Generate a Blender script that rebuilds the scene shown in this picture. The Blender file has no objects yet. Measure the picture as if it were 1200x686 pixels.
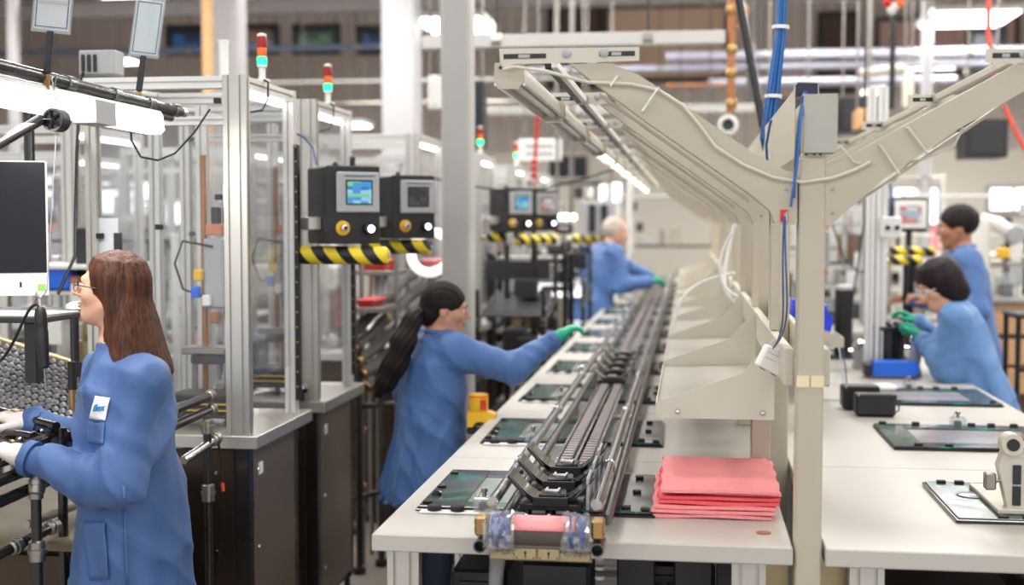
import bpy, math, random
import numpy as np
from mathutils import Vector, Matrix, Euler

# ------------------------------------------------------------------ camera, world, light
SC = bpy.context.scene
COL = SC.collection
FPX, CAM_H = 1500.0, 1.66
YAW = math.atan(206 / FPX)
PITCH = math.atan(81 / FPX * math.cos(YAW))
cam_d = bpy.data.cameras.new('camera')
cam = bpy.data.objects.new('camera', cam_d)
COL.objects.link(cam)
cam.location = (0, 0, CAM_H)
cam.rotation_euler = (math.pi / 2 - PITCH, 0, YAW)
cam_d.sensor_width = 36
cam_d.lens = FPX / 1200 * 36
cam_d.clip_end = 120
cam_d.dof.use_dof = True
cam_d.dof.focus_distance = 3.55
cam_d.dof.aperture_fstop = 1.9
SC.camera = cam
SC.view_settings.view_transform = 'Standard'
SC.view_settings.look = 'None'
SC.view_settings.gamma = 1
SC.view_settings.use_curve_mapping = False
SC.view_settings.exposure = 0.22
SC.cycles.max_bounces = 8
SC.cycles.transparent_max_bounces = 24
SC.cycles.use_denoising = True
SC.cycles.caustics_reflective = False
SC.cycles.caustics_refractive = False
SC.cycles.sample_clamp_indirect = 6

W = bpy.data.worlds.new('hall_ambient')
SC.world = W
W.use_nodes = True
W.node_tree.nodes['Background'].inputs[0].default_value = (0.93, 0.96, 1.0, 1)
W.node_tree.nodes['Background'].inputs[1].default_value = 1.3

def area(name, loc, sx, sy, power, rot=(0, 0, 0), color=(1, .985, .96)):
    l = bpy.data.lights.new(name, 'AREA'); l.shape = 'RECTANGLE'; l.size = sx; l.size_y = sy
    l.energy = power; l.color = color
    o = bpy.data.objects.new(name, l); COL.objects.link(o); o.location = loc; o.rotation_euler = rot
    return o
ROWS = {-1.0: 18, 2.6: 20, 6.2: 56, 9.8: 84, 13.4: 92, 17.0: 75}
LAMP_SPOTS = [(x, y) for y in ROWS for x in (-7.6, -4.5, -1.4, 1.7, 4.8, 7.9) if abs(x) < 5 or y > 6]
for lx, ly in LAMP_SPOTS:
    area('hall_lamp', (lx, ly, 4.78), 1.2, .6, ROWS[ly])
    if abs(lx) < 2 or ly > 12: area('added_uplight', (lx, ly, 4.98), 1.2, .6, 40 if ly > 12 else 26, (math.pi, 0, 0))  # upward fill lights, added to brighten the ceiling and upper walls

# ------------------------------------------------------------------ pixel frame -> world, at a real depth
_F = (-math.sin(YAW) * math.cos(PITCH), math.cos(YAW) * math.cos(PITCH), -math.sin(PITCH))
_R = (math.cos(YAW), math.sin(YAW), 0)
_U = (_R[1] * _F[2] - _R[2] * _F[1], _R[2] * _F[0] - _R[0] * _F[2], _R[0] * _F[1] - _R[1] * _F[0])
def at(u, v, Y):
    d = [_F[i] + _R[i] * (u - 600) / FPX + _U[i] * (343 - v) / FPX for i in range(3)]
    t = Y / d[1]
    return Vector((d[0] * t, Y, CAM_H + d[2] * t))

# ------------------------------------------------------------------ materials
def nd(nt, kind, **kw):
    n = nt.nodes.new(kind)
    for k, v in kw.items():
        if k.startswith('i_'):
            n.inputs[k[2:].replace('_', ' ')].default_value = v
        else:
            setattr(n, k, v)
    return n
def mat(name, col, rough=.5, metal=0., var=.06, scale=6., bump=0., bscale=60., stretch=(1, 1, 1), coat=0., emit=None, es=0., trans=0., alpha=1., spec=.5, sheen=0., col2=None, rvar=.08):
    m = bpy.data.materials.new(name); m.use_nodes = True
    nt = m.node_tree; b = nt.nodes['Principled BSDF']
    b.inputs['Metallic'].default_value = metal
    b.inputs['Coat Weight'].default_value = coat
    b.inputs['Specular IOR Level'].default_value = spec
    b.inputs['Transmission Weight'].default_value = trans
    b.inputs['Alpha'].default_value = alpha
    b.inputs['Sheen Weight'].default_value = sheen
    tc = nd(nt, 'ShaderNodeTexCoord'); mp = nd(nt, 'ShaderNodeMapping'); mp.inputs['Scale'].default_value = stretch
    nt.links.new(tc.outputs['Object'], mp.inputs[0])
    nz = nd(nt, 'ShaderNodeTexNoise'); nz.inputs['Scale'].default_value = scale; nz.inputs['Detail'].default_value = 5
    nt.links.new(mp.outputs[0], nz.inputs[0])
    cr = nd(nt, 'ShaderNodeValToRGB')
    c = Vector(col); lo = c * (1 - var); hi = c * (1 + var)
    if col2: hi = Vector(col2); lo = c
    cr.color_ramp.elements[0].position = .32; cr.color_ramp.elements[1].position = .68
    cr.color_ramp.elements[0].color = (*lo, 1); cr.color_ramp.elements[1].color = (*[min(1, x) for x in hi], 1)
    nt.links.new(nz.outputs[0], cr.inputs[0]); nt.links.new(cr.outputs[0], b.inputs['Base Color'])
    mr = nd(nt, 'ShaderNodeMapRange'); mr.inputs[3].default_value = max(.02, rough - rvar); mr.inputs[4].default_value = min(1, rough + rvar)
    nt.links.new(nz.outputs[0], mr.inputs[0]); nt.links.new(mr.outputs[0], b.inputs['Roughness'])
    if bump:
        n2 = nd(nt, 'ShaderNodeTexNoise'); n2.inputs['Scale'].default_value = bscale; n2.inputs['Detail'].default_value = 3
        nt.links.new(mp.outputs[0], n2.inputs[0])
        bp = nd(nt, 'ShaderNodeBump'); bp.inputs['Strength'].default_value = bump; bp.inputs['Distance'].default_value = .004
        nt.links.new(n2.outputs[0], bp.inputs['Height']); nt.links.new(bp.outputs[0], b.inputs['Normal'])
    if emit:
        b.inputs['Emission Color'].default_value = (*emit, 1); b.inputs['Emission Strength'].default_value = es
    return m
def s2l(r, g, b):
    f = lambda c: (c / 255 / 12.92) if c <= 10 else ((c / 255 + .055) / 1.055) ** 2.4
    return (f(r), f(g), f(b))

M = {}
M['laminate'] = mat('white_laminate', s2l(187, 182, 174), .36, var=.02, scale=3, bump=.02, stretch=(1, 8, 1))
M['laminate_edge'] = mat('laminate_edge', s2l(205, 200, 188), .5, var=.03)
M['beige'] = mat('beige_powder_coat', s2l(184, 174, 156), .45, var=.025, scale=4, bump=.06, bscale=400)
M['beige_lt'] = mat('pale_beige_sheet', s2l(202, 195, 180), .42, var=.02, scale=4, bump=.05, bscale=400)
M['alu'] = mat('anodised_aluminium', s2l(196, 192, 184), .34, .75, var=.04, scale=5, stretch=(1, 1, .15))
M['alu_white'] = mat('pale_aluminium', s2l(222, 220, 215), .4, .35, var=.03)
M['groove'] = mat('profile_groove', s2l(70, 68, 64), .6, .3)
M['steel'] = mat('brushed_steel', s2l(150, 145, 138), .33, .9, var=.1, scale=4, stretch=(1, 1, .1), rvar=.1)
M['cabinet_steel'] = mat('cabinet_steel_sheet', s2l(138, 124, 110), .3, .55, var=.1, scale=2.5)
M['brown_steel'] = mat('dark_steel_sheet', s2l(74, 62, 52), .35, .7, var=.12, scale=2.5)
M['chrome'] = mat('chrome_tube', s2l(205, 205, 208), .16, 1., var=.05, scale=8)
M['dark_chrome'] = mat('dark_plated_tube', s2l(120, 120, 124), .22, .95, var=.08)
M['black'] = mat('black_plastic', s2l(26, 26, 28), .42, var=.15, bump=.04, bscale=300)
M['black_gloss'] = mat('black_gloss', s2l(16, 17, 20), .14, var=.1, coat=.6)
M['black_pipe'] = mat('black_coated_pipe', s2l(30, 28, 27), .28, var=.1, coat=.3)
M['charcoal'] = mat('charcoal_enclosure', s2l(36, 35, 37), .5, var=.08)
M['rubber'] = mat('rubber', s2l(38, 36, 35), .8, var=.1)
M['brass'] = mat('brass_fitting', s2l(176, 140, 92), .35, .85, var=.1)
M['tan_metal'] = mat('yellow_zinc', s2l(172, 156, 120), .35, .8, var=.1)
M['white_pl'] = mat('white_plastic', s2l(232, 231, 226), .4, var=.02)
M['grey_pl'] = mat('grey_plastic', s2l(168, 169, 170), .42, var=.03)
M['column'] = mat('grey_column_paint', s2l(188, 186, 182), .5, var=.03, bump=.03)
M['blue_cable'] = mat('blue_cable', s2l(38, 100, 168), .4, var=.08)
M['navy_cable'] = mat('navy_cable', s2l(40, 78, 128), .4, var=.08)
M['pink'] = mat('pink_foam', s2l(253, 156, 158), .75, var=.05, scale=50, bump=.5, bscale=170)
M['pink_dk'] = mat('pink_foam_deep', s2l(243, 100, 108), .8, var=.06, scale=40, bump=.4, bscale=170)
M['blue_pl'] = mat('bright_blue_plastic', s2l(24, 104, 226), .42, var=.05)
M['yellow'] = mat('yellow_plastic', s2l(238, 186, 36), .4, var=.05)
M['red'] = mat('red_plastic', s2l(205, 44, 38), .4, var=.05)
M['orange'] = mat('orange_lens', s2l(240, 110, 30), .35, var=.05, emit=s2l(240, 90, 20), es=.03)
M['red_lens'] = mat('red_lens', s2l(160, 24, 20), .35, var=.05, emit=s2l(200, 20, 16), es=.02)
M['green_led'] = mat('green_led', s2l(40, 240, 160), .35, var=.02, emit=s2l(20, 255, 120), es=4.0)
M['white_led'] = mat('white_led', (1, 1, 1), .4, var=0, emit=(.9, .97, 1), es=4.0)
M['lamp'] = mat('lamp_diffuser', (1, 1, 1), .5, var=0, emit=(1, .97, .92), es=7.0)
M['tube_lit'] = mat('fluorescent_tube', (1, 1, 1), .5, var=0, emit=(1, .99, .97), es=5.0)
M['tube_dim'] = mat('unlit_tube', s2l(225, 226, 228), .2, var=.02)
M['copper'] = mat('orange_brown_pipe', s2l(168, 112, 70), .45, .4, var=.1)
M['cloth'] = None
M['tape'] = mat('masking_tape', s2l(232, 214, 178), .7, var=.04)
M['paper'] = mat('paper', s2l(236, 236, 238), .8, var=.02)
M['wood'] = mat('plywood', s2l(210, 164, 116), .6, var=.1, scale=4, stretch=(.2, 1, 6))
M['olive'] = mat('olive_board', s2l(112, 100, 74), .55, var=.2, scale=5, stretch=(.3, 1, 1))
M['grey_blob'] = mat('soot_grey_hose', s2l(92, 88, 84), .7, var=.2, bump=.3)
M['concrete'] = mat('painted_concrete', s2l(150, 142, 132), .3, var=.12, scale=1.2, bump=.02)
M['skin_light'] = mat('skin_light', s2l(222, 170, 142), .5, var=.05, scale=30, spec=.4)
M['skin_tan'] = mat('skin_tan', s2l(200, 148, 118), .5, var=.05, scale=30, spec=.4)
M['skin_brown'] = mat('skin_brown', s2l(168, 116, 88), .5, var=.05, scale=30, spec=.4)
M['lips'] = mat('lips', s2l(190, 98, 92), .4, var=.05)
M['eye'] = mat('eye_white', s2l(228, 224, 220), .2, var=.02)
M['iris'] = mat('eye_iris', s2l(48, 34, 26), .15, var=.1)
M['glove'] = mat('green_nitrile_glove', s2l(18, 160, 124), .45, var=.06, scale=30, bump=.2, bscale=60)
M['glove_white'] = mat('white_knit_glove', s2l(226, 214, 208), .85, var=.05, bump=.4, bscale=240)
M['trousers'] = mat('dark_trousers', s2l(34, 40, 66), .8, var=.1)
M['shoe'] = mat('black_shoe', s2l(24, 24, 26), .5, var=.1)
def hair_mat(name, c1, c2):
    m = mat(name, c1, .58, var=0, scale=9, stretch=(14, 14, .7), col2=c2, bump=.9, bscale=14, spec=.25)
    return m
M['hair_brown'] = hair_mat('hair_brown', s2l(40, 24, 17), s2l(98, 56, 36))
M['hair_black'] = hair_mat('hair_black', s2l(12, 9, 9), s2l(38, 28, 25))
M['hair_bob'] = hair_mat('hair_bob', s2l(16, 11, 14), s2l(44, 30, 37))
M['hair_grey'] = hair_mat('hair_grey', s2l(176, 160, 146), s2l(214, 204, 196))
def coat_mat(name, c):
    m = mat(name, s2l(*c), .6, var=.1, scale=5, bump=.6, bscale=11, sheen=.1)
    return m
M['coat_a'] = coat_mat('blue_coat_cloth', (62, 94, 146))
M['coat_b'] = coat_mat('blue_coat_cloth_light', (72, 108, 164))
M['coat_c'] = coat_mat('blue_coat_cloth_pale', (86, 128, 180))

def clear(name, tint=(.96, .97, .98), gloss=.09, haze=0.0):
    m = bpy.data.materials.new(name); m.use_nodes = True; nt = m.node_tree; nt.nodes.clear()
    out = nd(nt, 'ShaderNodeOutputMaterial'); tr = nd(nt, 'ShaderNodeBsdfTransparent'); tr.inputs[0].default_value = (*tint, 1)
    gl = nd(nt, 'ShaderNodeBsdfGlossy'); gl.inputs['Roughness'].default_value = .08
    df = nd(nt, 'ShaderNodeBsdfDiffuse'); df.inputs[0].default_value = (.9, .91, .92, 1)
    fw = nd(nt, 'ShaderNodeLayerWeight'); fw.inputs[0].default_value = .5; fr = nd(nt, 'ShaderNodeMath', operation='POWER'); fr.inputs[1].default_value = 5; nt.links.new(fw.outputs['Facing'], fr.inputs[0])
    ad = nd(nt, 'ShaderNodeMath', operation='ADD'); ad.inputs[1].default_value = gloss * .4
    mx = nd(nt, 'ShaderNodeMixShader'); m2 = nd(nt, 'ShaderNodeMixShader')
    nz = nd(nt, 'ShaderNodeTexNoise'); nz.inputs['Scale'].default_value = 3
    mr = nd(nt, 'ShaderNodeMapRange'); mr.inputs[3].default_value = 0; mr.inputs[4].default_value = haze * 2
    nt.links.new(nz.outputs[0], mr.inputs[0])
    nt.links.new(fr.outputs[0], ad.inputs[0]); nt.links.new(ad.outputs[0], mx.inputs[0])
    nt.links.new(tr.outputs[0], mx.inputs[1]); nt.links.new(gl.outputs[0], mx.inputs[2])
    nt.links.new(mr.outputs[0], m2.inputs[0]); nt.links.new(mx.outputs[0], m2.inputs[1]); nt.links.new(df.outputs[0], m2.inputs[2])
    nt.links.new(m2.outputs[0], out.inputs[0])
    return m
M['acrylic'] = clear('acrylic_panel', (.975, .98, .985), .03, .02)
M['clear_pl'] = clear('clear_plastic', (.9, .92, .92), .2, .12)
M['wrap'] = clear('plastic_wrap', (.93, .94, .96), .5, .1)
M['blue_film'] = clear('blue_film', (.25, .4, .8), .3, .1)

def stripe_mat():
    m = mat('hazard_stripe_wrap', s2l(28, 28, 28), .45); nt = m.node_tree; b = nt.nodes['Principled BSDF']
    tc = nd(nt, 'ShaderNodeTexCoord'); sp = nd(nt, 'ShaderNodeSeparateXYZ'); nt.links.new(tc.outputs['Object'], sp.inputs[0])
    a = nd(nt, 'ShaderNodeMath', operation='MULTIPLY_ADD'); a.inputs[1].default_value = .8
    nt.links.new(sp.outputs[2], a.inputs[0]); nt.links.new(sp.outputs[0], a.inputs[2])
    c = nd(nt, 'ShaderNodeMath', operation='MULTIPLY'); c.inputs[1].default_value = 1 / .1; nt.links.new(a.outputs[0], c.inputs[0])
    f = nd(nt, 'ShaderNodeMath', operation='FRACT'); nt.links.new(c.outputs[0], f.inputs[0])
    g = nd(nt, 'ShaderNodeMath', operation='GREATER_THAN'); g.inputs[1].default_value = .5; nt.links.new(f.outputs[0], g.inputs[0])
    mx = nd(nt, 'ShaderNodeMix', data_type='RGBA'); mx.inputs[6].default_value = (*s2l(24, 24, 26), 1); mx.inputs[7].default_value = (*s2l(236, 208, 50), 1)
    nt.links.new(g.outputs[0], mx.inputs[0]); nt.links.new(mx.outputs[2], b.inputs['Base Color'])
    return m
M['hazard'] = stripe_mat()
def foil_mat():   # dark protective film on the glass panels, greenish highlights painted into its colour
    m = mat('dark_film', s2l(44, 46, 50), .2, .0, spec=.6); nt = m.node_tree; b = nt.nodes['Principled BSDF']
    tc = nd(nt, 'ShaderNodeTexCoord'); nz = nd(nt, 'ShaderNodeTexNoise'); nz.inputs['Scale'].default_value = 2.6; nz.inputs['Distortion'].default_value = 1.6; nz.inputs['Detail'].default_value = 1
    nt.links.new(tc.outputs['Object'], nz.inputs[0])
    cr = nd(nt, 'ShaderNodeValToRGB'); e = cr.color_ramp.elements
    e[0].position = .40; e[0].color = (*s2l(48, 48, 52), 1); e[1].position = .62; e[1].color = (*s2l(70, 72, 76), 1)
    for p, c in ((.50, (60, 62, 64)), (.53, (14, 96, 70)), (.55, (40, 130, 96)), (.57, (62, 58, 78))):
        x = e.new(p); x.color = (*s2l(*c), 1)
    nt.links.new(nz.outputs[0], cr.inputs[0]); nt.links.new(cr.outputs[0], b.inputs['Base Color'])
    bp = nd(nt, 'ShaderNodeBump'); bp.inputs['Strength'].default_value = .3; bp.inputs['Distance'].default_value = .02
    n2 = nd(nt, 'ShaderNodeTexNoise'); n2.inputs['Scale'].default_value = 5; n2.inputs['Distortion'].default_value = .6; n2.inputs['Detail'].default_value = 0; nt.links.new(tc.outputs['Object'], n2.inputs[0])
    nt.links.new(n2.outputs[0], bp.inputs['Height']); nt.links.new(bp.outputs[0], b.inputs['Normal'])
    return m
M['film'] = foil_mat()
def mesh_mat():
    m = mat('fine_grid_glass', s2l(96, 104, 98), .35, .2); nt = m.node_tree; b = nt.nodes['Principled BSDF']
    tc = nd(nt, 'ShaderNodeTexCoord'); vo = nd(nt, 'ShaderNodeTexVoronoi'); vo.inputs['Scale'].default_value = 130; vo.inputs['Randomness'].default_value = 0
    nt.links.new(tc.outputs['Object'], vo.inputs[0])
    cr = nd(nt, 'ShaderNodeValToRGB'); e = cr.color_ramp.elements
    e[0].position = .2; e[0].color = (*s2l(48, 60, 54), 1); e[1].position = .6; e[1].color = (*s2l(112, 124, 114), 1)
    nt.links.new(vo.outputs[0], cr.inputs[0]); nt.links.new(cr.outputs[0], b.inputs['Base Color'])
    return m
M['grid_glass'] = mesh_mat()
def screen_mat(name, cols, sx=6, sy=5, es=.9):
    m = mat(name, (0.02, .02, .03), .2); nt = m.node_tree; b = nt.nodes['Principled BSDF']
    tc = nd(nt, 'ShaderNodeTexCoord'); mp = nd(nt, 'ShaderNodeMapping'); mp.inputs['Scale'].default_value = (sx, 1, sy)
    nt.links.new(tc.outputs['Generated'], mp.inputs[0])
    vo = nd(nt, 'ShaderNodeTexVoronoi', distance='CHEBYCHEV'); vo.inputs['Scale'].default_value = 1; vo.inputs['Randomness'].default_value = .35
    nt.links.new(mp.outputs[0], vo.inputs[0])
    sp = nd(nt, 'ShaderNodeSeparateColor'); nt.links.new(vo.outputs['Color'], sp.inputs[0])
    cr = nd(nt, 'ShaderNodeValToRGB'); cr.color_ramp.interpolation = 'CONSTANT'; e = cr.color_ramp.elements
    e[0].position = 0; e[0].color = (*s2l(*cols[0]), 1); e[1].position = 1 / len(cols); e[1].color = (*s2l(*cols[1]), 1)
    for i in range(2, len(cols)):
        x = e.new(i / len(cols)); x.color = (*s2l(*cols[i]), 1)
    nt.links.new(sp.outputs[0], cr.inputs[0]); nt.links.new(cr.outputs[0], b.inputs['Emission Color']); b.inputs['Emission Strength'].default_value = es
    return m
M['screen_blue'] = screen_mat('screen_blue', [(60, 150, 215), (30, 120, 200), (150, 205, 235), (60, 150, 215), (120, 205, 160)], 3, 6, .8)
M['screen_dark'] = screen_mat('screen_dark', [(70, 68, 68), (95, 90, 86), (60, 58, 60)], 3, 3, .35)
M['screen_off'] = mat('screen_off', s2l(20, 17, 24), .22, var=.2, scale=2, spec=.3)
M['screen_green'] = screen_mat('wall_screen_green', [(60, 100, 60), (80, 120, 80), (50, 70, 60)], 3, 2, .4)
M['screen_navy'] = screen_mat('wall_screen_navy', [(30, 50, 90), (40, 90, 140), (24, 36, 60)], 2, 2, .4)
M['screen_mix'] = screen_mat('wall_screen_mixed', [(110, 60, 50), (60, 90, 100), (40, 50, 60), (130, 90, 70)], 3, 2, .4)
M['screen_pale'] = screen_mat('screen_pale', [(220, 224, 226), (236, 236, 236), (216, 130, 110), (180, 190, 200)], 2, 4, .7)

# ------------------------------------------------------------------ mesh builder
class MB:
    def __init__(s): s.v = []; s.f = []
    def add(s, vs, fs):
        n = len(s.v); s.v += [tuple(v) for v in vs]; s.f += [tuple(i + n for i in f) for f in fs]; return s
    def box(s, c, d, rot=None, bev=0.):
        hx, hy, hz = d[0] / 2, d[1] / 2, d[2] / 2; c = Vector(c)
        R = rot if isinstance(rot, Matrix) else (Euler(rot).to_matrix() if rot else None)
        if bev <= 0:
            vs = [Vector((x, y, z)) for x in (-hx, hx) for y in (-hy, hy) for z in (-hz, hz)]
            fs = [(0, 1, 3, 2), (4, 6, 7, 5), (0, 4, 5, 1), (2, 3, 7, 6), (0, 2, 6, 4), (1, 5, 7, 3)]
        else:
            b = min(bev, hx * .9, hy * .9, hz * .9); vs = []; idx = {}
            for sx in (-1, 1):
                for sy in (-1, 1):
                    for sz in (-1, 1):
                        for a in range(3):
                            p = [sx * (hx - b), sy * (hy - b), sz * (hz - b)]
                            p[a] = (sx * hx, sy * hy, sz * hz)[a]
                            idx[(sx, sy, sz, a)] = len(vs); vs.append(Vector(p))
            fs = []
            for a in range(3):
                o = [i for i in range(3) if i != a]
                for sg in (-1, 1):
                    q = []
                    for (p1, p2) in ((-1, -1), (1, -1), (1, 1), (-1, 1)):
                        k = [0, 0, 0]; k[a] = sg; k[o[0]] = p1; k[o[1]] = p2; q.append(idx[(*k, a)])
                    if (sg > 0) != (a != 1): q.reverse()
                    fs.append(q)
            for a in range(3):      # edges along axis a
                o = [i for i in range(3) if i != a]
                for p1 in (-1, 1):
                    for p2 in (-1, 1):
                        k0 = [0, 0, 0]; k0[a] = -1; k0[o[0]] = p1; k0[o[1]] = p2; k1 = list(k0); k1[a] = 1
                        q = [idx[(*k0, o[0])], idx[(*k1, o[0])], idx[(*k1, o[1])], idx[(*k0, o[1])]]
                        fs.append(q)
            for sx in (-1, 1):
                for sy in (-1, 1):
                    for sz in (-1, 1): fs.append([idx[(sx, sy, sz, a)] for a in range(3)])
            # orient outward
            nf = []
            for f in fs:
                ct = sum((vs[i] for i in f), Vector()) / len(f); n = (vs[f[1]] - vs[f[0]]).cross(vs[f[2]] - vs[f[1]])
                nf.append(f if n.dot(ct) > 0 else f[::-1])
            fs = nf
        if R is not None: vs = [R @ v for v in vs]
        return s.add([v + c for v in vs], fs)
    def b2(s, x0, x1, y0, y1, z0, z1, bev=0.):
        return s.box(((x0 + x1) / 2, (y0 + y1) / 2, (z0 + z1) / 2), (abs(x1 - x0), abs(y1 - y0), abs(z1 - z0)), None, bev)
    def path(s, pts, r, n=8, closed=False, caps=True):
        pts = [Vector(p) for p in pts]; m = len(pts)
        rs = r if isinstance(r, (list, tuple)) else [r] * m
        T = []
        for i in range(m):
            a = pts[(i - 1) % m] if (closed or i > 0) else pts[i]; b = pts[(i + 1) % m] if (closed or i < m - 1) else pts[i]
            T.append((b - a).normalized())
        u = T[0].orthogonal().normalized(); vs = []
        for i in range(m):
            if i: u = (u - T[i] * u.dot(T[i])).normalized()
            w = T[i].cross(u)
            for k in range(n):
                a = 2 * math.pi * k / n; vs.append(pts[i] + (u * math.cos(a) + w * math.sin(a)) * rs[i])
        fs = []
        for i in range(m if closed else m - 1):
            j = (i + 1) % m
            for k in range(n): fs.append((i * n + k, i * n + (k + 1) % n, j * n + (k + 1) % n, j * n + k))
        if caps and not closed: fs.append(tuple(range(n))[::-1]); fs.append(tuple((m - 1) * n + k for k in range(n)))
        return s.add(vs, fs)
    def tube(s, a, b, r, n=12): return s.path([a, b], r, n)
    def pipe(s, a, b, r, t=.003, n=14):        # open pipe with a real bore
        a, b = Vector(a), Vector(b); d = (b - a)
        L = d.length; return s.lathe([(r, 0), (r, L), (r - t, L), (r - t, 0)], a, d, n, True)
    def lathe(s, prof, o, axis=(0, 0, 1), n=16, closed=False):
        o = Vector(o); ax = Vector(axis).normalized(); u = ax.orthogonal().normalized(); w = ax.cross(u); vs = []; m = len(prof)
        for (r, z) in prof:
            for k in range(n):
                a = 2 * math.pi * k / n; vs.append(o + ax * z + (u * math.cos(a) + w * math.sin(a)) * max(r, 1e-5))
        fs = []
        for i in range(m if closed else m - 1):
            j = (i + 1) % m
            for k in range(n): fs.append((i * n + k, i * n + (k + 1) % n, j * n + (k + 1) % n, j * n + k))
        if not closed:
            fs.append(tuple(range(n))[::-1]); fs.append(tuple((m - 1) * n + k for k in range(n)))
        return s.add(vs, fs)
    def prism(s, pts, ext):
        pts = [Vector(p) for p in pts]; e = Vector(ext); n = len(pts)
        nrm = Vector()
        for i in range(n): nrm += pts[i].cross(pts[(i + 1) % n])
        if nrm.dot(e) > 0: pts = pts[::-1]
        return s.add(pts + [p + e for p in pts], [tuple(range(n)), tuple(range(2 * n - 1, n - 1, -1))] + [(i, i + n, (i + 1) % n + n, (i + 1) % n) for i in range(n)])
    def alu(s, a, b, w=.04, h=.04, wdir=(1, 0, 0), slots=None):   # slotted extrusion from a to b; w along wdir
        a, b = Vector(a), Vector(b); ax = (b - a).normalized(); u = Vector(wdir); u = (u - ax * u.dot(ax)).normalized(); q = ax.cross(u)
        g, dp = .0085, .009
        def side(L):
            k = max(1, round(L / .042)); o = []
            for i in range(k):
                c = -L / 2 + L * (i + .5) / k; o += [(c - g / 2, 0), (c - g / 2, dp), (c + g / 2, dp), (c + g / 2, 0)]
            return o
        P = []
        P.append((-w / 2, -h / 2)); P += [(t, -h / 2 + d) for t, d in side(w)]
        P.append((w / 2, -h / 2)); P += [(w / 2 - d, t) for t, d in side(h)]
        P.append((w / 2, h / 2)); P += [(-t, h / 2 - d) for t, d in side(w)]
        P.append((-w / 2, h / 2)); P += [(-w / 2 + d, -t) for t, d in side(h)]
        return s.prism([a + u * x + q * y for x, y in P], b - a)
    def build(s, name, m, parent=None, origin=None, kind=None, label=None, sharp=35, loc=None, rel=None):
        me = bpy.data.meshes.new(name)
        vs = s.v
        if rel is None and parent is not None and parent.parent is None and parent.get('_w'): rel = parent.location
        if rel is None and parent is not None and parent.parent is not None and parent.parent.get('_w'): rel = parent.parent.location
        if rel is not None: vs = [(v[0] - rel[0], v[1] - rel[1], v[2] - rel[2]) for v in vs]
        if origin is not None: vs = [(v[0] - origin[0], v[1] - origin[1], v[2] - origin[2]) for v in vs]
        me.from_pydata(vs, [], s.f); me.materials.append(m); me.validate()
        me.shade_smooth(); me.set_sharp_from_angle(angle=math.radians(sharp))
        o = bpy.data.objects.new(name, me); COL.objects.link(o)
        if parent: o.parent = parent
        if origin is not None: o.location = origin
        if loc is not None: o.location = loc
        if kind: o['kind'] = kind
        if label: o['label'] = label
        return o
def tag(o, label, cat, group=None):
    o['label'] = label; o['category'] = cat
    if group: o['group'] = group
    return o
def thing(name, label, cat, loc=(0, 0, 0), rz=0, group=None):
    o = bpy.data.objects.new(name, None); COL.objects.link(o); o.location = loc; o.rotation_euler = (0, 0, rz)
    o.empty_display_size = .05
    return tag(o, label, cat, group)
def wthing(name, label, cat, loc, group=None):    # thing whose parts are given in world coordinates
    o = thing(name, label, cat, loc, 0, group); o['_w'] = 1; return o
def dup(root, loc=None, rz=None, label=None):
    r = root.copy(); COL.objects.link(r)
    if loc is not None: r.location = loc
    if rz is not None: r.rotation_euler = (0, 0, rz)
    if label: r['label'] = label
    for ch in list(root.children):
        c = ch.copy(); COL.objects.link(c); c.parent = r
        for g in list(ch.children):
            d = g.copy(); COL.objects.link(d); d.parent = c
    return r
def struct(o): o['kind'] = 'structure'; return o
ORD = ['first', 'second', 'third', 'fourth', 'fifth', 'sixth', 'seventh', 'eighth', 'ninth', 'tenth', 'eleventh', 'twelfth', 'thirteenth', 'fourteenth', 'fifteenth', 'sixteenth', 'seventeenth', 'eighteenth', 'nineteenth', 'twentieth']
def bez(p0, p1, p2, p3, n=14):
    p0, p1, p2, p3 = map(Vector, (p0, p1, p2, p3)); o = []
    for i in range(n + 1):
        t = i / n; o.append(p0 * (1 - t) ** 3 + p1 * 3 * t * (1 - t) ** 2 + p2 * 3 * t * t * (1 - t) + p3 * t ** 3)
    return o
def text(body, size, loc, rot, m, parent, name='lettering', ext=.0004, shear=0):
    c = bpy.data.curves.new(name, 'FONT'); c.body = body; c.size = size; c.extrude = ext; c.align_x = 'CENTER'; c.align_y = 'CENTER'; c.shear = shear
    c.materials.append(m); t0 = bpy.data.objects.new(name, c); me = bpy.data.meshes.new_from_object(t0); bpy.data.objects.remove(t0); o = bpy.data.objects.new(name, me); COL.objects.link(o); o.parent = parent; o.location = loc; o.rotation_euler = rot
    return o
rnd = random.Random(7)
# ------------------------------------------------------------------ the hall
hall_x0, hall_x1, hall_y1, hall_h = -13.0, 13.0, 25.0, 6.6
M['wall'] = mat('corrugated_wall_paint', s2l(206, 196, 190), .6, var=.06, scale=.6)
M['wall_trim'] = mat('wall_column_paint', s2l(176, 174, 176), .5, var=.03)
M['ceil'] = mat('ceiling_paint', s2l(150, 146, 144), .8, var=.1)
struct(MB().b2(hall_x0, hall_x1, -4, hall_y1, -.2, 0).build('floor', M['concrete']))
struct(MB().b2(hall_x0, hall_x1, -4, hall_y1, hall_h, hall_h + .2).build('ceiling', M['ceil']))
struct(MB().b2(hall_x0 - .2, hall_x0, -4, hall_y1, 0, hall_h).build('wall_left', M['wall']))
struct(MB().b2(hall_x1, hall_x1 + .2, -4, hall_y1, 0, hall_h).build('wall_right', M['wall']))
wb = struct(MB().b2(hall_x0, hall_x1, hall_y1, hall_y1 + .2, 0, hall_h).build('wall_back', M['wall']))
x = hall_x0 + .2; i = 0
ribmesh = None
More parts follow.
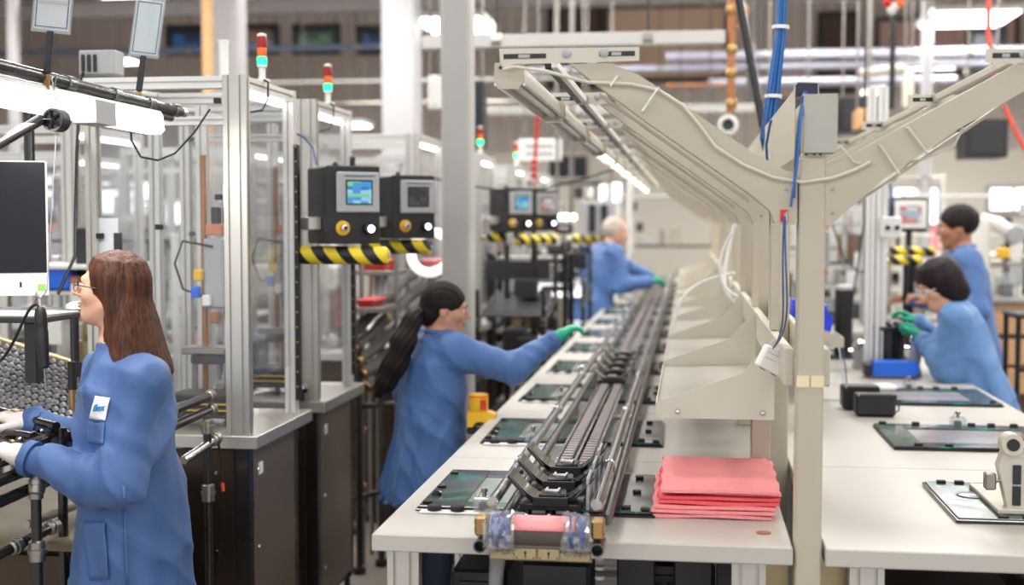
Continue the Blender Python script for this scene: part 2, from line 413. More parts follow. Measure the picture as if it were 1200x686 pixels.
while x < hall_x1:      # corrugation ribs of the back wall
    if ribmesh is None:
        o = MB().prism([(-.07, -.001, 0), (-.04, -.05, 0), (.04, -.05, 0), (.07, -.001, 0)], (0, 0, 3.4)).build('wall_rib', M['wall'], wb); ribmesh = o
    else:
        o = ribmesh.copy(); COL.objects.link(o)
    o.location = (x, hall_y1, 3.1); x += .34; i += 1
# big painted wall bays low, lighter band
low = MB().b2(hall_x0, hall_x1, hall_y1 - .12, hall_y1 - .002, 0, 3.05).build('wall_panel', mat('cream_wall', s2l(226, 220, 208), .6, var=.03, scale=.5), wb)
# bright windows of the back wall
M['daylight'] = mat('daylit_pane', (1, 1, 1), .3, var=0, emit=(.97, 1, 1), es=2.2)
def pw(n, u0, v0, u1, v1):
    Y = hall_y1 - .2; a = at(u0, v1, Y); b = at(u1, v0, Y)
    w = MB().b2(a.x, b.x, Y, Y + .03, a.z, b.z).build('window_%d' % n, M['daylight']); struct(w)
    f = MB()
    for (x0, x1, z0, z1) in ((a.x - .06, b.x + .06, a.z - .07, a.z), (a.x - .06, b.x + .06, b.z, b.z + .07), (a.x - .06, a.x, a.z, b.z), (b.x, b.x + .06, a.z, b.z)):
        f.b2(x0, x1, Y - .05, Y + .08, z0, z1)
    f.build('window_frame', M['wall_trim'], w)
    MB().b2((a.x + b.x) / 2 - .025, (a.x + b.x) / 2 + .025, Y - .03, Y, a.z, b.z).build('mullion', M['wall_trim'], w)
pw(1, 1048, 221, 1098, 262); pw(2, 1160, 221, 1215, 246); pw(3, 703, 214, 728, 237)
pw(4, 120, 214, 188, 250); pw(5, 30, 205, 62, 246); pw(6, 196, 236, 212, 262)

# building columns
def column(name, u0, u1, Y, m, label, depth=None, h=hall_h):
    a, b = at(u0, 262, Y), at(u1, 262, Y); w = b.x - a.x; d = depth or w * 1.1
    t = wthing(name, label, 'column', ((a.x + b.x) / 2, Y + d / 2, 0))
    MB().b2(a.x, b.x, Y, Y + d, .03, h - .003, min(.012, w * .1)).build('shaft', m, t)
    MB().b2(a.x - .06, b.x + .06, Y - .06, Y + d + .06, .001, .03, .004).build('base_plate', M['steel'], t)
    bo = None
    for sx in (a.x - .035, b.x + .035):
        for sy in (Y - .035, Y + d + .035):
            MB().lathe([(.014, .03), (.014, .045), (.008, .05)], (sx, sy, 0), n=6).build('bolt', M['steel'], t)
    return t
c1 = column('steel_column', 517, 551, 6.0, M['column'], 'light grey square steel column behind the woman with the ponytail')
column('steel_column', 448, 486, 14.6, M['wall_trim'], 'wide pale column far behind the second stack light')
column('steel_column', 253, 281, 12.5, M['wall_trim'], 'pale column rising behind the first machine cell')
column('steel_column', 1078, 1090, 17, M['wall_trim'], 'thin pale column behind the dark haired man on the right')
column('timber_clad_column', 239, 249, 12.0, M['wood'], 'narrow wood coloured post beside the pale column at upper left')
column('steel_column', 12, 22, 15, M['wall_trim'], 'slim pale column behind the computer at the left edge')

# overhead steelwork, pipes
def run(name, label, cat, a, b, r, m, hang=1, group=None, square=False, rodx=None):
    a, b = Vector(a), Vector(b)
    t = wthing(name, label, cat, tuple(a), group)
    if square:
        mb = MB(); d = (b - a); mb.b2(min(a.x, b.x), max(a.x, b.x), a.y - r, a.y + r, a.z - r, a.z + r, .008); mb.build('run', m, t)
    else: MB().tube(a, b, r, 12).build('run', m, t)
    n = max(2, int((b - a).length / 2.6))
    for k in range(n):
        p = a.lerp(b, (k + .5) / n)
        MB().tube((p.x, p.y, p.z + r * .9), (p.x, p.y, hall_h - .002), .007, 6).build('hanger_rod', M['charcoal'], t)
        MB().lathe([(r * 1.02, -.03), (r * 1.25, -.03), (r * 1.25, .03), (r * 1.02, .03)], p, (b - a), 12, True).build('clamp_ring', M['steel'], t)
    return t
g = at(551, 47, 8.0); h = at(850, 47, 8.0)
run('overhead_beam', 'long grey overhead beam crossing behind the raised arms', 'beam', (g.x - .3, 8.0, (g.z + h.z) / 2), (h.x, 8.0, (g.z + h.z) / 2), .042, M['column'], square=True)
def hrun(name, label, v, Y, u0, u1, r, m, cat='pipe', sq=False, group=None):
    p = at(u0, v, Y); q = at(u1, v, Y); run(name, label, cat, (p.x, Y, (p.z + q.z) / 2), (q.x, Y, (p.z + q.z) / 2), r, m, square=sq, group=group)
M['pipe_lilac'] = mat('pale_lilac_pipe', s2l(150, 150, 164), .4, var=.04)
M['pipe_blue'] = mat('grey_blue_pipe', s2l(96, 108, 134), .4, var=.05)
hrun('overhead_pipe', 'pale horizontal pipe, highest on the right behind the blue cables', 63, 18, 780, 1260, .07, M['pipe_lilac'])
hrun('overhead_pipe', 'lilac horizontal pipe, second from top on the right', 78, 18.4, 620, 1260, .05, M['pipe_lilac'])
hrun('overhead_pipe', 'pale horizontal pipe just above the steel box on the post', 96, 17.4, 830, 1120, .06, M['pipe_lilac'])
hrun('overhead_pipe', 'blue grey pipe crossing behind the wall screens on the left', 59, 19.6, -60, 520, .05, M['pipe_blue'])
hrun('overhead_pipe', 'thin grey pipe below the wall screens on the left', 97, 18.8, -60, 700, .025, M['column'])
hrun('overhead_pipe', 'thin pipe crossing behind both stack lights', 121, 17.6, 270, 620, .022, M['steel'])
hrun('overhead_pipe', 'orange brown thin pipe behind the red hoist', 100, 15, 780, 850, .022, M['copper'])
hrun('roof_truss_chord', 'dark horizontal truss chord along the top edge', 2, 16, -60, 1260, .09, mat('truss_paint', s2l(120, 116, 116), .6), cat='beam', sq=True)
hrun('cable_tray', 'grey horizontal cable tray above the far machines', 128, 16.5, 560, 1000, .05, M['column'], cat='tray', sq=True)
# tall dark doors / bays on the back wall
def wallbay(name, label, cat, u0, v0, u1, v1, m, frame=.08, Y=hall_y1 - .14, fm=None, pm=None):
    a, b = at(u0, v1, Y), at(u1, v0, Y); t = wthing(name, label, cat, ((a.x + b.x) / 2, Y, a.z))
    MB().b2(a.x, b.x, Y, Y + .1, a.z, b.z, .01).build('panel', m, t)
    fr = MB()
    for (x0, x1, z0, z1) in ((a.x - frame, b.x + frame, b.z, b.z + frame), (a.x - frame, b.x + frame, a.z - frame, a.z), (a.x - frame, a.x, a.z, b.z), (b.x, b.x + frame, a.z, b.z)):
        fr.b2(x0, x1, Y - .06, Y + .1, z0, z1, .01)
    fr.build('frame', fm or M['charcoal'], t)
    return t
M['brown_door'] = mat('brown_shutter', s2l(84, 62, 52), .6, var=.08)
wallbay('wall_shutter', 'dark brown wall opening beside the blue cable bundle', 'shutter', 962, 18, 1002, 105, M['brown_door'])
wallbay('wall_shutter', 'brown dark wall opening above the long grey beam', 'shutter', 646, 8, 702, 100, M['brown_door'])
wallbay('wall_shutter', 'tan lit wall opening left of the hanging cables', 'shutter', 712, 8, 850, 92, mat('tan_wall', s2l(226, 196, 172), .6, var=.06, scale=.8), fm=M['brown_door'])
wallbay('wall_shutter', 'blush wall opening beneath the ceiling lamp on the right', 'shutter', 1030, 22, 1190, 84, mat('blush_wall', s2l(204, 172, 162), .6, var=.06), fm=M['brown_door'])
for (u0, v0, u1, v1, m, l) in ((202, 36, 238, 58, 'screen_navy', 'dim wall screen left of the pale column'), (281, 35, 319, 57, 'screen_mix', 'wall screen with a red and grey picture behind the first stack light'), (350, 35, 391, 57, 'screen_green', 'wall screen with a green picture above the machine cells'), (425, 37, 449, 57, 'screen_navy', 'small wall screen with a blue picture beside the wide column'), (1140, 38, 1172, 80, 'screen_navy', 'dark blue wall screen behind the right arm')):
    t = wallbay('wall_screen', l, 'screen', u0, v0, u1, v1, M[m], .1, 20.0, M['black'])
    # hung from the roof by two rods
    for s_ in (-.3, .3):
        p = at((u0 + u1) / 2, v0, 20.0); MB().tube((p.x + s_, 20.06, p.z), (p.x + s_, 20.06, hall_h - .003), .015, 6).build('hanger_rod', M['steel'], t)

# ceiling lamps
def ceiling_lamp(c, sx, sy, label, rot=0):
    t = thing('ceiling_light', label, 'light', c, rot, 'ceiling lights of the hall')
    b = MB(); b.prism([(-sx / 2 - .05, -sy / 2 - .05, 0), (sx / 2 + .05, -sy / 2 - .05, 0), (sx / 2 + .05, sy / 2 + .05, 0), (-sx / 2 - .05, sy / 2 + .05, 0)], (0, 0, .07)); b.build('housing', M['white_pl'], t)
    MB().b2(-sx / 2, sx / 2, -sy / 2, sy / 2, -.02, -.001, .006).build('diffuser', M['lamp'], t)
    for s_ in (-1, 1): MB().tube((s_ * sx * .4, 0, .07), (s_ * sx * .4, 0, hall_h - c[2] - .002), .008, 6).build('hanger_rod', M['steel'], t)
    return t
first = None
for i, (lx, ly) in enumerate(LAMP_SPOTS):
    ceiling_lamp((lx, ly, 4.86), 1.2, .6, 'rectangular hall lamp hanging above the frame of the photo')
p = at(1141, 19, 17); ceiling_lamp((p.x, 17.3, 4.3), 1.0, 1.2, 'bright rectangular ceiling lamp at top right'); area('hall_lamp', (p.x, 17.3, 4.24), 1, 1.2, 60)
p = at(527, 17, 16.5); ceiling_lamp((p.x, 16.9, 4.3), .85, 1.2, 'bright rectangular ceiling lamp half hidden behind the grey column'); area('hall_lamp', (p.x, 16.9, 4.24), .85, 1.2, 60)
p = at(1088, 76, 21.5); ceiling_lamp((p.x, 21.5, p.z), .95, .9, 'smaller bright ceiling lamp above the sloping right arm'); area('hall_lamp', (p.x, 21.5, p.z - .06), .9, .9, 60)
for (u, v, Y, sx, l) in ((147, 72, 21, .35, 'small lamp glowing behind the first plastic card'), (1022, 107, 22, .28, 'small white lamp beside the black hanging rod'), (418, 147, 20, .35, 'small far lamp near the second stack light')):
    p = at(u, v, Y); ceiling_lamp(tuple(p), sx, .5, l)

# ------------------------------------------------------------------ assembly line worktops
TY0, TP, TZ = 3.03, 1.05, .9
LX0, LX1, RX0, RX1 = -.765, .25, .325, 1.345
def worktop(x0, x1, label, group, side):
    t = thing('workbench', label, 'workbench', (0, 0, 0), 0, group)
    MB().b2(x0, x1, .0015, TP - .0015, TZ - .043, TZ, .003).build('worktop', M['laminate'], t)
    sg = 1 if side < 0 else -1
    outer = x0 if side < 0 else x1; inner = x1 if side < 0 else x0
    for yy in (.06, TP - .06):
        MB().alu((outer + sg * .07, yy, .03), (outer + sg * .07, yy, TZ - .0435), .08, .04).build('leg', M['alu'], t)
        MB().alu((inner - sg * .1, yy, .03), (inner - sg * .1, yy, TZ - .0435), .08, .04).build('leg', M['alu'], t)
    MB().alu((outer + sg * .112, .06, .2), (inner - sg * .142, .06, .2), .04, .04, (0, 0, 1)).build('cross_rail', M['alu'], t)
    MB().alu((outer + sg * .112, TP - .06, .3), (inner - sg * .142, TP - .06, .3), .04, .04, (0, 0, 1)).build('cross_rail', M['alu'], t)
    for yy in (.06, TP - .06):
        for xx in (outer + sg * .07, inner - sg * .1): MB().lathe([(.03, 0.001), (.03, .012), (.012, .02), (.012, .0295)], (xx, yy, 0), n=12).build('foot', M['rubber'], t)
    return t
wl = worktop(LX0, LX1, 'x', 'white worktops of the left assembly line', -1)
wr = worktop(RX0, RX1, 'x', 'white worktops of the right assembly line', 1)
NW = 14
for k in range(NW):
    for (src, nm) in ((wl, 'left'), (wr, 'right')):
        if nm == 'right' and k > 4: continue
        o = src if k == 0 else dup(src)
        o.location = (0, TY0 + k * TP, 0)
        o['label'] = ('white laminate workbench at the near end of the %s line' % nm) if k == 0 else '%s white laminate workbench from the near end of the %s line' % (ORD[k], nm)

# small parts of the worktop: red cap holes
for (u, v, Y, l) in ((904, 640, 3.02, 'at the near edge, below the pink foam'), (880, 540, 4, 'behind the pink foam')):
    y = {640: 3.17, 540: 4.02}[v]; xx = .19
    tag(MB().lathe([(.018, .0005), (.018, .002), (.012, .003)], (xx, y, TZ), n=16).build('screw_cap', M['copper']), 'flat brown screw cap on the left worktop ' + l, 'cap')

# ------------------------------------------------------------------ conveyor track over the left worktops
cy0, cy1 = 2.99, 17.6
tr = wthing('conveyor_track', 'long twin tube conveyor running down the middle of the left worktops', 'conveyor', (-.33, cy0, TZ))
RAILS = [(-.462, .990, .0142, 'chrome'), (-.432, .955, .0142, 'dark_chrome'), (-.212, .990, .0142, 'chrome'), (-.187, .955, .0142, 'dark_chrome')]
for (x, z, r, m) in RAILS:
    MB().tube((x, cy0 + .03, z), (x, cy1, z), r, 16).build('rail_tube', M[m], tr)
for i in range(13):
    y = 3.55 + i * 1.05
    for (x, z, r, m) in RAILS:
        if z > .98: MB().lathe([(r + .0002, -.02), (r + .004, -.018), (r + .004, .018), (r + .0002, .02)], (x, y, z), (0, 1, 0), 14, True).build('tube_sleeve', M['chrome'], tr)
BX = (-.362, -.302)
def belt(x):
    mb = MB(); y = 3.12; 
    while y < 17.4:
        st = .045; mb.b2(x - .0165, x + .0165, y, y + .027, .9432, .9505); y += st
    return mb
for x in BX:
    b = MB().b2(x - .019, x + .019, 3.1, cy1, .934, .943).build('toothed_belt', M['black'], tr)
    belt(x).build('belt_teeth', mat('belt_tooth', s2l(128, 116, 114), .45, var=.2), b, kind='stuff')
for x in (-.388, -.332, -.276):
    MB().b2(x - .0045, x + .0045, 3.08, cy1, .915, .95, .001).build('belt_guide', M['chrome'], tr)
for i in range(13):
    y = 3.9 + i * 1.05
    MB().b2(-.475, -.175, y, y + .04, TZ + .001, TZ + .012, .002).build('cross_tie', M['alu'], tr)
    for (x) in (-.432, -.187): MB().b2(x - .014, x + .014, y + .004, y + .036, TZ + .012, .945, .002).build('tube_clamp', M['tan_metal'], tr)
    MB().b2(-.392, -.27, y + .006, y + .034, TZ + .0125, .9148, .001).build('belt_support', M['black'], tr)
# end unit with the wrapped roller
ry, rz = 2.955, .938
MB().lathe([(.0335, 0), (.0335, .21)], (-.437, ry, rz), (1, 0, 0), 28).build('roller', mat('grey_roller', s2l(84, 74, 68), .6), tr)
sh = []
for k in range(9):
    a = math.radians(15 + k * 15); sh.append((0, ry - .0345 * math.cos(a), rz + .0345 * math.sin(a)))
q = MB()
vs = [(-.405, p[1], p[2]) for p in sh] + [(-.255, p[1], p[2]) for p in sh]
q.add(vs, [(i, i + 1, i + 10, i + 9) for i in range(8)])
o = q.build('foam_sheet', M['pink'], tr); md = o.modifiers.new('thick', 'SOLIDIFY'); md.thickness = .003
for (xa, xb) in ((-.452, -.41), (-.272, -.232)):
    pr = []
    for k in range(9):
        t = k / 8; pr.append((.036 + .0035 * math.sin(t * 9) + .002 * math.sin(t * 23 + xa * 50), t * (xb - xa)))
    MB().lathe(pr, (xa, ry, rz), (1, 0, 0), 20).build('blue_tape', mat('blue_tape', s2l(36, 78, 160), .35, var=.25, scale=30), tr)
def crumple(x0, x1, seed):
    rr = random.Random(seed); mb = MB(); n, m_ = 22, 12; vs = []
    for j in range(m_):
        for k in range(n):
            a = 2 * math.pi * k / n; r = .043 + rr.uniform(-.006, .008)
            vs.append((x0 + (x1 - x0) * j / (m_ - 1) + rr.uniform(-.003, .003), ry - r * math.cos(a), rz + r * math.sin(a) - (.008 if math.sin(a) < -.5 else 0)))
    fs = [(j * n + k, j * n + (k + 1) % n, (j + 1) * n + (k + 1) % n, (j + 1) * n + k) for j in range(m_ - 1) for k in range(n)]
    return mb.add(vs, fs)
crumple(-.468, -.395, 3).build('plastic_wrap', M['wrap'], tr, sharp=12)
crumple(-.285, -.222, 5).build('plastic_wrap', M['wrap'], tr, sharp=12)
for x in (-.478, -.203):
    MB().b2(x - .015, x + .015, ry - .016, ry + .03, .925, .972, .005).build('end_bracket', M['brass'], tr)
    MB().tube((x - .017, ry - .002, .94), (x + .017, ry - .002, .94), .005, 8).build('bracket_screw', M['steel'], tr)
    MB().tube((x - .017, ry - .002, .958), (x + .017, ry - .002, .958), .005, 8).build('bracket_screw', M['steel'], tr)
    e = MB().pipe((x, ry - .03, .905), (x, ry + .06, .905), .0165, .0035, 18).build('pipe_end', M['dark_chrome'], tr)
    MB().lathe([(.0128, 0), (.0128, .004)], (x, ry + .02, .905), (0, 1, 0), 16).build('bore', M['black'], e)
MB().b2(-.46, -.22, ry - .004, ry + .02, .868, .892, .003).build('end_bar', M['tan_metal'], tr)
for x in (-.373, -.318):
    e = MB().b2(x - .026, x + .026, ry - .010, ry - .0045, .872, .9, .0015).build('keyhole_plate', M['tan_metal'], tr)
    kh = MB(); kh.lathe([(.0035, 0), (.0035, .0006)], (x, ry - .0106, .889), (0, 1, 0), 12); kh.b2(x - .0015, x + .0015, ry - .0108, ry - .0101, .877, .889); kh.build('keyhole', M['black'], e)
    for s_ in (-.02, .02): MB().lathe([(.002, 0), (.002, .0008)], (x + s_, ry - .0108, .877), (0, 1, 0), 8).build('screw', M['black'], e)
# dark mechanism under the near end
mech = wthing('drive_unit', 'dark belt drive hanging beneath the near end of the conveyor', 'drive', (-.33, 3.1, .45))
MB().b2(-.42, -.24, 3.2, 3.4, .5, .8, .01).build('housing', M['black'], mech)
MB().lathe([(.06, 0), (.06, .16), (.05, .17)], (-.41, 3.14, .66), (1, 0, 0), 20).build('motor', M['charcoal'], mech)
MB().path([(-.46, 3.1, .85), (-.47, 3.1, .75), (-.45, 3.12, .6), (-.47, 3.15, .45)], [.022, .016, .022, .018], 8).build('plastic_sleeve', M['clear_pl'], mech)
for i in range(9): MB().lathe([(.012, 0), (.012, .008)], (-.21, 3.12, .64 + i * .024), (0, 0, 1), 12).build('spring_coil', M['grey_pl'], mech)
MB().b2(-.43, -.23, 3.16, 3.2, .81, .855, .003).build('mounting_bar', M['steel'], mech)
for x in (-.13, .02, .13):
    MB().b2(x - .05, x + .05, 3.35, 3.4, .42, .85, .004).build('guard_plate', M['charcoal'], mech)

# dark equipment under the near ends of both lines
def under(x0, x1, y0, y1, z0, z1, name, label, side):
    t = wthing(name, label, 'equipment', ((x0 + x1) / 2, y0, z0))
    MB().b2(x0, x1, y0, y1, z0, z1, .008).build('case', M['black'], t)
    MB().b2(x0 + .02, x1 - .02, y0 - .006, y0 - .0005, z0 + .03, z1 - .03, .002).build('face_plate', M['charcoal'], t)
    for i in range(5): MB().b2(x0 + .04 + i * .03, x0 + .055 + i * .03, y0 - .01, y0 - .0065, z1 - .09, z1 - .05).build('vent_slot', M['rubber'], t)
    for (x, y) in ((x0 + .02, y0 + .02), (x1 - .02, y0 + .02), (x0 + .02, y1 - .02), (x1 - .02, y1 - .02)): MB().tube((x, y, .002), (x, y, z0), .012, 8).build('leg', M['black_pipe'], t)
    MB().path([(x1 - .05, y0, z1 - .1), (x1 - .02, y0 - .05, z1 - .05), (x1 + .02, y0 - .04, z1 - .2), (x1 - .04, y0, z0 + .05)], .007, 8).build('cable', M['grey_pl'], t)
under(-.62, -.47, 3.32, 3.8, .3, .74, 'power_supply', 'black equipment case under the left end of the near left workbench', -1)
under(-.18, .08, 3.45, 3.9, .3, .74, 'power_supply', 'black equipment case under the near left workbench, below the pink foam', -1)
under(.5, .82, 3.3, 3.8, .3, .74, 'power_supply', 'black equipment case under the near right workbench, close to the post', 1)
under(.86, 1.12, 3.42, 3.8, .3, .74, 'power_supply', 'black equipment case under the near right workbench, at the picture edge', 1)
for (pts, l) in ((((.09, .856), (.249, .856), (.249, .70)), 'left'), (((.327, .856), (.47, .856), (.327, .70)), 'right')):
    t = wthing('gusset_bracket', 'beige triangular bracket under the %s worktop beside the near post' % l, 'bracket', (pts[0][0], 3.06, .7))
    MB().prism([(x, 3.16, z) for x, z in pts], (0, .006, 0)).build('web', M['tan_metal'], t)
    MB().b2(min(p[0] for p in pts), max(p[0] for p in pts), 3.155, 3.2, .8502, .8565).build('flange', M['beige'], t)

# black carriages (nests)
def carriage():
    t = thing('carriage', 'x', 'carriage', (0, 0, 0), 0, 'black carriages on the conveyor belt')
    MB().b2(-.072, .072, -.045, .045, 0, .014, .002).build('base', M['black'], t)
    mb = MB(); n = 10; ax = []
    for k in range(n + 1):
        s_ = -1 + 2 * k / n; ax.append((s_ * .088, .016 + .052 * abs(s_) ** 2.0))
    P = [(x, 0, z) for x, z in ax] + [(x, 0, z - .012) for x, z in ax[::-1]]
    mb.prism([(x, -.04, z) for x, _, z in P], (0, .08, 0)); mb.build('cradle', M['black_gloss'], t)
    for s_ in (-1, 1):
        w = MB().box((s_ * .079, 0, .052), (.006, .1, .062), (0, s_ * .75, 0), .002).build('cradle_wing', M['charcoal'], t)
    c = MB(); c.b2(-.03, .03, -.03, .03, .016, .034, .004); c.build('clip', M['black_gloss'], t)
    u = MB().path([(-.014, .02, .036), (-.014, -.022, .04), (.014, -.022, .04), (.014, .02, .036)], .0028, 6).build('clip_bar', M['white_pl'], t)
    MB().b2(.082, .09, -.05, .05, .004, .075, .002).build('side_plate', M['grey_pl'], t)
    MB().b2(-.04, .04, -.052, -.046, .01, .03, .001).build('front_lip', M['black'], t)
    return t
ys = [(3.17, 'nearest the wrapped roller'), (3.37, 'second from the wrapped roller'), (3.57, 'third from the wrapped roller'), (5.72, 'front one of the far row of carriages'), (6.0, 'second of the far row of carriages'), (6.28, 'third of the far row of carriages'), (6.56, 'fourth of the far row of carriages'), (6.84, 'rearmost of the far row of carriages')]
c0 = carriage()
for i, (y, l) in enumerate(ys):
    o = c0 if i == 0 else dup(c0)
    o.location = (-.332, y, .9505); o['label'] = 'black cradle carriage on the belt, ' + l
    o.scale = (.86, .86, .86) if i >= 3 else (1.08, 1.12, 1.15)

# ------------------------------------------------------------------ glass panel fixtures lying on the worktops
def clampblock(t, x, y, big=False):
    c = MB().b2(x - .028, x + .028, y - .02, y + .02, .0075, .045, .004).build('clear_clamp', M['clear_pl'], t)
    MB().b2(x - .014, x + .014, y - .01, y + .01, .012, .032, .004).build('clamp_core', M['black'], c)
    MB().lathe([(.006, .045), (.006, .056), (.009, .058), (.009, .066), (.003, .07)], (x, y, 0), n=12).build('clamp_knob', M['steel'], c)
    MB().path([(x - .02, y, .04), (x - .012, y, .06), (x, y, .066)], .0025, 6).build('clamp_bail', M['chrome'], c)
def panel_fixture():
    t = thing('panel_fixture', 'x', 'fixture', (0, 0, 0), 0, 'dark glass panels in fixtures on the left worktops')
    MB().b2(-.3, -.02, -.268, -.21, .0006, .0065, .002).build('base_strip', M['white_pl'], t)
    fr = MB(); x0, x1, y0, y1 = -.31, .31, -.235, .27; a, b, c, d = -.19, .06, -.17, .18
    fr.b2(x0, a, y0, y1, .007, .015, .003); fr.b2(a, b, y0, c, .007, .015, .003); fr.b2(a, b, d, y1, .007, .015, .003); fr.b2(b, x1, y0, y1, .007, .015, .003)
    fr.build('panel', M['film'], t)
    MB().b2(x0 - .006, x1 + .006, y0 - .006, y1 + .006, .0008, .0069, .002).build('tray', M['black_gloss'], t)
    MB().b2(a, b, c, d, .0072, .0105).build('glass_window', M['grid_glass'], t)
    for (x, y) in ((-.262, -.25), (-.2, -.25)): MB().lathe([(.017, .0066), (.019, .009), (.019, .018), (.015, .021)], (x, y, 0), n=18).build('rubber_puck', M['rubber'], t)
    for (x, y) in ((-.29, -.2), (-.29, .0), (-.29, .2), (.24, -.2), (.26, .0), (.26, .2), (-.1, .25), (.29, -.22)): MB().b2(x - .012, x + .012, y - .011, y + .011, .0152, .024, .003).build('pad', M['black'], t)
    MB().lathe([(.014, .0152), (.014, .022), (.008, .027)], (-.285, -.1, 0), n=14).build('locator', M['black_gloss'], t)
    clampblock(t, -.13, -.24)
    return t
pf = panel_fixture()
for k in range(13):
    o = pf if k == 0 else dup(pf)
    o.location = (-.395, 3.53 + k * 1.052, TZ); o.rotation_euler = (0, 0, [0, .01, -.02, .0][k % 4])
    o['label'] = 'dark glass panel fixture under the conveyor, ' + ('nearest the wrapped roller' if k == 0 else '%s from the near end' % ORD[k])
def panel_right():
    t = thing('panel_fixture', 'x', 'fixture', (0, 0, 0), 0, 'dark glass panels on the right worktops')
    x0, x1, y0, y1 = -.3, .3, -.25, .25; a, b, c, d = -.2, .2, -.16, .15
    MB().b2(x0 - .004, x1 + .004, y0 - .004, y1 + .004, .0008, .0069, .002).build('tray', M['black_gloss'], t)
    fr = MB(); fr.b2(x0, a, y0, y1, .007, .014, .002); fr.b2(a, b, y0, c, .007, .014, .002); fr.b2(a, b, d, y1, .007, .014, .002); fr.b2(b, x1, y0, y1, .007, .014, .002)
    fr.build('panel', M['film'], t)
    MB().b2(a, b, c, d, .0072, .0092).build('glass_window', mat('pale_glass', s2l(150, 146, 150), .22, .1, var=.1, scale=3), t)
    for (x, y) in ((-.27, .235), (-.22, -.235), (-.15, .235), (.05, .235), (.12, .235), (.2, .235), (.27, -.2), (-.12, -.235)): MB().b2(x - .014, x + .014, y - .009, y + .009, .0142, .024, .003).build('pad', M['black'], t)
    clampblock(t, 0.0, .23)
    return t
pr_ = panel_right()
for k, (x, y, l) in enumerate(((.995, 4.66, 'before the black boxes'), (1.0, 5.75, 'just behind the black boxes'), (.93, 7.6, 'beyond the black cylinder fixture'))):
    o = pr_ if k == 0 else dup(pr_)
    o.location = (x, y, TZ); o['label'] = 'dark glass panel on the right worktop ' + l
# plain dark panel with the steel clamp at the right edge
t = thing('panel_fixture', 'dark glossy panel with a pale clamp at the right edge, nearest the camera', 'fixture', (.98, 3.58, TZ), 0, 'dark glass panels on the right worktops')
MB().b2(-.3, .34, -.24, .24, .0008, .010, .002).build('tray', M['black_gloss'], t)
MB().b2(-.293, .333, -.233, .233, .0102, .0135, .001).build('panel', M['film'], t)
for (x, y) in ((-.25, .22), (-.2, .22), (-.18, -.22), (-.12, -.22)): MB().b2(x - .013, x + .013, y - .008, y + .008, .0137, .021, .002).build('pad', M['black'], t)
MB().lathe([(.04, .0137), (.04, .016), (.034, .017)], (-.2, .05, 0), n=24).build('boss_ring', M['dark_chrome'], t)
t = wthing('press_clamp', 'pale metal press clamp with a dark pivot at the right edge of the picture', 'clamp', (1.16, 3.58, TZ + .0136))
cz = TZ + .014
MB().b2(.955 + .1, 1.33, 3.40, 3.74, cz, cz + .012, .002).build('base_plate', M['beige_lt'], t)
MB().prism([(1.085, 3.42, cz + .012), (1.16, 3.42, cz + .012), (1.16, 3.42, cz + .165), (1.075, 3.42, cz + .165), (1.06, 3.42, cz + .12)], (0, .045, 0)).build('upright', M['beige_lt'], t)
e = MB().lathe([(.028, 0), (.028, .05)], (1.09, 3.40, cz + .18), (0, 1, 0), 20).build('pivot_cap', M['beige_lt'], t)
MB().lathe([(.016, 0), (.016, .004)], (1.09, 3.3955, cz + .18), (0, 1, 0), 16).build('pivot_bore', M['black'], e)
MB().b2(1.12, 1.33, 3.41, 3.47, cz + .15, cz + .205, .012).build('lever', M['brass'], t)
for (x, z, w, h_) in ((1.105, .1, .02, .05), (1.14, .1, .018, .03), (1.105, .045, .02, .05)): MB().b2(x - w / 2, x + w / 2, 3.414, 3.4198, cz + z - h_ / 2, cz + z + h_ / 2, .001).build('slot', M['charcoal'], t)
e = MB().b2(1.03, 1.058, 3.43, 3.46, cz + .055, cz + .1, .004).build('side_block', M['steel'], t)
MB().tube((1.03, 3.445, cz + .078), (1.085, 3.445, cz + .078), .006, 8).build('block_pin', M['chrome'], t)

for ch in t.children: ch.location.x -= .26

# pink foam sheets, each a sheet of its own
def foam(x0, x1, y0, y1, z, seed, m, label, rz):
    rr = random.Random(seed); nx, ny = 14, 10; cx, cy = (x0 + x1) / 2, (y0 + y1) / 2; th = .0075
    top = []; bot = []
    for j in range(ny + 1):
        for i in range(nx + 1):
            px, py = x0 + (x1 - x0) * i / nx - cx, y0 + (y1 - y0) * j / ny - cy
            w = .0016 * math.sin(px * 22 + seed) * math.cos(py * 9 + seed * 2)
            jx = .003 * math.sin(py * 40 + seed) if i in (0, nx) else 0
            jy = .0025 * math.sin(px * 30 + seed * 3) if j in (0, ny) else 0
            top.append((px + jx, py + jy, th + w)); bot.append((px + jx, py + jy, w))
    n = (nx + 1) * (ny + 1); fs = []
    for j in range(ny):
        for i in range(nx):
            a = j * (nx + 1) + i; fs.append((a, a + 1, a + nx + 2, a + nx + 1)); fs.append((n + a, n + a + nx + 1, n + a + nx + 2, n + a + 1))
    ring = [i for i in range(nx + 1)] + [j * (nx + 1) + nx for j in range(1, ny + 1)] + [ny * (nx + 1) + i for i in range(nx - 1, -1, -1)] + [j * (nx + 1) for j in range(ny - 1, 0, -1)]
    for k in range(len(ring)):
        a, b = ring[k], ring[(k + 1) % len(ring)]; fs.append((b, a, n + a, n + b))
    o = MB().add(top + bot, fs).build('foam_sheet', m); o.location = (cx, cy, z); o.rotation_euler = (0, 0, rz)
    tag(o, label, 'foam sheet', 'stacked pink foam sheets')
FL = ['pink foam sheet at the very bottom of the stack', 'pink foam sheet second from the bottom, shifted left', 'pink foam sheet third from the bottom of the stack', 'deep pink foam sheet in the middle of the stack', 'deep pink foam sheet third from the top of the stack', 'pink foam sheet second from the top, sticking out at the right', 'pale pink foam sheet on top of the stack']
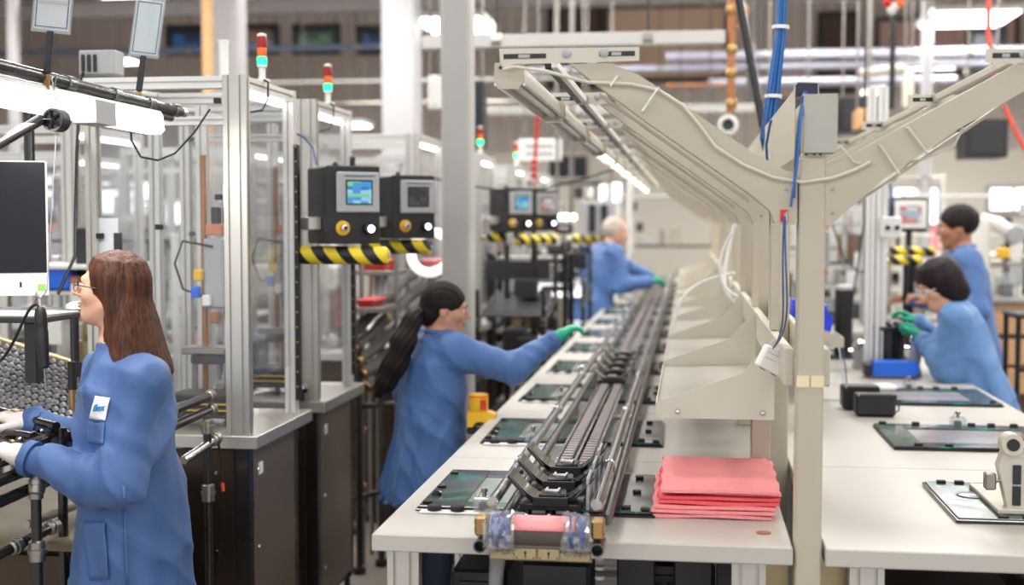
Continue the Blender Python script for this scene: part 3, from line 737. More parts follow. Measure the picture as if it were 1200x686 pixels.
offs = [(-.083, .222, 3.3, 3.79), (-.088, .226, 3.302, 3.79), (-.08, .23, 3.31, 3.8), (-.075, .235, 3.32, 3.8), (-.072, .238, 3.33, 3.81), (-.06, .247, 3.35, 3.82), (-.066, .235, 3.32, 3.80)]
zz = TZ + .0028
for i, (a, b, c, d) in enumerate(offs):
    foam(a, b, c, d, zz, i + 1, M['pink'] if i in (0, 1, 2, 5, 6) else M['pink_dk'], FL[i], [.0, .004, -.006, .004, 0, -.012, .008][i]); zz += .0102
# ------------------------------------------------------------------ branching lamp frames standing between the two lines
FY0, FP = 3.05, 1.04
def xz(u, v, Y=FY0): p = at(u, v, Y); return (p.x, p.z)
def plate(pts, y0, dy): return MB().prism([(x, y0, z) for x, z in pts], (0, dy, 0))
def lamp_frame():
    t = thing('forked_stand', 'x', 'frame', (0, 0, 0), 0, 'branching beige lamp frames between the lines')
    MB().b2(.256, .317, 0, .075, .012, 1.815, .004).build('post', M['beige'], t)
    MB().b2(.252, .321, -.002, .079, .0006, .012).build('base_plate', M['steel'], t)
    LA = [xz(*p) for p in ((712, 73), (748, 87), (790, 115), (880, 177), (934.5, 207), (934.5, 263), (909, 263), (902, 246), (877, 226), (820, 186), (758, 143), (700, 100), (668, 75))]
    plate(LA, .004, .07).build('left_arm', M['beige'], t)
    LB = [xz(*p) for p in ((585, 57), (749, 55), (749, 71), (700, 73), (604, 75), (592, 80), (586, 74))]
    br = plate(LB, .0, .0038).build('left_bracket', M['beige_lt'], t)
    RA = [xz(*p) for p in ((967.5, 198), (1093, 129), (1215, 62), (1240, 62), (1240, 84), (1119, 154), (1036, 210), (985, 254), (975, 264), (967.5, 264))]
    plate(RA, .004, .07).build('right_arm', M['beige'], t)
    RB = [xz(*p) for p in ((1155, 57), (1250, 57), (1250, 74), (1155, 74))]
    b2 = plate(RB, .0, .0038).build('right_bracket', M['beige_lt'], t)
    for (u0, u1, v, par) in ((590, 640, 66, br), (702, 744, 63, br), (1163, 1196, 65, b2)):
        a, b = xz(u0, v), xz(u1, v); z = (a[1] + b[1]) / 2
        s_ = MB().b2(a[0], b[0], -.0008, -.0001, z - .006, z + .006, .0004).build('slot', M['black'], par)
        MB().b2(a[0] + .35 * (b[0] - a[0]), a[0] + .62 * (b[0] - a[0]), -.0014, -.0009, z - .004, z + .004).build('slot_bar', M['grey_pl'], par)
    for (u, v, par) in ((664, 63, br), (708, 62, br), (1200, 63, b2)):
        x, z = xz(u, v); MB().lathe([(.011, -.001), (.011, -.003), (.006, -.006)], (x, 0, z), (0, 1, 0), 14).build('bolt', M['grey_pl'], par)
    # bolts near the post
    for (u, v) in ((922, 222), (922, 250), (976, 222), (976, 250)):
        x, z = xz(u, v); MB().lathe([(.004, 0), (.004, -.004)], (x, .004, z), (0, 1, 0), 8).build('rivet', M['steel'], t)
    # diagonal return flange on the underside
    f = MB(); a, b = xz(700, 103), xz(880, 231); f.prism([(a[0], .075, a[1] - .004), (b[0], .075, b[1] - .004), (b[0], .075, b[1] - .012), (a[0], .075, a[1] - .012)], (0, .035, 0)); f.build('arm_flange', M['beige_lt'], t)
    f = MB(); a, b = xz(1010, 232), xz(1190, 112); f.prism([(a[0], .075, a[1] - .004), (b[0], .075, b[1] - .004), (b[0], .075, b[1] - .012), (a[0], .075, a[1] - .012)], (0, .035, 0)); f.build('arm_flange', M['beige_lt'], t)
    # tray brackets behind the post
    return t
lf = lamp_frame()
NF = 11
for k in range(NF):
    o = lf if k == 0 else dup(lf)
    o.location = (0, FY0 + k * FP, 0)
    o['label'] = 'beige forked lamp frame nearest the camera with a steel box on its post' if k == 0 else '%s beige forked lamp frame from the camera' % ORD[k]

# long parts carried by the frames
def lamp_unit(k):
    lit = k >= 3
    t = thing('lamp_fixture', 'x', 'lamp', (0, 0, 0), 0, 'tube lamp fixtures under the left arms')
    x0, x1, z0, z1 = -.462, -.395, 1.985, 2.048
    MB().prism([(x0 + .012, .03, z1), (x1 - .012, .03, z1), (x1, .03, z0 + .012), (x1 - .006, .03, z0 + .012), (x1 - .018, .03, z1 - .008), (x0 + .018, .03, z1 - .008), (x0 + .006, .03, z0 + .012), (x0, .03, z0 + .012)], (0, .97, 0)).build('reflector', M['beige_lt'], t)
    MB().tube(((x0 + x1) / 2, .035, z0 + .024), ((x0 + x1) / 2, .995, z0 + .024), .013, 12).build('tube', M['tube_lit'] if lit else M['tube_dim'], t)
    for y in (.022, 1.001):
        e = MB().prism([(x0 - .002, y, z1), (x1, y, z1), (x1 + .004, y, z0 + .02), (x1 - .012, y, z0), (x0 + .006, y, z0), (x0 - .004, y, z0 + .02)], (0, .007, 0)).build('end_cap', M['beige'], t)
        MB().lathe([(.004, 0), (.004, -.002)], (x0 + .012, y, z1 - .012), (0, 1, 0), 8).build('screw', M['black'], e)
    MB().tube((x0 - .001, .03, z0 + .012), (x0 - .001, 1.0, z0 + .012), .004, 8).build('edge_bead', M['chrome'], t)
    MB().tube((x1 + .001, .03, z0 + .012), (x1 + .001, 1.0, z0 + .012), .004, 8).build('edge_bead', M['chrome'], t)
    return t
for lit_k in (0, 3):
    src = lamp_unit(lit_k)
    for k in (range(0, 3) if lit_k == 0 else range(3, NF - 1)):
        o = src if k == lit_k else dup(src)
        o.location = (0, FY0 + k * FP, 0)
        o['label'] = ('unlit tube lamp fixture under the left arm tips, %s from the camera' if k < 3 else 'glowing tube lamp fixture far along the left arm tips, %s from the camera') % ORD[k]
for (x, z, m, l) in ((-.345, 2.052, 'black', 'black cable channel running along the left arm tips'), (-.33, 2.055, 'white_pl', 'pale strip beside the black channel on the left arm tips'), (-.24, 2.06, 'beige_lt', 'beige rail running along the middle of the left arm brackets'), (.75, 2.045, 'beige_lt', 'beige rail running along the right arm brackets')):
    t = wthing('channel_rail', l, 'rail', (x, FY0, z))
    MB().b2(x - .008, x + .008, FY0 + .12, FY0 + (NF - 1) * FP, z - .01, z + .01, .002).build('rail', M[m], t)
    for k in range(1, NF): MB().b2(x - .012, x + .012, FY0 + k * FP - .03, FY0 + k * FP - .002, z - .013, z + .013, .002).build('rail_clip', M['alu'], t)
for (x0, x1, l) in ((.232, .2552, 'left'), (.318, .341, 'right')):
    t = wthing('shelf_beam', 'beige beam joining the %s side of the frame posts above the worktops' % l, 'beam', (x0, FY0, 1.27))
    MB().b2(x0, x1, FY0 + .08, FY0 + (NF - 1) * FP, 1.27, 1.36, .003).build('beam', M['beige_lt'], t)
    for k in range(NF - 1):
        y = FY0 + k * FP + .6; MB().b2(x0 - .002, x1 + .0, y, y + .03, 1.362, 1.66, .002).build('upright_channel', M['beige'], t)

# sloping shelf trays
def tray(sg, x_in, name_side):
    t = thing('shelf_tray', 'x', 'tray', (0, 0, 0), 0, 'sloping beige trays on the %s side of the frames' % name_side)
    X = lambda q: x_in - sg * q      # q measured outwards from the post
    y0, y1 = .40, 1.36
    side = [(X(.31), 1.138), (X(0), 1.138), (X(0), 1.36), (X(.085), 1.262), (X(.31), 1.182)]
    plate(side, y0, .004).build('side_plate', M['beige_lt'], t)
    plate(side, y1, .004).build('side_plate', M['beige_lt'], t)
    MB().prism([(X(.31), y0 + .0045, 1.172), (X(0.0), y0 + .0045, 1.185), (X(0), y0 + .0045, 1.181), (X(.31), y0 + .0045, 1.168)], (0, y1 - y0 - .005, 0)).build('tray_floor', M['laminate'], t)
    MB().b2(min(X(.31), X(.314)), max(X(.31), X(.314)), y0, y1, 1.138, 1.18).build('front_lip', M['beige_lt'], t)
    for q in (.255, .03): MB().lathe([(.0075, 0), (.0075, -.002), (.005, -.006), (0.001, -.007)], (X(q), y0, 1.156), (0, 1, 0), 12).build('screw', M['chrome'], t)
    for y in (y0 + .38,):
        e = MB().b2(min(X(.04), X(-.016)), max(X(.04), X(-.016)), y, y + .07, TZ + .0008, 1.167, .003).build('tray_leg', M['beige'], t)
        for z in (.93, 1.06): MB().b2(min(X(-.0162), X(-.017)), max(X(-.0162), X(-.017)), y + .02, y + .05, z - .014, z + .014).build('slot', M['black'], e)
    return t
tl = tray(1, .231, 'left')
for k in range(NF - 1):
    o = tl if k == 0 else dup(tl)
    o.location = (0, FY0 + k * FP, 0); o['label'] = ('sloping beige shelf tray nearest the camera, above the pink foam' if k == 0 else '%s sloping beige shelf tray from the camera on the conveyor side' % ORD[k])
tr_ = tray(-1, .3425, 'right')
for i, k in enumerate(range(2, NF - 1)):
    o = tr_ if i == 0 else dup(tr_)
    o.location = (0, FY0 + k * FP, 0); o['label'] = ('beige shelf tray right of the post, carrying the bright blue bin' if i == 0 else '%s beige shelf tray from the camera on the right hand side' % ORD[i])
p = at(976, 377, 5.8)
t = wthing('blue_bin', 'small bright blue plastic bin on the right shelf tray beside the post', 'bin', (.5, 5.75, 1.22))
MB().prism([(.45, 5.72, 1.232), (.62, 5.72, 1.175 + .012), (.635, 5.72, 1.24), (.60, 5.72, 1.30), (.46, 5.72, 1.33)], (0, .16, 0)).build('bin_body', mat('royal_blue', s2l(20, 60, 222), .4), t)
MB().b2(.455, .612, 5.715, 5.885, 1.30, 1.306, .002).build('bin_rim', M['blue_pl'], t)

# cable trough on the post tops, and the steel box
t = wthing('cable_trough', 'pale sheet metal cable trough running back over the post tops', 'trough', (.26, 3.1, 1.82))
ty1 = FY0 + 8 * FP
tb = MB(); tb.b2(.252, .2535, 3.16, ty1, 1.818, 1.985); tb.build('side_wall', M['beige_lt'], t)
MB().b2(.3, .3015, 3.26, ty1, 1.818, 1.985).build('side_wall', M['beige_lt'], t)
MB().b2(.2535, .3, 3.16, ty1, 1.818, 1.821).build('trough_floor', M['beige_lt'], t)
mo = MB(); mo.prism([(.252, 3.14, 1.965), (.305, 3.14, 1.965), (.305, 3.14, 1.995), (.258, 3.14, 1.997), (.25, 3.14, 1.99)], (0, .02, 0)); mo.build('trough_mouth', mat('navy_lining', s2l(34, 36, 66), .5), t)
MB().path([(.25, 3.139, 1.964), (.25, 3.139, 1.992), (.257, 3.139, 1.998), (.304, 3.139, 1.996), (.306, 3.139, 1.966)], .0015, 6).build('mouth_edge', M['beige_lt'], t)
a, b = at(941, 180, 3.06), at(981, 111, 3.06)
t = wthing('junction_box', 'square grey steel box on top of the nearest frame post', 'box', (a.x, 3.0, a.z))
MB().b2(a.x, b.x, 3.05, 3.13, a.z + .001, b.z, .003).build('box_body', mat('grey_box', s2l(158, 155, 146), .4, .3), t)
MB().b2(a.x - .001, b.x + .001, 3.045, 3.0498, a.z, b.z + .001, .0015).build('box_lid', mat('grey_box_lid', s2l(168, 165, 155), .42, .25, var=.04, scale=9), t)
MB().b2(.262, .312, 3.06, 3.12, 1.8155, a.z + .001, .002).build('mounting_foot', M['beige_lt'], t)
for x in (.272, .29, .304): MB().lathe([(.003, 0), (.003, -.002)], (x, 3.06, 1.822), (0, 1, 0), 8).build('foot_hole', M['black'], t)

# tapes on the near post
t = tag(MB().b2(.255, .284, 3.0475, 3.0498, 1.278, 1.305).build('masking_tape', M['tape']), 'left square of cream masking tape on the near post', 'tape')
t = tag(MB().b2(.288, .3172, 3.0475, 3.0498, 1.278, 1.305).build('masking_tape', M['tape']), 'right square of cream masking tape on the near post', 'tape')
# red sticker, blue leads and the white module
x, z = xz(919, 253); 
t = tag(MB().b2(x - .009, x + .009, 3.0515, 3.0537, z - .014, z + .014).build('red_sticker', M['red']), 'small red and white warning sticker on the left arm root', 'sticker')
MB().b2(x + .0, x + .007, 3.0508, 3.0514, z - .012, z + .002).build('white_mark', M['paper'], t)
t = wthing('data_cable', 'pair of blue leads hanging from the arm root to the white module', 'cable', (x, 3.05, z))
MB().path(bez((x, 3.045, z), (x - .012, 3.03, z - .18), (x + .015, 3.0, z - .25), (x - .006, 3.3, z - .335), 18), .0022, 6).build('lead', M['navy_cable'], t)
MB().path(bez((x + .002, 3.045, z), (x - .002, 3.03, z - .16), (x + .026, 3.0, z - .25), (x - .002, 3.3, z - .33), 18), .0022, 6).build('lead', M['navy_cable'], t)
t = wthing('data_cable', 'dark blue cable dropping from the trough mouth beside the near post', 'cable', (.27, 3.12, 1.98))
MB().path([(.275, 3.16, 1.982), (.272, 3.13, 1.972), (.262, 3.06, 1.955), (.253, 3.04, 1.9), (.245, 3.035, 1.8), (.243, 3.035, 1.72)], .0035, 6).build('lead', M['navy_cable'], t)
MB().path([(.28, 3.16, 1.982), (.276, 3.13, 1.970), (.266, 3.055, 1.95), (.256, 3.035, 1.9), (.249, 3.03, 1.8), (.236, 3.04, 1.70)], .0035, 6).build('lead', M['blue_cable'], t)
p = at(908, 424, 3.32)
t = thing('power_module', 'white plastic module hanging tilted on blue leads before the nearest tray', 'module', tuple(p)); t.rotation_euler = (0, math.radians(27), math.radians(12))
MB().box((0, 0, 0), (.082, .04, .06), None, .004).build('module_body', M['white_pl'], t)
for x_, z_, w_ in ((-.018, .014, .03), (.02, .014, .022), (-.018, 0, .03), (.02, -.002, .022)): MB().box((x_, -.0203, z_), (w_, .0006, .0016)).build('print_line', M['grey_pl'], t)
for x_ in (-.02, .012): MB().lathe([(.007, 0), (.007, .002)], (x_, 0, -.0305), (0, 0, -1), 12).build('socket', M['black'], t)
# beige lead lying along the arms with clips
t = wthing('beige_cable', 'beige cable sagging along the nearest left arm and across the post', 'cable', (-.44, 3.05, 2.04))
pts = [(590, 82), (604, 79), (640, 84), (690, 97), (740, 99), (772, 106), (800, 124), (822, 150), (838, 172), (870, 193), (905, 208), (940, 214), (975, 209), (1000, 200), (1020, 190)]
MB().path([Vector((xz(u, v)[0], 3.043, xz(u, v)[1])) for u, v in pts], .0042, 8).build('lead', M['beige_lt'], t)
for (a, b) in (((772, 103), (753, 131)), ((724, 90), (716, 101))):
    p, q = xz(*a), xz(*b); MB().path([(p[0], 3.050, p[1]), (p[0], 3.036, p[1]), (q[0], 3.036, q[1]), (q[0], 3.05, q[1])], .0025, 6).build('cable_tie', M['white_pl'], t)
t = wthing('beige_cable', 'beige cable hanging beneath the nearest right arm with two ties', 'cable', (.5, 3.05, 1.8))
pts = [(985, 172), (1000, 190), (1008, 192)]
MB().path([Vector((xz(u, v)[0], 3.044, xz(u, v)[1])) for u, v in pts], .002, 6).build('tie_tail', M['beige_lt'], t)
pts = [(1036, 216), (1050, 212), (1058, 200), (1068, 190), (1085, 186), (1100, 180), (1120, 170), (1126, 158), (1130, 148)]
MB().path([Vector((xz(u, v)[0], 3.07, xz(u, v)[1])) for u, v in pts], .003, 6).build('lead', M['beige_lt'], t)
for (a, b) in (((1031, 171), (1053, 204)), ((1063, 150), (1086, 180))):
    p, q = xz(*a), xz(*b); MB().path([(p[0], 3.050, p[1]), (p[0], 3.040, p[1]), (q[0], 3.040, q[1]), (q[0], 3.05, q[1])], .0032, 6).build('cable_tie', M['beige_lt'], t)
# white hoses by the far trays
t = wthing('white_hose', 'white hose looping down onto the third tray', 'hose', (.2, 5.4, 1.6))
MB().path(bez((.2, 5.6, 1.66), (.12, 5.5, 1.35), (.16, 5.4, 1.4), (.2, 5.5, 1.31), 12), .008, 8).build('hose', M['white_pl'], t)
MB().path(bez((-.06, 5.55, 1.2), (-.05, 5.6, 1.42), (.12, 5.7, 1.42), (.2, 5.6, 1.45), 14), .008, 8).build('hose', M['white_pl'], t)
MB().path(bez((.17, 5.2, 1.62), (.1, 5.2, 1.5), (.12, 5.2, 1.4), (.2, 5.2, 1.37), 10), .006, 8).build('hose', M['white_pl'], t)
# network bundle from the roof
t = wthing('cable_bundle', 'thick bundle of bright blue cables dropping from the roof into the trough', 'cables', (.42, 4.4, 1.9))
top = at(918, -60, 4.4); mid = at(914, 40, 4.4); low_ = at(904, 118, 4.4); end = at(898, 162, 4.4)
for i in range(9):
    a = i * 2.4; r = .010 * math.sqrt(i / 2 + .3) * .75; dx, dy = r * math.cos(a), r * math.sin(a)
    sp_ = 1.5
    pts = [Vector((top.x + .02, top.y, hall_h - .1)), top, mid, low_, end]
    pts = [q + Vector((dx * (sp_ if j >= 3 else 1), dy * (sp_ if j >= 3 else 1), 0)) for j, q in enumerate(pts)]; pts.append(Vector((.27 + dx, 4.5 + dy, 1.9)))
    MB().path(pts, .0052, 6).build('network_cable', M['blue_cable'], t)
for (u, v) in ((914.5, 32), (906, 113)):
    q = at(u, v, 4.4); MB().lathe([(.026, -.006), (.029, -.006), (.029, .006), (.026, .006)], q, (0.03, 0, 1), 14, True).build('cable_tie', M['white_pl'], t)
# wide navy cable from the rail, hanging loop
t = wthing('data_cable', 'thin dark blue cable looping beside the trough side wall', 'cable', (.2, 3.9, 1.9))
q0, q1, q2 = at(903, 142, 4.0), at(898, 170, 4.0), at(899, 189, 4.0)
MB().path([Vector((.262, 4.02, 1.98)), q0, q1, q2], .004, 6).build('lead', M['navy_cable'], t)

# ------------------------------------------------------------------ items on the right worktops
def blackbox(name, label, x0, x1, y, d, h):
    t = wthing(name, label, 'box', ((x0 + x1) / 2, y, TZ), 'black plastic boxes on the right worktop')
    MB().b2(x0, x1, y, y + d, TZ + .004, TZ + h, .008).build('body', M['black'], t)
    MB().b2(x0 - .003, x1 + .003, y - .002, y + d * .6, TZ + h * .82, TZ + h + .003, .004).build('lid', M['black'], t)
    MB().b2(x0 + .01, x1 - .01, y + .004, y + d - .01, TZ + .0005, TZ + .0045).build('base', M['rubber'], t)
    MB().tube((x0 + .01, y - .004, TZ + h - .004), (x0 + .01, y - .004, TZ + h + .008), .004, 6).build('latch', M['grey_pl'], t)
    MB().path([(x1, y + .02, TZ + h * .8), (x1 + .014, y + .02, TZ + h * .7), (x1 + .014, y + .02, TZ + h * .3), (x1, y + .02, TZ + h * .2)], .003, 6).build('side_bail', M['black'], t)
a = at(1003, 485, 5.15); b = at(1050, 485, 5.15)
blackbox('tool_box', 'small black box on the right worktop, in front of the other black box', a.x, b.x, 5.15, .10, .088)
a = at(988, 481, 5.32); b = at(1030, 481, 5.32)
blackbox('tool_box', 'small black box on the right worktop, partly behind the front one', a.x, b.x, 5.32, .12, .098)
q = at(1012, 452, 5.9); t = tag(MB().lathe([(.06, 0), (.068, .008), (.055, .024), (.03, .032), (.0, .034)], (0, 0, 0), n=18).build('computer_mouse', M['white_pl']), 'white rounded lump lying before the blue block on the right worktop', 'mouse'); t.location = (.885, 6.0, TZ + .001); t.scale = (1.1, .7, 1)
x0, x1 = at(1021, 440, 6.5).x, at(1075, 440, 6.5).x
t = wthing('blue_block', 'bright blue fixture block at the foot of the black cylinder on the right worktop', 'block', ((x0 + x1) / 2, 6.5, TZ))
MB().prism([(x0, 6.45, TZ + .012), (x1 - .01, 6.45, TZ + .012), (x1 + .006, 6.45, TZ + .05), (x1 - .01, 6.45, TZ + .082), (x0 + .01, 6.45, TZ + .08), (x0, 6.45, TZ + .05)], (0, .14, 0)).build('block_body', M['blue_pl'], t)
MB().b2(x0 - .02, x1 - .02, 6.44, 6.6, TZ + .001, TZ + .0118, .003).build('block_base', M['black'], t)
MB().b2(x0 - .035, x0 - .001, 6.46, 6.58, TZ + .012, TZ + .07, .004).build('end_block', M['black'], t)
# the black fixture she works on
cx = at(1040, 400, 6.75).x
t = wthing('work_fixture', 'black ribbed cylinder fixture in front of the woman in safety glasses', 'fixture', (cx, 6.75, TZ))
hgt = at(1040, 382, 6.75).z
f = MB().lathe([(.085, TZ + .001), (.085, TZ + .03), (.078, TZ + .035), (.078, hgt - .02), (.086, hgt - .015), (.086, hgt - .001), (.06, hgt)], (cx, 6.75, 0), n=28).build('cylinder', M['black'], t)
for k in range(14):
    a = 2 * math.pi * k / 14; MB().box((cx + .0805 * math.cos(a), 6.75 + .0805 * math.sin(a), TZ + .035 + (hgt - TZ - .06) / 2), (.007, .01, hgt - TZ - .062), (0, 0, a)).build('rib', M['black_gloss'], t)
for k in range(8):
    a = 2 * math.pi * k / 8; MB().lathe([(.012, hgt), (.012, hgt + .012), (.006, hgt + .016)], (cx + .06 * math.cos(a), 6.75 + .06 * math.sin(a), 0), n=8).build('top_peg', M['black_gloss'], t)
for (u, v0, v1, Y, l) in ((1006, 432, 398, 6.9, 'clear bottle shaped fixture left of the black cylinder'), (1014, 430, 402, 7.2, 'second clear fixture left of the black cylinder'), (1072, 430, 394, 6.6, 'clear stepped fixture right of the black cylinder')):
    q = at(u, v0, Y); t = wthing('clear_fixture', l, 'fixture', (q.x, Y, TZ)); zt = at(u, v1, Y).z
    MB().lathe([(.034, TZ + .001), (.036, TZ + .02), (.026, TZ + .05), (.03, TZ + .09), (.022, zt - .04), (.03, zt - .03)], (q.x, Y, 0), n=18).build('body', M['grey_pl'], t)
    MB().lathe([(.03, zt - .029), (.034, zt - .015), (.02, zt)], (q.x, Y, 0), n=18).build('cap', M['chrome'], t)
    MB().tube((q.x - .05, Y, zt - .06), (q.x + .02, Y, zt - .06), .008, 8).build('side_knob', M['chrome'], t)
for (u, Y, zt, r, l) in ((988, 7.4, 1.32, .05, 'dark cylinder canister beyond the bright blue bin'), ):
    q = at(u, 400, Y); t = wthing('canister', l, 'canister', (q.x, Y, TZ))
    MB().lathe([(r, TZ + .001), (r, zt - .03)], (q.x, Y, 0), n=20).build('body', M['black'], t)
    MB().lathe([(r * 1.05, zt - .0295), (r * 1.05, zt - .01), (r * .5, zt)], (q.x, Y, 0), n=20).build('cap', M['grey_pl'], t)
for (u, l, m) in ((985, 'white lead', 'white_pl'), (989, 'dark blue lead', 'navy_cable')):
    q = at(u, 452, 5.6); top = at(u - 1, 402, 5.5)
    t = wthing('lead', '%s hanging from the right tray down to the worktop beside the post' % l, 'cable', tuple(top))
    MB().path([Vector((top.x, 5.52, 1.14)), Vector((top.x + .012, 5.5, 1.05)), Vector((q.x + .01, 5.55, TZ + .02)), Vector((q.x, 5.6, TZ + .004)), Vector((q.x - .08, 5.62, TZ + .004))], .0028, 6).build('lead', M[m], t)
# yellow tape dispenser by the middle woman, clamped to the table edge
p = at(565, 490, 4.95)
t = wthing('tape_dispenser', 'yellow tape dispenser with a red label on the left edge of the worktop', 'dispenser', tuple(p))
MB().prism([(p.x - .052, 4.9, p.z - .03), (p.x - .03, 4.9, p.z - .03), (p.x - .02, 4.9, p.z - .012), (p.x + .01, 4.9, p.z - .008), (p.x + .026, 4.9, p.z - .028), (p.x + .045, 4.9, p.z - .028), (p.x + .06, 4.9, p.z + .02), (p.x + .03, 4.9, p.z + .03), (p.x - .05, 4.9, p.z + .03)], (0, .07, 0)).build('holder', M['yellow'], t)
MB().b2(p.x - .055, p.x + .05, 4.91, 4.96, p.z - .06, p.z - .031, .006).build('clamp_jaw', M['black'], t)
MB().b2(p.x + .0, p.x + .12, 4.92, 4.95, p.z - .045, p.z - .033, .002).build('clamp_bar', M['black'], t)
e = MB().lathe([(.036, 0), (.038, .004), (.038, .062), (.034, .066)], (p.x - .012, 4.94, p.z + .031), n=22).build('cup', M['yellow'], t)
MB().lathe([(.039, 0), (.039, .008)], (p.x - .012, 4.94, p.z + .085), n=22).build('cup_rim', M['orange'], e)
MB().b2(p.x + .002, p.x + .024, 4.896, 4.904, p.z + .04, p.z + .078, .001).build('red_label', M['red'], e)
# ------------------------------------------------------------------ machine cells of aluminium profile with clear panels
def cell(xr, y0, W_, D_, label, seed=0, detail=True, zt=2.155, group='machine cells in aluminium frames'):
    rr = random.Random(seed)
    t = wthing('machine_cell', label, 'machine', (xr - W_ / 2, y0 + D_ / 2, 0), group)
    xl, y1, zd = xr - W_, y0 + D_, .95
    A = M['alu']; B = M['alu_white']
    # cabinet
    for (x, y) in ((xl + .03, y0 + .03), (xr - .03, y0 + .03), (xl + .03, y1 - .03), (xr - .03, y1 - .03)):
        MB().b2(x - .025, x + .025, y - .025, y + .025, .1, zd - .045, .003).build('corner_post', M['black_pipe'], t)
        MB().lathe([(.045, .002), (.045, .012), (.014, .03), (.014, .0995)], (x, y, 0), n=12).build('levelling_foot', M['rubber'], t)
    MB().b2(xr - .012, xr - .004, y0 + .056, y1 - .056, .13, zd - .05, .002).build('side_panel', M['cabinet_steel'], t)
    MB().b2(xl + .004, xl + .012, y0 + .056, y1 - .056, .13, zd - .05, .002).build('side_panel', M['cabinet_steel'], t)
    MB().b2(xl + .056, xr - .056, y0 + .006, y0 + .014, .13, zd - .05, .002).build('front_panel', M['brown_steel'], t)
    MB().b2(xl + .02, xr - .02, y0 + .02, y1 - .02, .1, .128).build('cabinet_floor', M['black'], t)
    for z in (.25, .55, .82):
        MB().lathe([(.008, 0), (.006, .004)], (xr - .004, y0 + .1, z), (1, 0, 0), 8).build('panel_screw', M['chrome'], t)
        MB().lathe([(.008, 0), (.006, .004)], (xr - .12, y0 + .006, z), (0, -1, 0), 8).build('panel_screw', M['chrome'], t)
    MB().b2(xr - .0035, xr - .001, y0 + .1, y0 + .14, .8, .84).build('paper_label', M['paper'], t)
    MB().b2(xl - .01, xr + .03, y0 - .01, y1 + .07, zd - .0445, zd, .003).build('deck', A, t)
    # frame
    MB().alu((xr - .04, y0 + .022, zd + .0005), (xr - .04, y0 + .022, zt), .08, .04).build('front_post', A, t)
    MB().alu((xl + .022, y0 + .022, zd + .0005), (xl + .022, y0 + .022, zt - .05), .04, .04).build('front_post', A, t)
    MB().alu((xr - .022, y1 - .022, zd + .0005), (xr - .022, y1 - .022, zt), .04, .04).build('rear_post', B, t)
    MB().alu((xl + .022, y1 - .022, zd + .0005), (xl + .022, y1 - .022, zt), .04, .04).build('rear_post', B, t)
    MB().alu((xl, y0 + .022, zt - .024), (xr - .081, y0 + .022, zt - .024), .04, .04, (0, 0, 1)).build('top_beam', B, t)
    MB().alu((xl + .044, y1 - .022, zt - .024), (xr - .044, y1 - .022, zt - .024), .04, .04, (0, 0, 1)).build('top_beam', B, t)
    for x in (xl + .022, xr - .022): MB().alu((x, y0 + .044, zt - .024), (x, y1 - .044, zt - .024), .04, .04, (0, 0, 1)).build('top_beam', B, t)
    MB().alu((xl + .044, y0 + .022, zt - .15), (xr - .081, y0 + .022, zt - .15), .03, .03, (0, 0, 1)).build('cross_beam', B, t)
    MB().b2(xr - .06, xr - .03, y0 + .05, y1 - .05, zt - .062, zt - .047, .003).build('light_bar', M['tube_lit'], t)
    # panels
    pn = MB().b2(xl + .044, xr - .082, y0 + .018, y0 + .023, zd + .03, zt - .17).build('clear_panel', M['acrylic'], t)
    MB().b2(xr - .024, xr - .019, y0 + .044, y1 - .044, zd + .18, zt - .07).build('clear_panel', M['acrylic'], t)
    MB().b2(xl + .044, xr - .044, y1 - .024, y1 - .019, zd + .03, zt - .07).build('clear_panel', M['acrylic'], t)
    MB().b2(xl + .019, xl + .024, y0 + .044, y1 - .044, zd + .03, zt - .07).build('clear_panel', M['acrylic'], t)
    if detail:
        for (x, z) in ((xl + .05, 1.62), (xr - .1, 1.75), (xl + .05, 2.0), (xr - .1, 2.07), (xl + .26, 1.65)): MB().b2(x - .012, x + .012, y0 + .0, y0 + .0175, z - .009, z + .009, .002).build('panel_clip', M['black'], t)
        # inner column, light curtain
        MB().alu((xl + .24, y1 - .1, zd + .001), (xl + .24, y1 - .1, zt - .06), .04, .04).build('inner_post', B, t)
        MB().b2(xr + .001, xr + .018, y1 - .05, y1 - .02, zd + .05, zt - .2, .002).build('light_curtain', M['black'], t)
        lc = MB()
        for k in range(17): lc.b2(xr + .006, xr + .013, y1 - .0515, y1 - .0501, zd + .1 + k * .056, zd + .104 + k * .056)
        lc.build('curtain_lights', M['yellow'], t, kind='stuff')
    # machine inside
    cx, cy = xr - W_ * .56, y0 + D_ * .5
    MB().tube((cx + .06, cy, zd + .001), (cx + .06, cy, zt - .25), .011, 10).build('guide_rod', M['copper'], t)
    MB().tube((cx + .12, cy + .05, zd + .001), (cx + .12, cy + .05, zt - .35), .012, 10).build('guide_rod', M['chrome'], t)
    MB().b2(cx + .08, cx + .14, cy - .04, cy + .03, 1.62, 1.66, .004).build('cylinder_block', mat('salmon_block', s2l(208, 128, 100), .5), t)
    MB().b2(cx + .095, cx + .125, cy - .025, cy + .005, 1.661, 1.72, .004).build('cylinder_cap', M['black'], t)
    MB().b2(cx + .07, cx + .145, cy - .04, cy + .03, 1.36, 1.61, .008).build('actuator', M['grey_pl'], t)
    MB().b2(cx - .0, cx + .16, cy - .08, cy + .04, 1.20, 1.225, .004).build('tool_plate', M['steel'], t)
    MB().b2(cx + .03, cx + .15, cy - .07, cy + .03, 1.165, 1.199, .006).build('gripper', M['charcoal'], t)
    MB().path([(cx + .11, cy - .045, 1.58), (cx + .0, cy - .05, 1.6), (cx - .03, cy - .05, 1.52), (cx, cy - .05, 1.43), (cx + .08, cy - .045, 1.4)], .0045, 6).build('air_hose', M['black'], t)
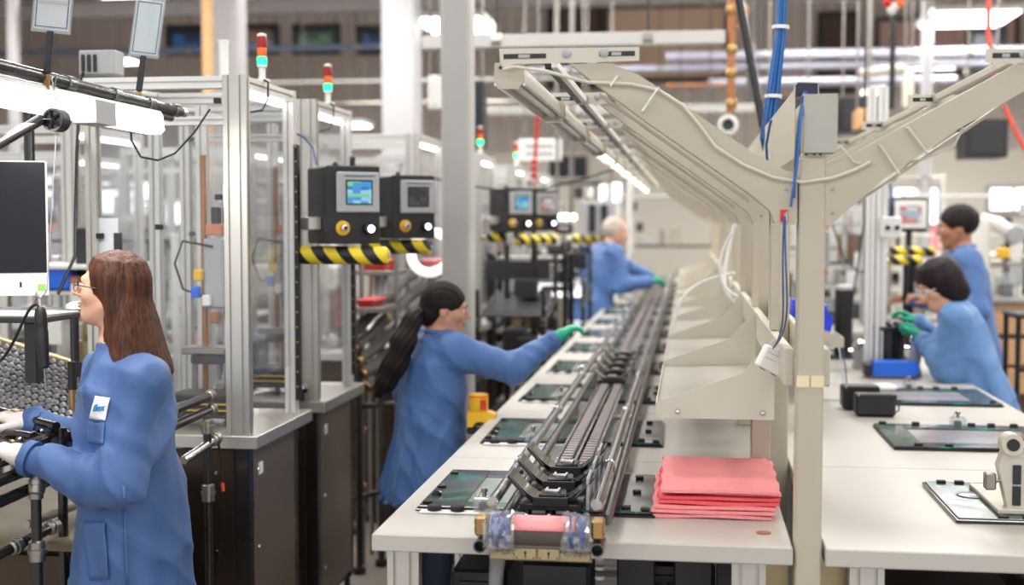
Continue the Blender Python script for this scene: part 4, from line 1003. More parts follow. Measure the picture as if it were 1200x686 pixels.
    for (dx, z, m) in ((.05, 1.42, 'blue_pl'), (.09, 1.39, 'white_pl'), (.12, 1.33, 'copper'), (.06, 1.48, 'yellow')): MB().b2(cx + dx - .015, cx + dx + .015, cy - .07, cy - .042, z - .02, z + .02, .004).build('air_fitting', M[m], t)
    for i in range(4):
        z = zd + .03 + i * .022; MB().b2(cx - .02 - i * .004, cx + .18, cy - .12, cy + .06, z, z + .016, .003).build('nest_plate', M['charcoal'] if i % 2 == 0 else M['rubber'], t)
        if i in (1, 2): MB().b2(cx - .022 - i * .004, cx + .181, cy - .1215, cy - .1203, z + .004, z + .009).build('yellow_edge', M['yellow'], t)
    MB().b2(xl + .07, cx - .06, cy - .1, cy + .12, zd + .001, zd + .05, .01).build('drive_base', M['steel'], t)
    for i in range(5): MB().lathe([(.016, zd + .051), (.016, zd + .07 + .01 * (i % 2)), (.008, zd + .085)], (xl + .1 + i * .035, cy - .06 + .05 * (i % 2), 0), n=10).build('valve', M[('chrome', 'black')[i % 2]], t)
    return t
m1 = cell(-1.452, 4.10, .57, .56, 'nearest clear panelled machine cell, behind the woman with glasses', 1)
m2 = cell(-1.462, 4.94, .57, .56, 'second clear panelled machine cell, below the two black control boxes', 2)
# extras of the first cell: drawing sheets, fittings
MB().b2(-1.985, -1.915, 4.124, 4.1255, 1.56, 1.68).build('drawing_sheet', M['paper'], m1)
e = MB().b2(-1.93, -1.9, 4.121, 4.1235, 1.57, 1.63).build('photo_print', M['charcoal'], m1)
cell(-1.45, 6.85, .75, .7, 'clear panelled machine cell just left of the grey column', 3, False)
cell(-1.44, 8.9, .75, .7, 'machine cell seen right behind the grey column', 4, False)
cell(-1.42, 10.6, .75, .7, 'machine cell beyond the second pair of control boxes', 5, False)
cell(-1.40, 12.3, .75, .7, 'farthest machine cell on the left aisle, behind the bald man', 6, False)
# right hand cells
cell(1.26, 8.6, .8, .75, 'clear panelled machine cell right of the post, past the end of the right worktops', 7, False, 1.92)
cell(1.9, 12.4, .8, .75, 'far machine cell beyond the right line, behind the bright blue bin', 8, False, 2.3)
for i, (x, y, l) in enumerate(((-3.0, 6.0, 'machine cell seen through the clear panels left of the woman with glasses'), (-2.75, 7.9, 'machine cell far behind the first cell, beside the pale column'), (-4.3, 8.6, 'machine cell deep in the hall behind the computer'), (-3.9, 13.2, 'deepest machine cell at the left of the hall'))):
    cell(x, y, .9, .8, l, 20 + i, False)

# stack lights
def stack(p, label, s=1.):
    t = thing('stack_light', label, 'signal light', tuple(p)); t.scale = (s, s, s)
    MB().lathe([(.03, 0), (.03, .008), (.012, .012), (.012, .05), (.018, .055), (.018, .06)], (0, 0, 0), n=14).build('base', M['white_pl'], t)
    z = .061
    for (m, h_) in (('green_led', .03), ('orange', .034), ('red_lens', .04)):
        MB().lathe([(.0165, z), (.0175, z + .004), (.0175, z + h_ - .006), (.0165, z + h_ - .001)], (0, 0, 0), n=14).build('lens', M[m], t); z += h_
    MB().lathe([(.0175, z), (.0175, z + .008), (.008, z + .012)], (0, 0, 0), n=14).build('cap', M['white_pl'], t)
    return t
stack(Vector((-1.476, 4.34, 2.156)), 'stack light glowing green on the nearest machine cell', .95)
stack(Vector((-1.486, 5.2, 2.156)), 'stack light glowing green on the second machine cell', .95)
stack(Vector((-1.46, 8.98, 2.156)), 'stack light glowing green just right of the grey column, the left one of two', 1.1)
stack(Vector((-1.44, 10.75, 2.156)), 'stack light glowing green just right of the grey column, the right one of two', 1.1)
for (y, x, l) in ((4.30, -1.476, 'nearest'), (5.16, -1.486, 'second')):
    t = wthing('signal_cable', 'black cable curling down from the stack light of the %s machine cell' % l, 'cable', (x, y, 2.15))
    MB().path([(x + .02, y, 2.158), (x + .035, y, 2.15), (x + .036, y - .01, 2.09), (x + .03, y - .05, 2.05), (x - .03, y - .12, 2.03)], .004, 6).build('lead', M['black'], t)

# knob and lead on the second cell
q = at(350, 458, 4.86); 
t = wthing('joystick', 'black round headed joystick at the front corner of the second machine cell', 'joystick', (q.x, 4.86, .95))
MB().lathe([(.012, .951), (.012, q.z - .02), (.022, q.z - .012), (.026, q.z + .004), (.018, q.z + .02), (.004, q.z + .026)], (q.x, 4.9, 0), n=18).build('knob_head', M['black_gloss'], t)
MB().lathe([(.02, .9505), (.02, .958)], (q.x, 4.9, 0), n=14).build('knob_base', M['steel'], t)
t = wthing('orange_tipped_lead', 'black lead with an orange tip hanging in front of the first machine cabinet', 'cable', tuple(at(258, 520, 4.02)))
MB().path([at(248, 512, 4.0), at(256, 520, 4.03), at(260, 545, 4.04), at(261, 566, 4.04)], .0045, 6).build('lead', M['black'], t)
MB().path([at(261, 566, 4.04), at(261.5, 576, 4.04)], .006, 8).build('orange_tip', mat('orange_tip', s2l(232, 84, 44), .4), t)
MB().path([at(261.5, 576, 4.04), at(262, 620, 4.05), at(250, 690, 4.04)], .0022, 5).build('thin_wire', M['black'], t)
# control boxes
def control_box(p, rz, scr, label, s=1.):
    t = thing('control_box', label, 'control box', tuple(p), rz, 'black control boxes'); t.scale = (s, s, s)
    w, d, h_ = .205, .21, .285
    MB().b2(-w / 2, w / 2, 0, d, 0, h_, .006).build('housing', M['charcoal'], t)
    MB().b2(-w / 2 - .002, w / 2 + .002, -.012, -.0005, .0, h_ + .002, .004).build('front_plate', M['charcoal'], t)
    f = MB(); x0, x1, z0, z1 = -.07, .098, .115, .265; a = .038
    f.b2(x0, x1, -.024, -.0125, z0, z1, .006)
    e = f.build('screen_bezel', M['grey_pl'], t)
    MB().b2(x0 + .034, x1 - .028, -.0262, -.0242, z0 + .028, z1 - .03, .001).build('screen_recess', M['black_gloss'], e)
    MB().b2(x0 + .04, x1 - .034, -.0275, -.0263, z0 + .034, z1 - .036).build('screen', M[scr], e)
    MB().b2(x0 + .03, x1 - .02, -.0248, -.0241, z1 - .018, z1 - .014).build('printed_line', M['navy_cable'], e)
    e = MB().lathe([(.027, 0), (.027, .006), (.02, .007)], (-.045, -.0125, .058), (0, -1, 0), 20).build('switch_ring', M['yellow'], t)
    MB().lathe([(.013, .007), (.013, .03), (.009, .032)], (-.045, -.0125, .058), (0, -1, 0), 16).build('key_switch', M['chrome'], e)
    MB().lathe([(.007, .0325), (.007, .034)], (-.045, -.0125, .058), (0, -1, 0), 10).build('key_slot', M['black'], e)
    e = MB().lathe([(.022, 0), (.024, .004), (.022, .032), (.016, .034)], (.055, -.0125, .055), (0, -1, 0), 20).build('push_button', M['black_gloss'], t)
    MB().lathe([(.014, .0345), (.013, .038)], (.055, -.0125, .055), (0, -1, 0), 16).build('button_lamp', M['white_led'], e)
    MB().lathe([(.012, h_), (.012, h_ + .012), (.006, h_ + .02)], (-.03, .1, 0), n=10).build('cable_gland', M['black'], t)
    MB().b2(-w / 2 - .05, -w / 2 - .001, .05, .15, .05, .1, .004).build('bracket_arm', M['alu'], t)
    return t
q = at(382, 287, 4.62); 
A1 = math.radians(36)
def place_box(u, v, Y, sc, label, s=1.):
    q = at(u, v, Y)      # lower left corner of the front plate
    c = Vector((q.x + .105 * math.cos(A1) * s, q.y + .105 * math.sin(A1) * s, q.z))
    return control_box(c, A1, sc, label, s)
place_box(382, 286, 4.56, 'screen_blue', 'black control box with a lit blue screen and yellow ringed switch')
place_box(459, 280, 5.25, 'screen_dark', 'black control box with a dark grey screen, right of the blue screened one', .93)
place_box(590, 272, 8.2, 'screen_blue', 'far black control box with a blue screen, right of the grey column', 1.0)
for nm_ in (0,): MB().tube((0, .15, -1.5), (0, .15, 0), .02, 8).build('stand_tube', M['black_pipe'], bpy.data.objects['control_box.002'])
place_box(622, 271, 8.9, 'screen_pale', 'far black control box with a pale screen, farther of the far pair', 1.0)
MB().tube((0, .15, -1.5), (0, .15, 0), .02, 8).build('stand_tube', M['black_pipe'], bpy.data.objects['control_box.003'])
def pad(a, b, r, label, stand=True):
    a, b = Vector(a), Vector(b)
    t = thing('bumper_pad', label, 'bumper', tuple(a)); L = (b - a).length
    d = (b - a); t.rotation_euler = (0, 0, math.atan2(d.y, d.x))
    pr = [(r * .7, 0), (r, .012), (r * 1.02, L * .3), (r * .98, L * .6), (r, L - .012), (r * .7, L)]
    MB().lathe(pr, (0, 0, 0), (1, 0, 0), 18).build('padding', M['hazard'], t)
    MB().tube((-.05, 0, 0), (L + .004, 0, 0), r * .3, 8).build('core_bar', M['alu'], t)
    MB().b2(-.055, -.045, -.03, .03, -.03, .04, .003).build('end_plate', M['alu'], t)
    if stand: MB().tube((L / 2, .0, -a.z + .002), (L / 2, .0, -r * .9), .014, 8).build('stand_tube', M['black_pipe'], t)
    return t
pad(at(345, 299, 4.66), at(455, 298, 4.60), .034, 'yellow and black striped bumper under the blue screened control box', False)
pad(at(425, 289, 5.35), at(505, 286, 5.3), .031, 'yellow and black striped bumper under the dark screened control box', False)
pad(at(571, 278, 8.4), at(616, 277, 8.35), .034, 'striped bumper under the nearer far control box, right of the grey column')
pad(at(604, 281, 8.1), at(650, 270, 8.4), .034, 'striped bumper sloping up at the right of the far control boxes')
pad(at(670, 280, 12.9), at(712, 279, 12.9), .045, 'striped bumper just left of the bald man')
pad(at(1042, 295, 8.1), at(1096, 294, 8.1), .03, 'upper striped bumper behind the woman in safety glasses')
pad(at(1042, 305, 8.0), at(1080, 304, 8.0), .03, 'lower striped bumper behind the woman in safety glasses')
t = wthing('air_pipe', 'blue black air line from the second machine cell down to the blue screened box', 'cable', tuple(at(345, 155, 4.9)))
MB().path([at(346, 156, 4.9), at(357, 162, 4.88), at(367, 174, 4.82), at(371, 192, 4.75)], .004, 6).build('lead', M['navy_cable'], t)

# ring lamp, red totes and hose rack between the second cell and the column
p = at(505, 296, 6.3)
t = wthing('ring_lamp', 'white ring lamp beside the grey column, right of the striped bumpers', 'lamp', tuple(p))
MB().path([(p.x + .10 * math.cos(a), p.y + .05 * math.sin(a), p.z + .10 * math.sin(a)) for a in [2 * math.pi * k / 24 for k in range(24)]], .024, 10, closed=True).build('ring', mat('soft_ring', s2l(240, 240, 238), .4, var=0, emit=(1, 1, 1), es=.8), t)
MB().path([(p.x, p.y + .0, p.z - .1), (p.x - .05, p.y + .1, p.z - .5), (p.x - .05, p.y + .1, .001)], .014, 8).build('stand', M['steel'], t)
t = wthing('hose_rack', 'sloping grey rack of cloth wrapped rollers left of the woman with the ponytail', 'rack', tuple(at(450, 420, 5.9)))
for i in range(5):
    a, b = at(412 + i * 5, 392 + i * 15, 5.8 + i * .02), at(492 + i * 9, 312 + i * 17, 6.4 + i * .02)
    n = 9; pts = [a.lerp(b, k / n) for k in range(n + 1)]
    MB().path([q_ + Vector((0, 0, .006 * math.sin(k * 2.1 + i))) for k, q_ in enumerate(pts)], [.026 + .004 * math.sin(k * 1.7 + i * 2) for k in range(n + 1)], 10).build('wrapped_roller', M['grey_blob'], t)
    MB().lathe([(.03, 0), (.032, .03)], a.lerp(b, .3 + .08 * i), b - a, 12).build('roller_collar', M['tan_metal'], t)
    MB().pipe(a - (b - a).normalized() * .02, a + (b - a).normalized() * .03, .022, .005).build('roller_mouth', M['brass'], t)
for (u, Y) in ((420, 5.85), (446, 6.0), (500, 6.5)):
    q = at(u, 440, Y); MB().tube((q.x, Y, .03), (q.x, Y, q.z + .15), .016, 10).build('leg', M['black_pipe'], t)
    MB().lathe([(.03, .001), (.03, .028)], (q.x, Y, 0), n=12).build('caster', M['rubber'], t)
a, b = at(405, 478, 5.85), at(505, 470, 6.4)
MB().tube(a, b, .014, 8).build('cross_tube', M['black_pipe'], t); MB().tube(Vector((a.x, a.y, .35)), Vector((b.x, b.y, .35)), .014, 8).build('cross_tube', M['black_pipe'], t)
for (u0, v0, u1, v1, Y, m, l) in ((418, 305, 452, 317, 6.3, 'red', 'red tote on the rack behind the striped bumpers'), (418, 352, 436, 360, 5.75, 'red', 'lower red tote behind the second machine cell'), (486, 305, 508, 321, 7.1, 'pink', 'red pink tote left of the grey column')):
    a, b = at(u0, v1, Y), at(u1, v0, Y); t = wthing('tote', l, 'tote', ((a.x + b.x) / 2, Y, a.z))
    MB().prism([(a.x + .01, Y, a.z), (b.x - .01, Y, a.z), (b.x, Y, b.z), (a.x, Y, b.z)], (0, .25, 0)).build('body', M[m], t)
    MB().b2(a.x - .01, b.x + .01, Y - .01, Y + .26, b.z - .012, b.z + .002, .004).build('rim', M[m], t)
    MB().b2(a.x - .06, b.x + .06, Y - .03, Y + .3, a.z - .025, a.z - .001, .003).build('rack_shelf', M['steel'], t)
    for sx in (a.x - .05, b.x + .05):
        MB().tube((sx, Y + .28, .001), (sx, Y + .28, b.z + .3), .012, 8).build('rack_upright', M['steel'], t)
for i, (u0, v0, u1, v1) in enumerate(((434, 388, 443, 322), (443, 388, 452, 320))):
    a, b = at(u0, v0, 6.2), at(u1, v1, 6.5)
    t = wthing('white_tube', ['left', 'right'][i] + ' one of two slanting white tubes behind the second machine cell', 'tube', tuple(a))
    MB().tube(a, b, .017, 10).build('tube', M['white_pl'], t); MB().lathe([(.02, 0), (.02, .03)], b, b - a, 10).build('collar', M['grey_pl'], t); MB().tube((a.x, a.y, .001), a, .012, 8).build('stand_rod', M['steel'], t)

# striped floor marks
M['floor_yellow'] = mat('floor_yellow_paint', s2l(206, 186, 60), .5, var=.15, scale=20)
t = wthing('floor_marking', 'yellow and black hazard stripes on the floor below the second machine cell', 'marking', (-1.3, 6.1, 0))
a = at(375, 690, 5.75); b = at(412, 655, 6.35)
for k in range(9):
    f = k / 9; c = Vector((a.x, a.y, 0)).lerp(Vector((b.x, b.y, 0)), f)
    MB().prism([(c.x - .06, c.y, .001), (c.x + .05, c.y + .04, .001), (c.x + .05, c.y + .075, .001), (c.x - .06, c.y + .035, .001)], (0, 0, .0015)).build('stripe', M['floor_yellow'], t)
tag(MB().b2(-1.36, -.82, 5.1, 7.4, .0008, .009, .003).build('floor_mat', mat('dark_mat', s2l(78, 74, 72), .8, var=.1)), 'dark rubber standing mat on the aisle floor beside the left workbenches', 'mat')
# small floor clutter stand: castered tripod base
t = wthing('stand_base', 'black tube stand with white tipped feet in the aisle behind the first machine cells', 'stand', (-1.5, 7.0, 0))
for (u, Y) in ((411, 6.6), (437, 6.9)):
    q = at(u, 560, Y); MB().tube((q.x, Y, .04), (q.x, Y, 1.15), .018, 10).build('upright', M['black_pipe'], t)
    MB().lathe([(.04, .001), (.04, .03), (.02, .039)], (q.x, Y, 0), n=12).build('caster', M['rubber'], t)
for z in (.25, .55, .8):
    MB().tube(Vector((at(405, 560, 6.6).x, 6.6, z)), Vector((at(455, 560, 6.9).x, 6.9, z)), .014, 8).build('rung', M['black_pipe'], t)
    q = Vector((at(420, 560, 6.65).x, 6.65, z)); MB().lathe([(.022, 0), (.022, .04)], q, (1, .3, 0), 10).build('tube_joint', M['brass'], t)

# ------------------------------------------------------------------ lean pipe bench of the woman with glasses
t = bench = wthing('pipe_bench', 'black tube workbench with metal joints in front of the woman with glasses', 'workbench', (-1.75, 3.5, 0))
def tb(a, b, r=.0142, m='black_pipe', nm='tube'): return MB().tube(a, b, r, 14).build(nm, M[m], bench)
def joint(p, d=(0, 1, 0), r=.02, L=.05):
    d = Vector(d).normalized(); p = Vector(p); return MB().lathe([(r * .75, -L / 2), (r, -L / 2 + .004), (r, -L * .12), (r * 1.15, -L * .1), (r * 1.15, L * .1), (r, L * .12), (r, L / 2 - .004), (r * .75, L / 2)], p, d, 14).build('tube_joint', M['steel'], bench)
A0, A1_ = at(-40, 580, 2.95), at(246, 464, 4.03); B0, B1 = at(-40, 606, 2.95), at(248, 480, 4.03)
tb(A0, A1_, .0155); tb(B0, B1, .0155); joint(A0.lerp(A1_, .3), A1_ - A0); joint(A1_, A1_ - A0, .019, .03); joint(B1, B1 - B0, .019, .03)
A2, A3 = at(-30, 556, 3.0), at(60, 522, 3.35); tb(A2, A3, .010, 'dark_chrome')
joint(at(44, 566, 3.15), (0, .3, 1), .022, .06)
# uprights near side
for (u, v, Y) in ((42, 575, 3.2), (243, 500, 3.98)):
    q = at(u, v, Y); tb((q.x, Y, .02), (q.x, Y, q.z)); MB().lathe([(.03, .001), (.03, .0195)], (q.x, Y, 0), n=12).build('foot', M['rubber'], bench); joint((q.x, Y, q.z), (0, 0, 1)); joint((q.x, Y, .78), (0, 0, 1), .022, .06)
c0_, c1_ = at(-20, 660, 3.1), at(62, 618, 3.35); tb(c0_, c1_, .0142); joint(c0_.lerp(c1_, .45), c1_ - c0_, .02, .04); joint(c1_, c1_ - c0_, .02, .04)
c0_, c1_ = at(30, 615, 3.3), at(90, 592, 3.6); tb(c0_, c1_, .013, 'steel')
c0_, c1_ = at(215, 540, 3.85), at(252, 515, 4.02); tb(c0_, c1_, .0142, 'chrome'); joint(c1_, c1_ - c0_, .02, .04)
# olive lower board
a, b = at(-60, 640, 3.35), at(92, 578, 3.75)
MB().prism([(a.x - .2, 3.35, .74), (-1.66, 3.35, .74), (-1.62, 3.95, .80), (a.x - .2, 3.95, .80)], (0, 0, .02)).build('lower_board', M['olive'], bench)
MB().b2(-2.6, -1.66, 3.45, 3.47, .2, .70, .003).build('dark_skirt', M['brown_steel'], bench)
MB().b2(-2.4, -1.64, 3.98, 4.0, .12, .80, .003).build('dark_skirt', M['brown_steel'], bench)
# ramp of skate wheels
P0, P1, Q0, Q1 = at(-90, 460, 3.9), at(84, 512, 3.42), at(-90, 372, 4.3), at(150, 448, 3.92)
rp = wthing('wheel_ramp', 'sloping ramp of small steel wheels behind the bench of the woman with glasses', 'ramp', tuple(P1))
for (a, b, m) in ((P0, P1, 'black_pipe'), (Q0, Q1, 'tan_metal')): MB().tube(a, b, .016, 12).build('side_tube', M[m], rp)
wh = MB(); tr2 = MB()
for i in range(1, 12):
    f = i / 12; a = P0.lerp(Q0, f); b = P1.lerp(Q1, f); d = (b - a).normalized(); n_ = d.cross(Vector((0, 0, 1))).normalized()
    tr2.path([a, b], .006, 6)
    for k in range(26):
        p = a.lerp(b, (k + (.5 if i % 2 else 0)) / 26) + Vector((0, 0, .008)); wh.lathe([(.0105, -.005), (.0105, .005)], p, n_, 8)
tr2.build('track_rails', M['dark_chrome'], rp, kind='stuff'); wh.build('skate_wheels', M['grey_pl'], rp, kind='stuff')
for i in range(7):
    f = (i + .5) / 7; a = P0.lerp(P1, f); b = Q0.lerp(Q1, f); MB().tube(a, b, .008, 8).build('cross_bar', M['steel'], rp)
a, b = at(-60, 505, 3.35), at(70, 500, 3.34)
for (u0, v0, u1, v1, Y0, Y1) in ((-40, 470, 66, 500, 3.75, 3.4), (-40, 500, 40, 512, 3.6, 3.35)):
    MB().tube(at(u0, v0, Y0), at(u1, v1, Y1), .013, 12).build('front_tube', M['black_pipe'], rp)
q = at(20, 487, 3.54); MB().lathe([(.018, -.02), (.018, .02)], q, at(66, 500, 3.4) - at(-40, 470, 3.75), 14).build('copper_sleeve', M['brass'], rp)
for (x, y) in ((P0.x, P0.y), (Q0.x, Q0.y), (P1.x - .03, P1.y)): MB().tube((x, y, .001), (x, y, 1.08), .014, 10).build('ramp_leg', M['black_pipe'], rp)
# grips standing on the rail
for i, (u, Y) in enumerate(((85, 3.62), (98, 3.72))):
    q0, q1, q2 = at(u, 470, Y), at(u, 457, Y), at(u, 424, Y)
    t = wthing('grip_post', ['left', 'right'][i] + ' black topped post on the rail before the woman with glasses', 'post', tuple(q0))
    MB().tube((q0.x, Y, q0.z - .06), (q1.x, Y, q1.z), .0115, 12).build('metal_stem', M['brass'], t)
    MB().lathe([(.0135, q1.z + .0005), (.0135, q2.z - .002), (.011, q2.z)], (q1.x, Y, 0), n=14).build('black_cap', M['black'], t)
# parts tray under her hands
t = wthing('metal_tray', 'grey metal tray edge under the hands of the woman with glasses', 'tray', tuple(at(40, 530, 3.2)))
MB().path([at(-30, 545, 3.12), at(60, 510, 3.4), at(66, 505, 3.45)], .012, 8).build('tray_edge', M['black_pipe'], t)
a, b, c, d = at(-40, 552, 3.1), at(60, 514, 3.38), at(48, 500, 3.55), at(-40, 525, 3.3)
MB().prism([a, b, c, d], (0, 0, -.012)).build('tray_plate', M['dark_chrome'], t)
for i in range(10):
    f = .08 + i * .09; p = a.lerp(b, f) + (d - a) * .35 + Vector((0, 0, .006)); MB().lathe([(.010, -.006), (.012, 0), (.010, .006)], p, (b - a), 10).build('link', M['brass'] if i % 3 else M['chrome'], t)

# overhead light rail at upper left
t = wthing('light_rail', 'black tube rail carrying the bright bench lamp at upper left', 'rail', tuple(at(100, 100, 3.4)))
R0, R1 = at(-60, 62, 2.75), at(211, 131, 4.0)
MB().tube(R0, R1, .017, 16).build('rail_tube', M['black_pipe'], t)
S0, S1 = at(-60, 80, 2.78), at(200, 138, 3.95)
MB().tube(S0, S1, .013, 16).build('rail_tube', M['dark_chrome'], t)
for f in (.43, .64, .82, .97):
    p = R0.lerp(R1, f); MB().lathe([(.0175, -.02), (.021, -.018), (.021, .018), (.0175, .02)], p, R1 - R0, 14, True).build('rail_collar', M['dark_chrome'], t)
MB().pipe(R1, R1 + (R1 - R0).normalized() * .03, .016, .004).build('open_end', M['chrome'], t)
# supports: hangers and diagonals
a, b = at(-30, 185, 3.0), at(48, 140, 3.1); MB().tube(a, b, .014, 12).build('diagonal_brace', M['black_pipe'], t)
for (u, Y) in ((38, 3.95),):
    q = at(u, 290, Y); z1 = at(u, 100, Y).z; MB().tube((q.x, Y, 1.45), (q.x, Y, z1), .014, 12).build('upright', M['black_pipe'], t); MB().tube((q.x - .03, Y + .03, 1.45), (q.x - .03, Y + .03, z1), .008, 10).build('upright', M['black_pipe'], t)
MB().tube(Vector((R0.x, R0.y, R0.z)), Vector((R0.x, R0.y, hall_h - .01)), .01, 8).build('drop_rod', M['steel'], t)
L0, L1 = at(-60, 98, 2.78), at(181, 146, 3.78)
t = wthing('bench_lamp', 'long glowing fluorescent lamp under the black rail at upper left', 'lamp', tuple(L0.lerp(L1, .5)))
d = (L1 - L0).normalized(); nn = Vector((d.y, -d.x, 0)); uz = Vector((0, 0, 1))
cs = [(-.028, .026), (.028, .026), (.034, -.018), (.02, -.03), (-.02, -.03), (-.034, -.018)]
MB().prism([L0 + nn * x + uz * z for x, z in cs], L1 - L0).build('diffuser', M['tube_lit'], t)
MB().prism([L0 + nn * x + uz * z for x, z in ((-.03, .027), (.03, .027), (.022, .04), (-.022, .04))], L1 - L0).build('housing', M['white_pl'], t)
lm = L0.lerp(L1, .64); MB().prism([lm + nn * x + uz * z - d * .05 for x, z in ((-.036, .03), (.036, .03), (.037, -.034), (-.037, -.034))], d * .11).build('grey_sleeve', M['grey_pl'], t)
area('bench_lamp_light', tuple(L0.lerp(L1, .5) - Vector((0, 0, .06))), .07, 1.0, 7, (0, 0, math.atan2(d.y, d.x) - math.pi / 2))
# plastic sign cards on the rail
def card(u, v, Y, w, h_, label, tilt, inner):
    p = at(u, v, Y); t = thing('sign_card', label, 'sign', tuple(p)); t.rotation_euler = tilt
    MB().box((0, 0, h_ / 2 + .06), (w, .003, h_), None, .001).build('clear_sleeve', M['clear_pl'], t)
    e = MB().box((0, .0, h_ / 2 + .06), (w - .012, .001, h_ - .016)).build('card', M[inner], t)
    f = MB(); W2, z0, z1 = w / 2 - .01, .074, h_ + .046
    for (a, b, c, d_) in ((-W2, W2, z0, z0 + .002), (-W2, W2, z1 - .002, z1), (-W2, -W2 + .002, z0, z1), (W2 - .002, W2, z0, z1)): f.b2(a, b, -.0024, -.0018, c, d_)
    f.build('blue_border', M['navy_cable'], e)
    MB().b2(-.009, .009, -.006, .006, -.045, .065, .002).build('black_strap', M['black'], t)
    MB().b2(-.008, .008, -.007, .007, -.09, -.046, .003).build('brass_clip', M['brass'], t)
    return t, e
M['card'] = mat('milky_card', s2l(206, 206, 204), .4, var=.03)
M['card_green'] = mat('glossy_card', s2l(196, 204, 204), .2, var=.04)
t, e = card(57, 66, 3.15, .105, .13, 'grey plastic sign card with printed lines at the top left corner', (0, math.radians(6), math.radians(6)), 'card')
for i, w in enumerate((.05, .075)): MB().b2(-w / 2, w / 2, -.0026, -.0016, .158 - i * .022, .166 - i * .022).build('print_line', M['grey_pl'], e)
t, e = card(165, 90, 3.75, .092, .185, 'tall plastic sign card reflecting green light, left of the first stack light', (math.radians(-5), math.radians(7), math.radians(10)), 'card_green')
# spring balancer and screwdriver
p = at(66, 141, 3.12)
t = wthing('tool_balancer', 'round black spoked tool balancer hanging from the black rail', 'balancer', tuple(p))
ax = Vector((-.1, -1, 0)).normalized()
MB().lathe([(.022, -.028), (.03, -.02), (.03, .012), (.027, .014)], p, ax, 24).build('drum', M['charcoal'], t)
MB().lathe([(.024, .0145), (.03, .0145), (.03, .019), (.024, .019)], p, ax, 24, True).build('rim', M['black'], t)
for k in range(5):
    a = 2 * math.pi * k / 5; u_ = ax.cross(Vector((0, 0, 1))).normalized(); r_ = u_ * math.cos(a) + Vector((0, 0, 1)) * math.sin(a)
    MB().tube(p + ax * .018, p + ax * .018 + r_ * .026, .004, 6).build('spoke', M['black_gloss'], t)
MB().path([p + Vector((0, 0, .03)), p + Vector((.0, 0, .05)), at(60, 92, 3.12), at(66, 88, 3.12), at(62, 110, 3.12)], .003, 6).build('hook', M['chrome'], t)
s0 = at(49, 350, 3.2)
t = wthing('screwdriver_cord', 'thin pale wire from the balancer to the power screwdriver', 'wire', tuple(p))
MB().path([p - Vector((0, 0, .03)), at(55, 340, 3.14), s0], .0014, 5).build('wire', M['grey_pl'], t)
t = wthing('power_screwdriver', 'black power screwdriver hanging in front of the computer', 'screwdriver', tuple(s0))
b0, b1 = at(47, 360, 3.2), at(52, 432, 3.2); dd = b1 - b0; L = dd.length
MB().lathe([(.008, 0), (.013, .006), (.0165, .02), (.0165, .05), (.015, .056), (.0165, .062), (.016, L * .7), (.0135, L - .03), (.0135, L - .006), (.009, L)], b0, dd, 18).build('grip', M['black'], t)
MB().tube(b1, b1 + dd * .35, .0028, 8).build('bit', M['steel'], t)
MB().path([b0, b0 + Vector((.0, 0, .02)), b0 + Vector((-.01, 0, .04)), b0 + Vector((-.015, 0, .015)), b0 + Vector((0, 0, .03))], .003, 6).build('hanging_eye', M['chrome'], t)
t = wthing('coiled_cord', 'black cord looping from the screwdriver to the left edge', 'cord', tuple(b0))
MB().path(bez(b0, b0 + Vector((-.04, 0, .04)), at(20, 420, 3.25), at(-10, 430, 3.3)), .004, 8).build('cord', M['black'], t)

# computer, shelf, paper, mouse
Yc = 3.42; sh0 = at(0, 376, Yc); zs = 1.395
t = wthing('pipe_shelf', 'thin raised shelf holding the computer and the paper at the left edge', 'shelf', (-2.05, 3.6, zs))
MB().b2(-2.6, -1.82, 3.42, 3.85, zs - .018, zs - .001, .003).build('board', M['charcoal'], t)
MB().tube((-2.55, 3.9, .001), (-2.55, 3.9, 1.9), .0142, 12).build('post', M['black_pipe'], t)
MB().tube((-1.95, 3.87, 1.15), (-1.95, 3.87, zs - .018), .0142, 12).build('post', M['black_pipe'], t)
MB().b2(-1.90, -1.86, 3.46, 3.5, 1.2, zs - .0185, .004).build('bracket', M['black'], t)
o = tag(MB().prism([(-2.16, 3.44, 0), (-1.86, 3.45, 0), (-1.83, 3.66, 0), (-2.1, 3.64, 0)], (0, 0, .003)).build('paper_sheet', M['paper']), 'white sheet of paper on the raised shelf below the computer', 'paper'); o.location = (0, 0, zs)
o = tag(MB().lathe([(.02, 0), (.032, .003), (.03, .014), (.018, .022), (.0, .025)], (0, 0, 0), n=20).build('computer_mouse', M['white_pl']), 'white computer mouse behind the paper on the raised shelf', 'mouse'); o.location = (-1.88, 3.75, zs + .0005); o.scale = (1.0, 1.5, 1)
re = at(57, 330, 3.55)
an = math.radians(24)
t = thing('computer', 'silver chinned all in one computer with a dark screen at the left edge', 'computer', (re.x - .265 * math.cos(an), re.y - .265 * math.sin(an), zs), an)
w = .53
MB().b2(-w / 2, w / 2, 0, .022, .055, .45, .004).build('display_housing', M['alu_white'], t)
MB().b2(-w / 2 + .004, w / 2 - .004, -.003, -.0004, .122, .446, .001).build('screen', M['screen_off'], t)
MB().b2(-w / 2, w / 2, -.0025, -.0003, .055, .12, .001).build('chin', M['alu_white'], t)
MB().b2(-.012, .012, -.0034, -.0026, .075, .1).build('dark_badge', M['charcoal'], t)
MB().b2(w / 2 - .08, w / 2 - .074, -.0034, -.0026, .08, .095).build('black_mark', M['black'], t)
MB().b2(w / 2 - .03, w / 2 - .008, -.0034, -.0026, .068, .088).build('colour_sticker', mat('sticker_green', s2l(140, 190, 90), .5), t)
MB().prism([(-.09, .03, .001), (.09, .03, .001), (.09, .19, .001), (-.09, .19, .001)], (0, 0, .006)).build('foot', M['alu_white'], t)
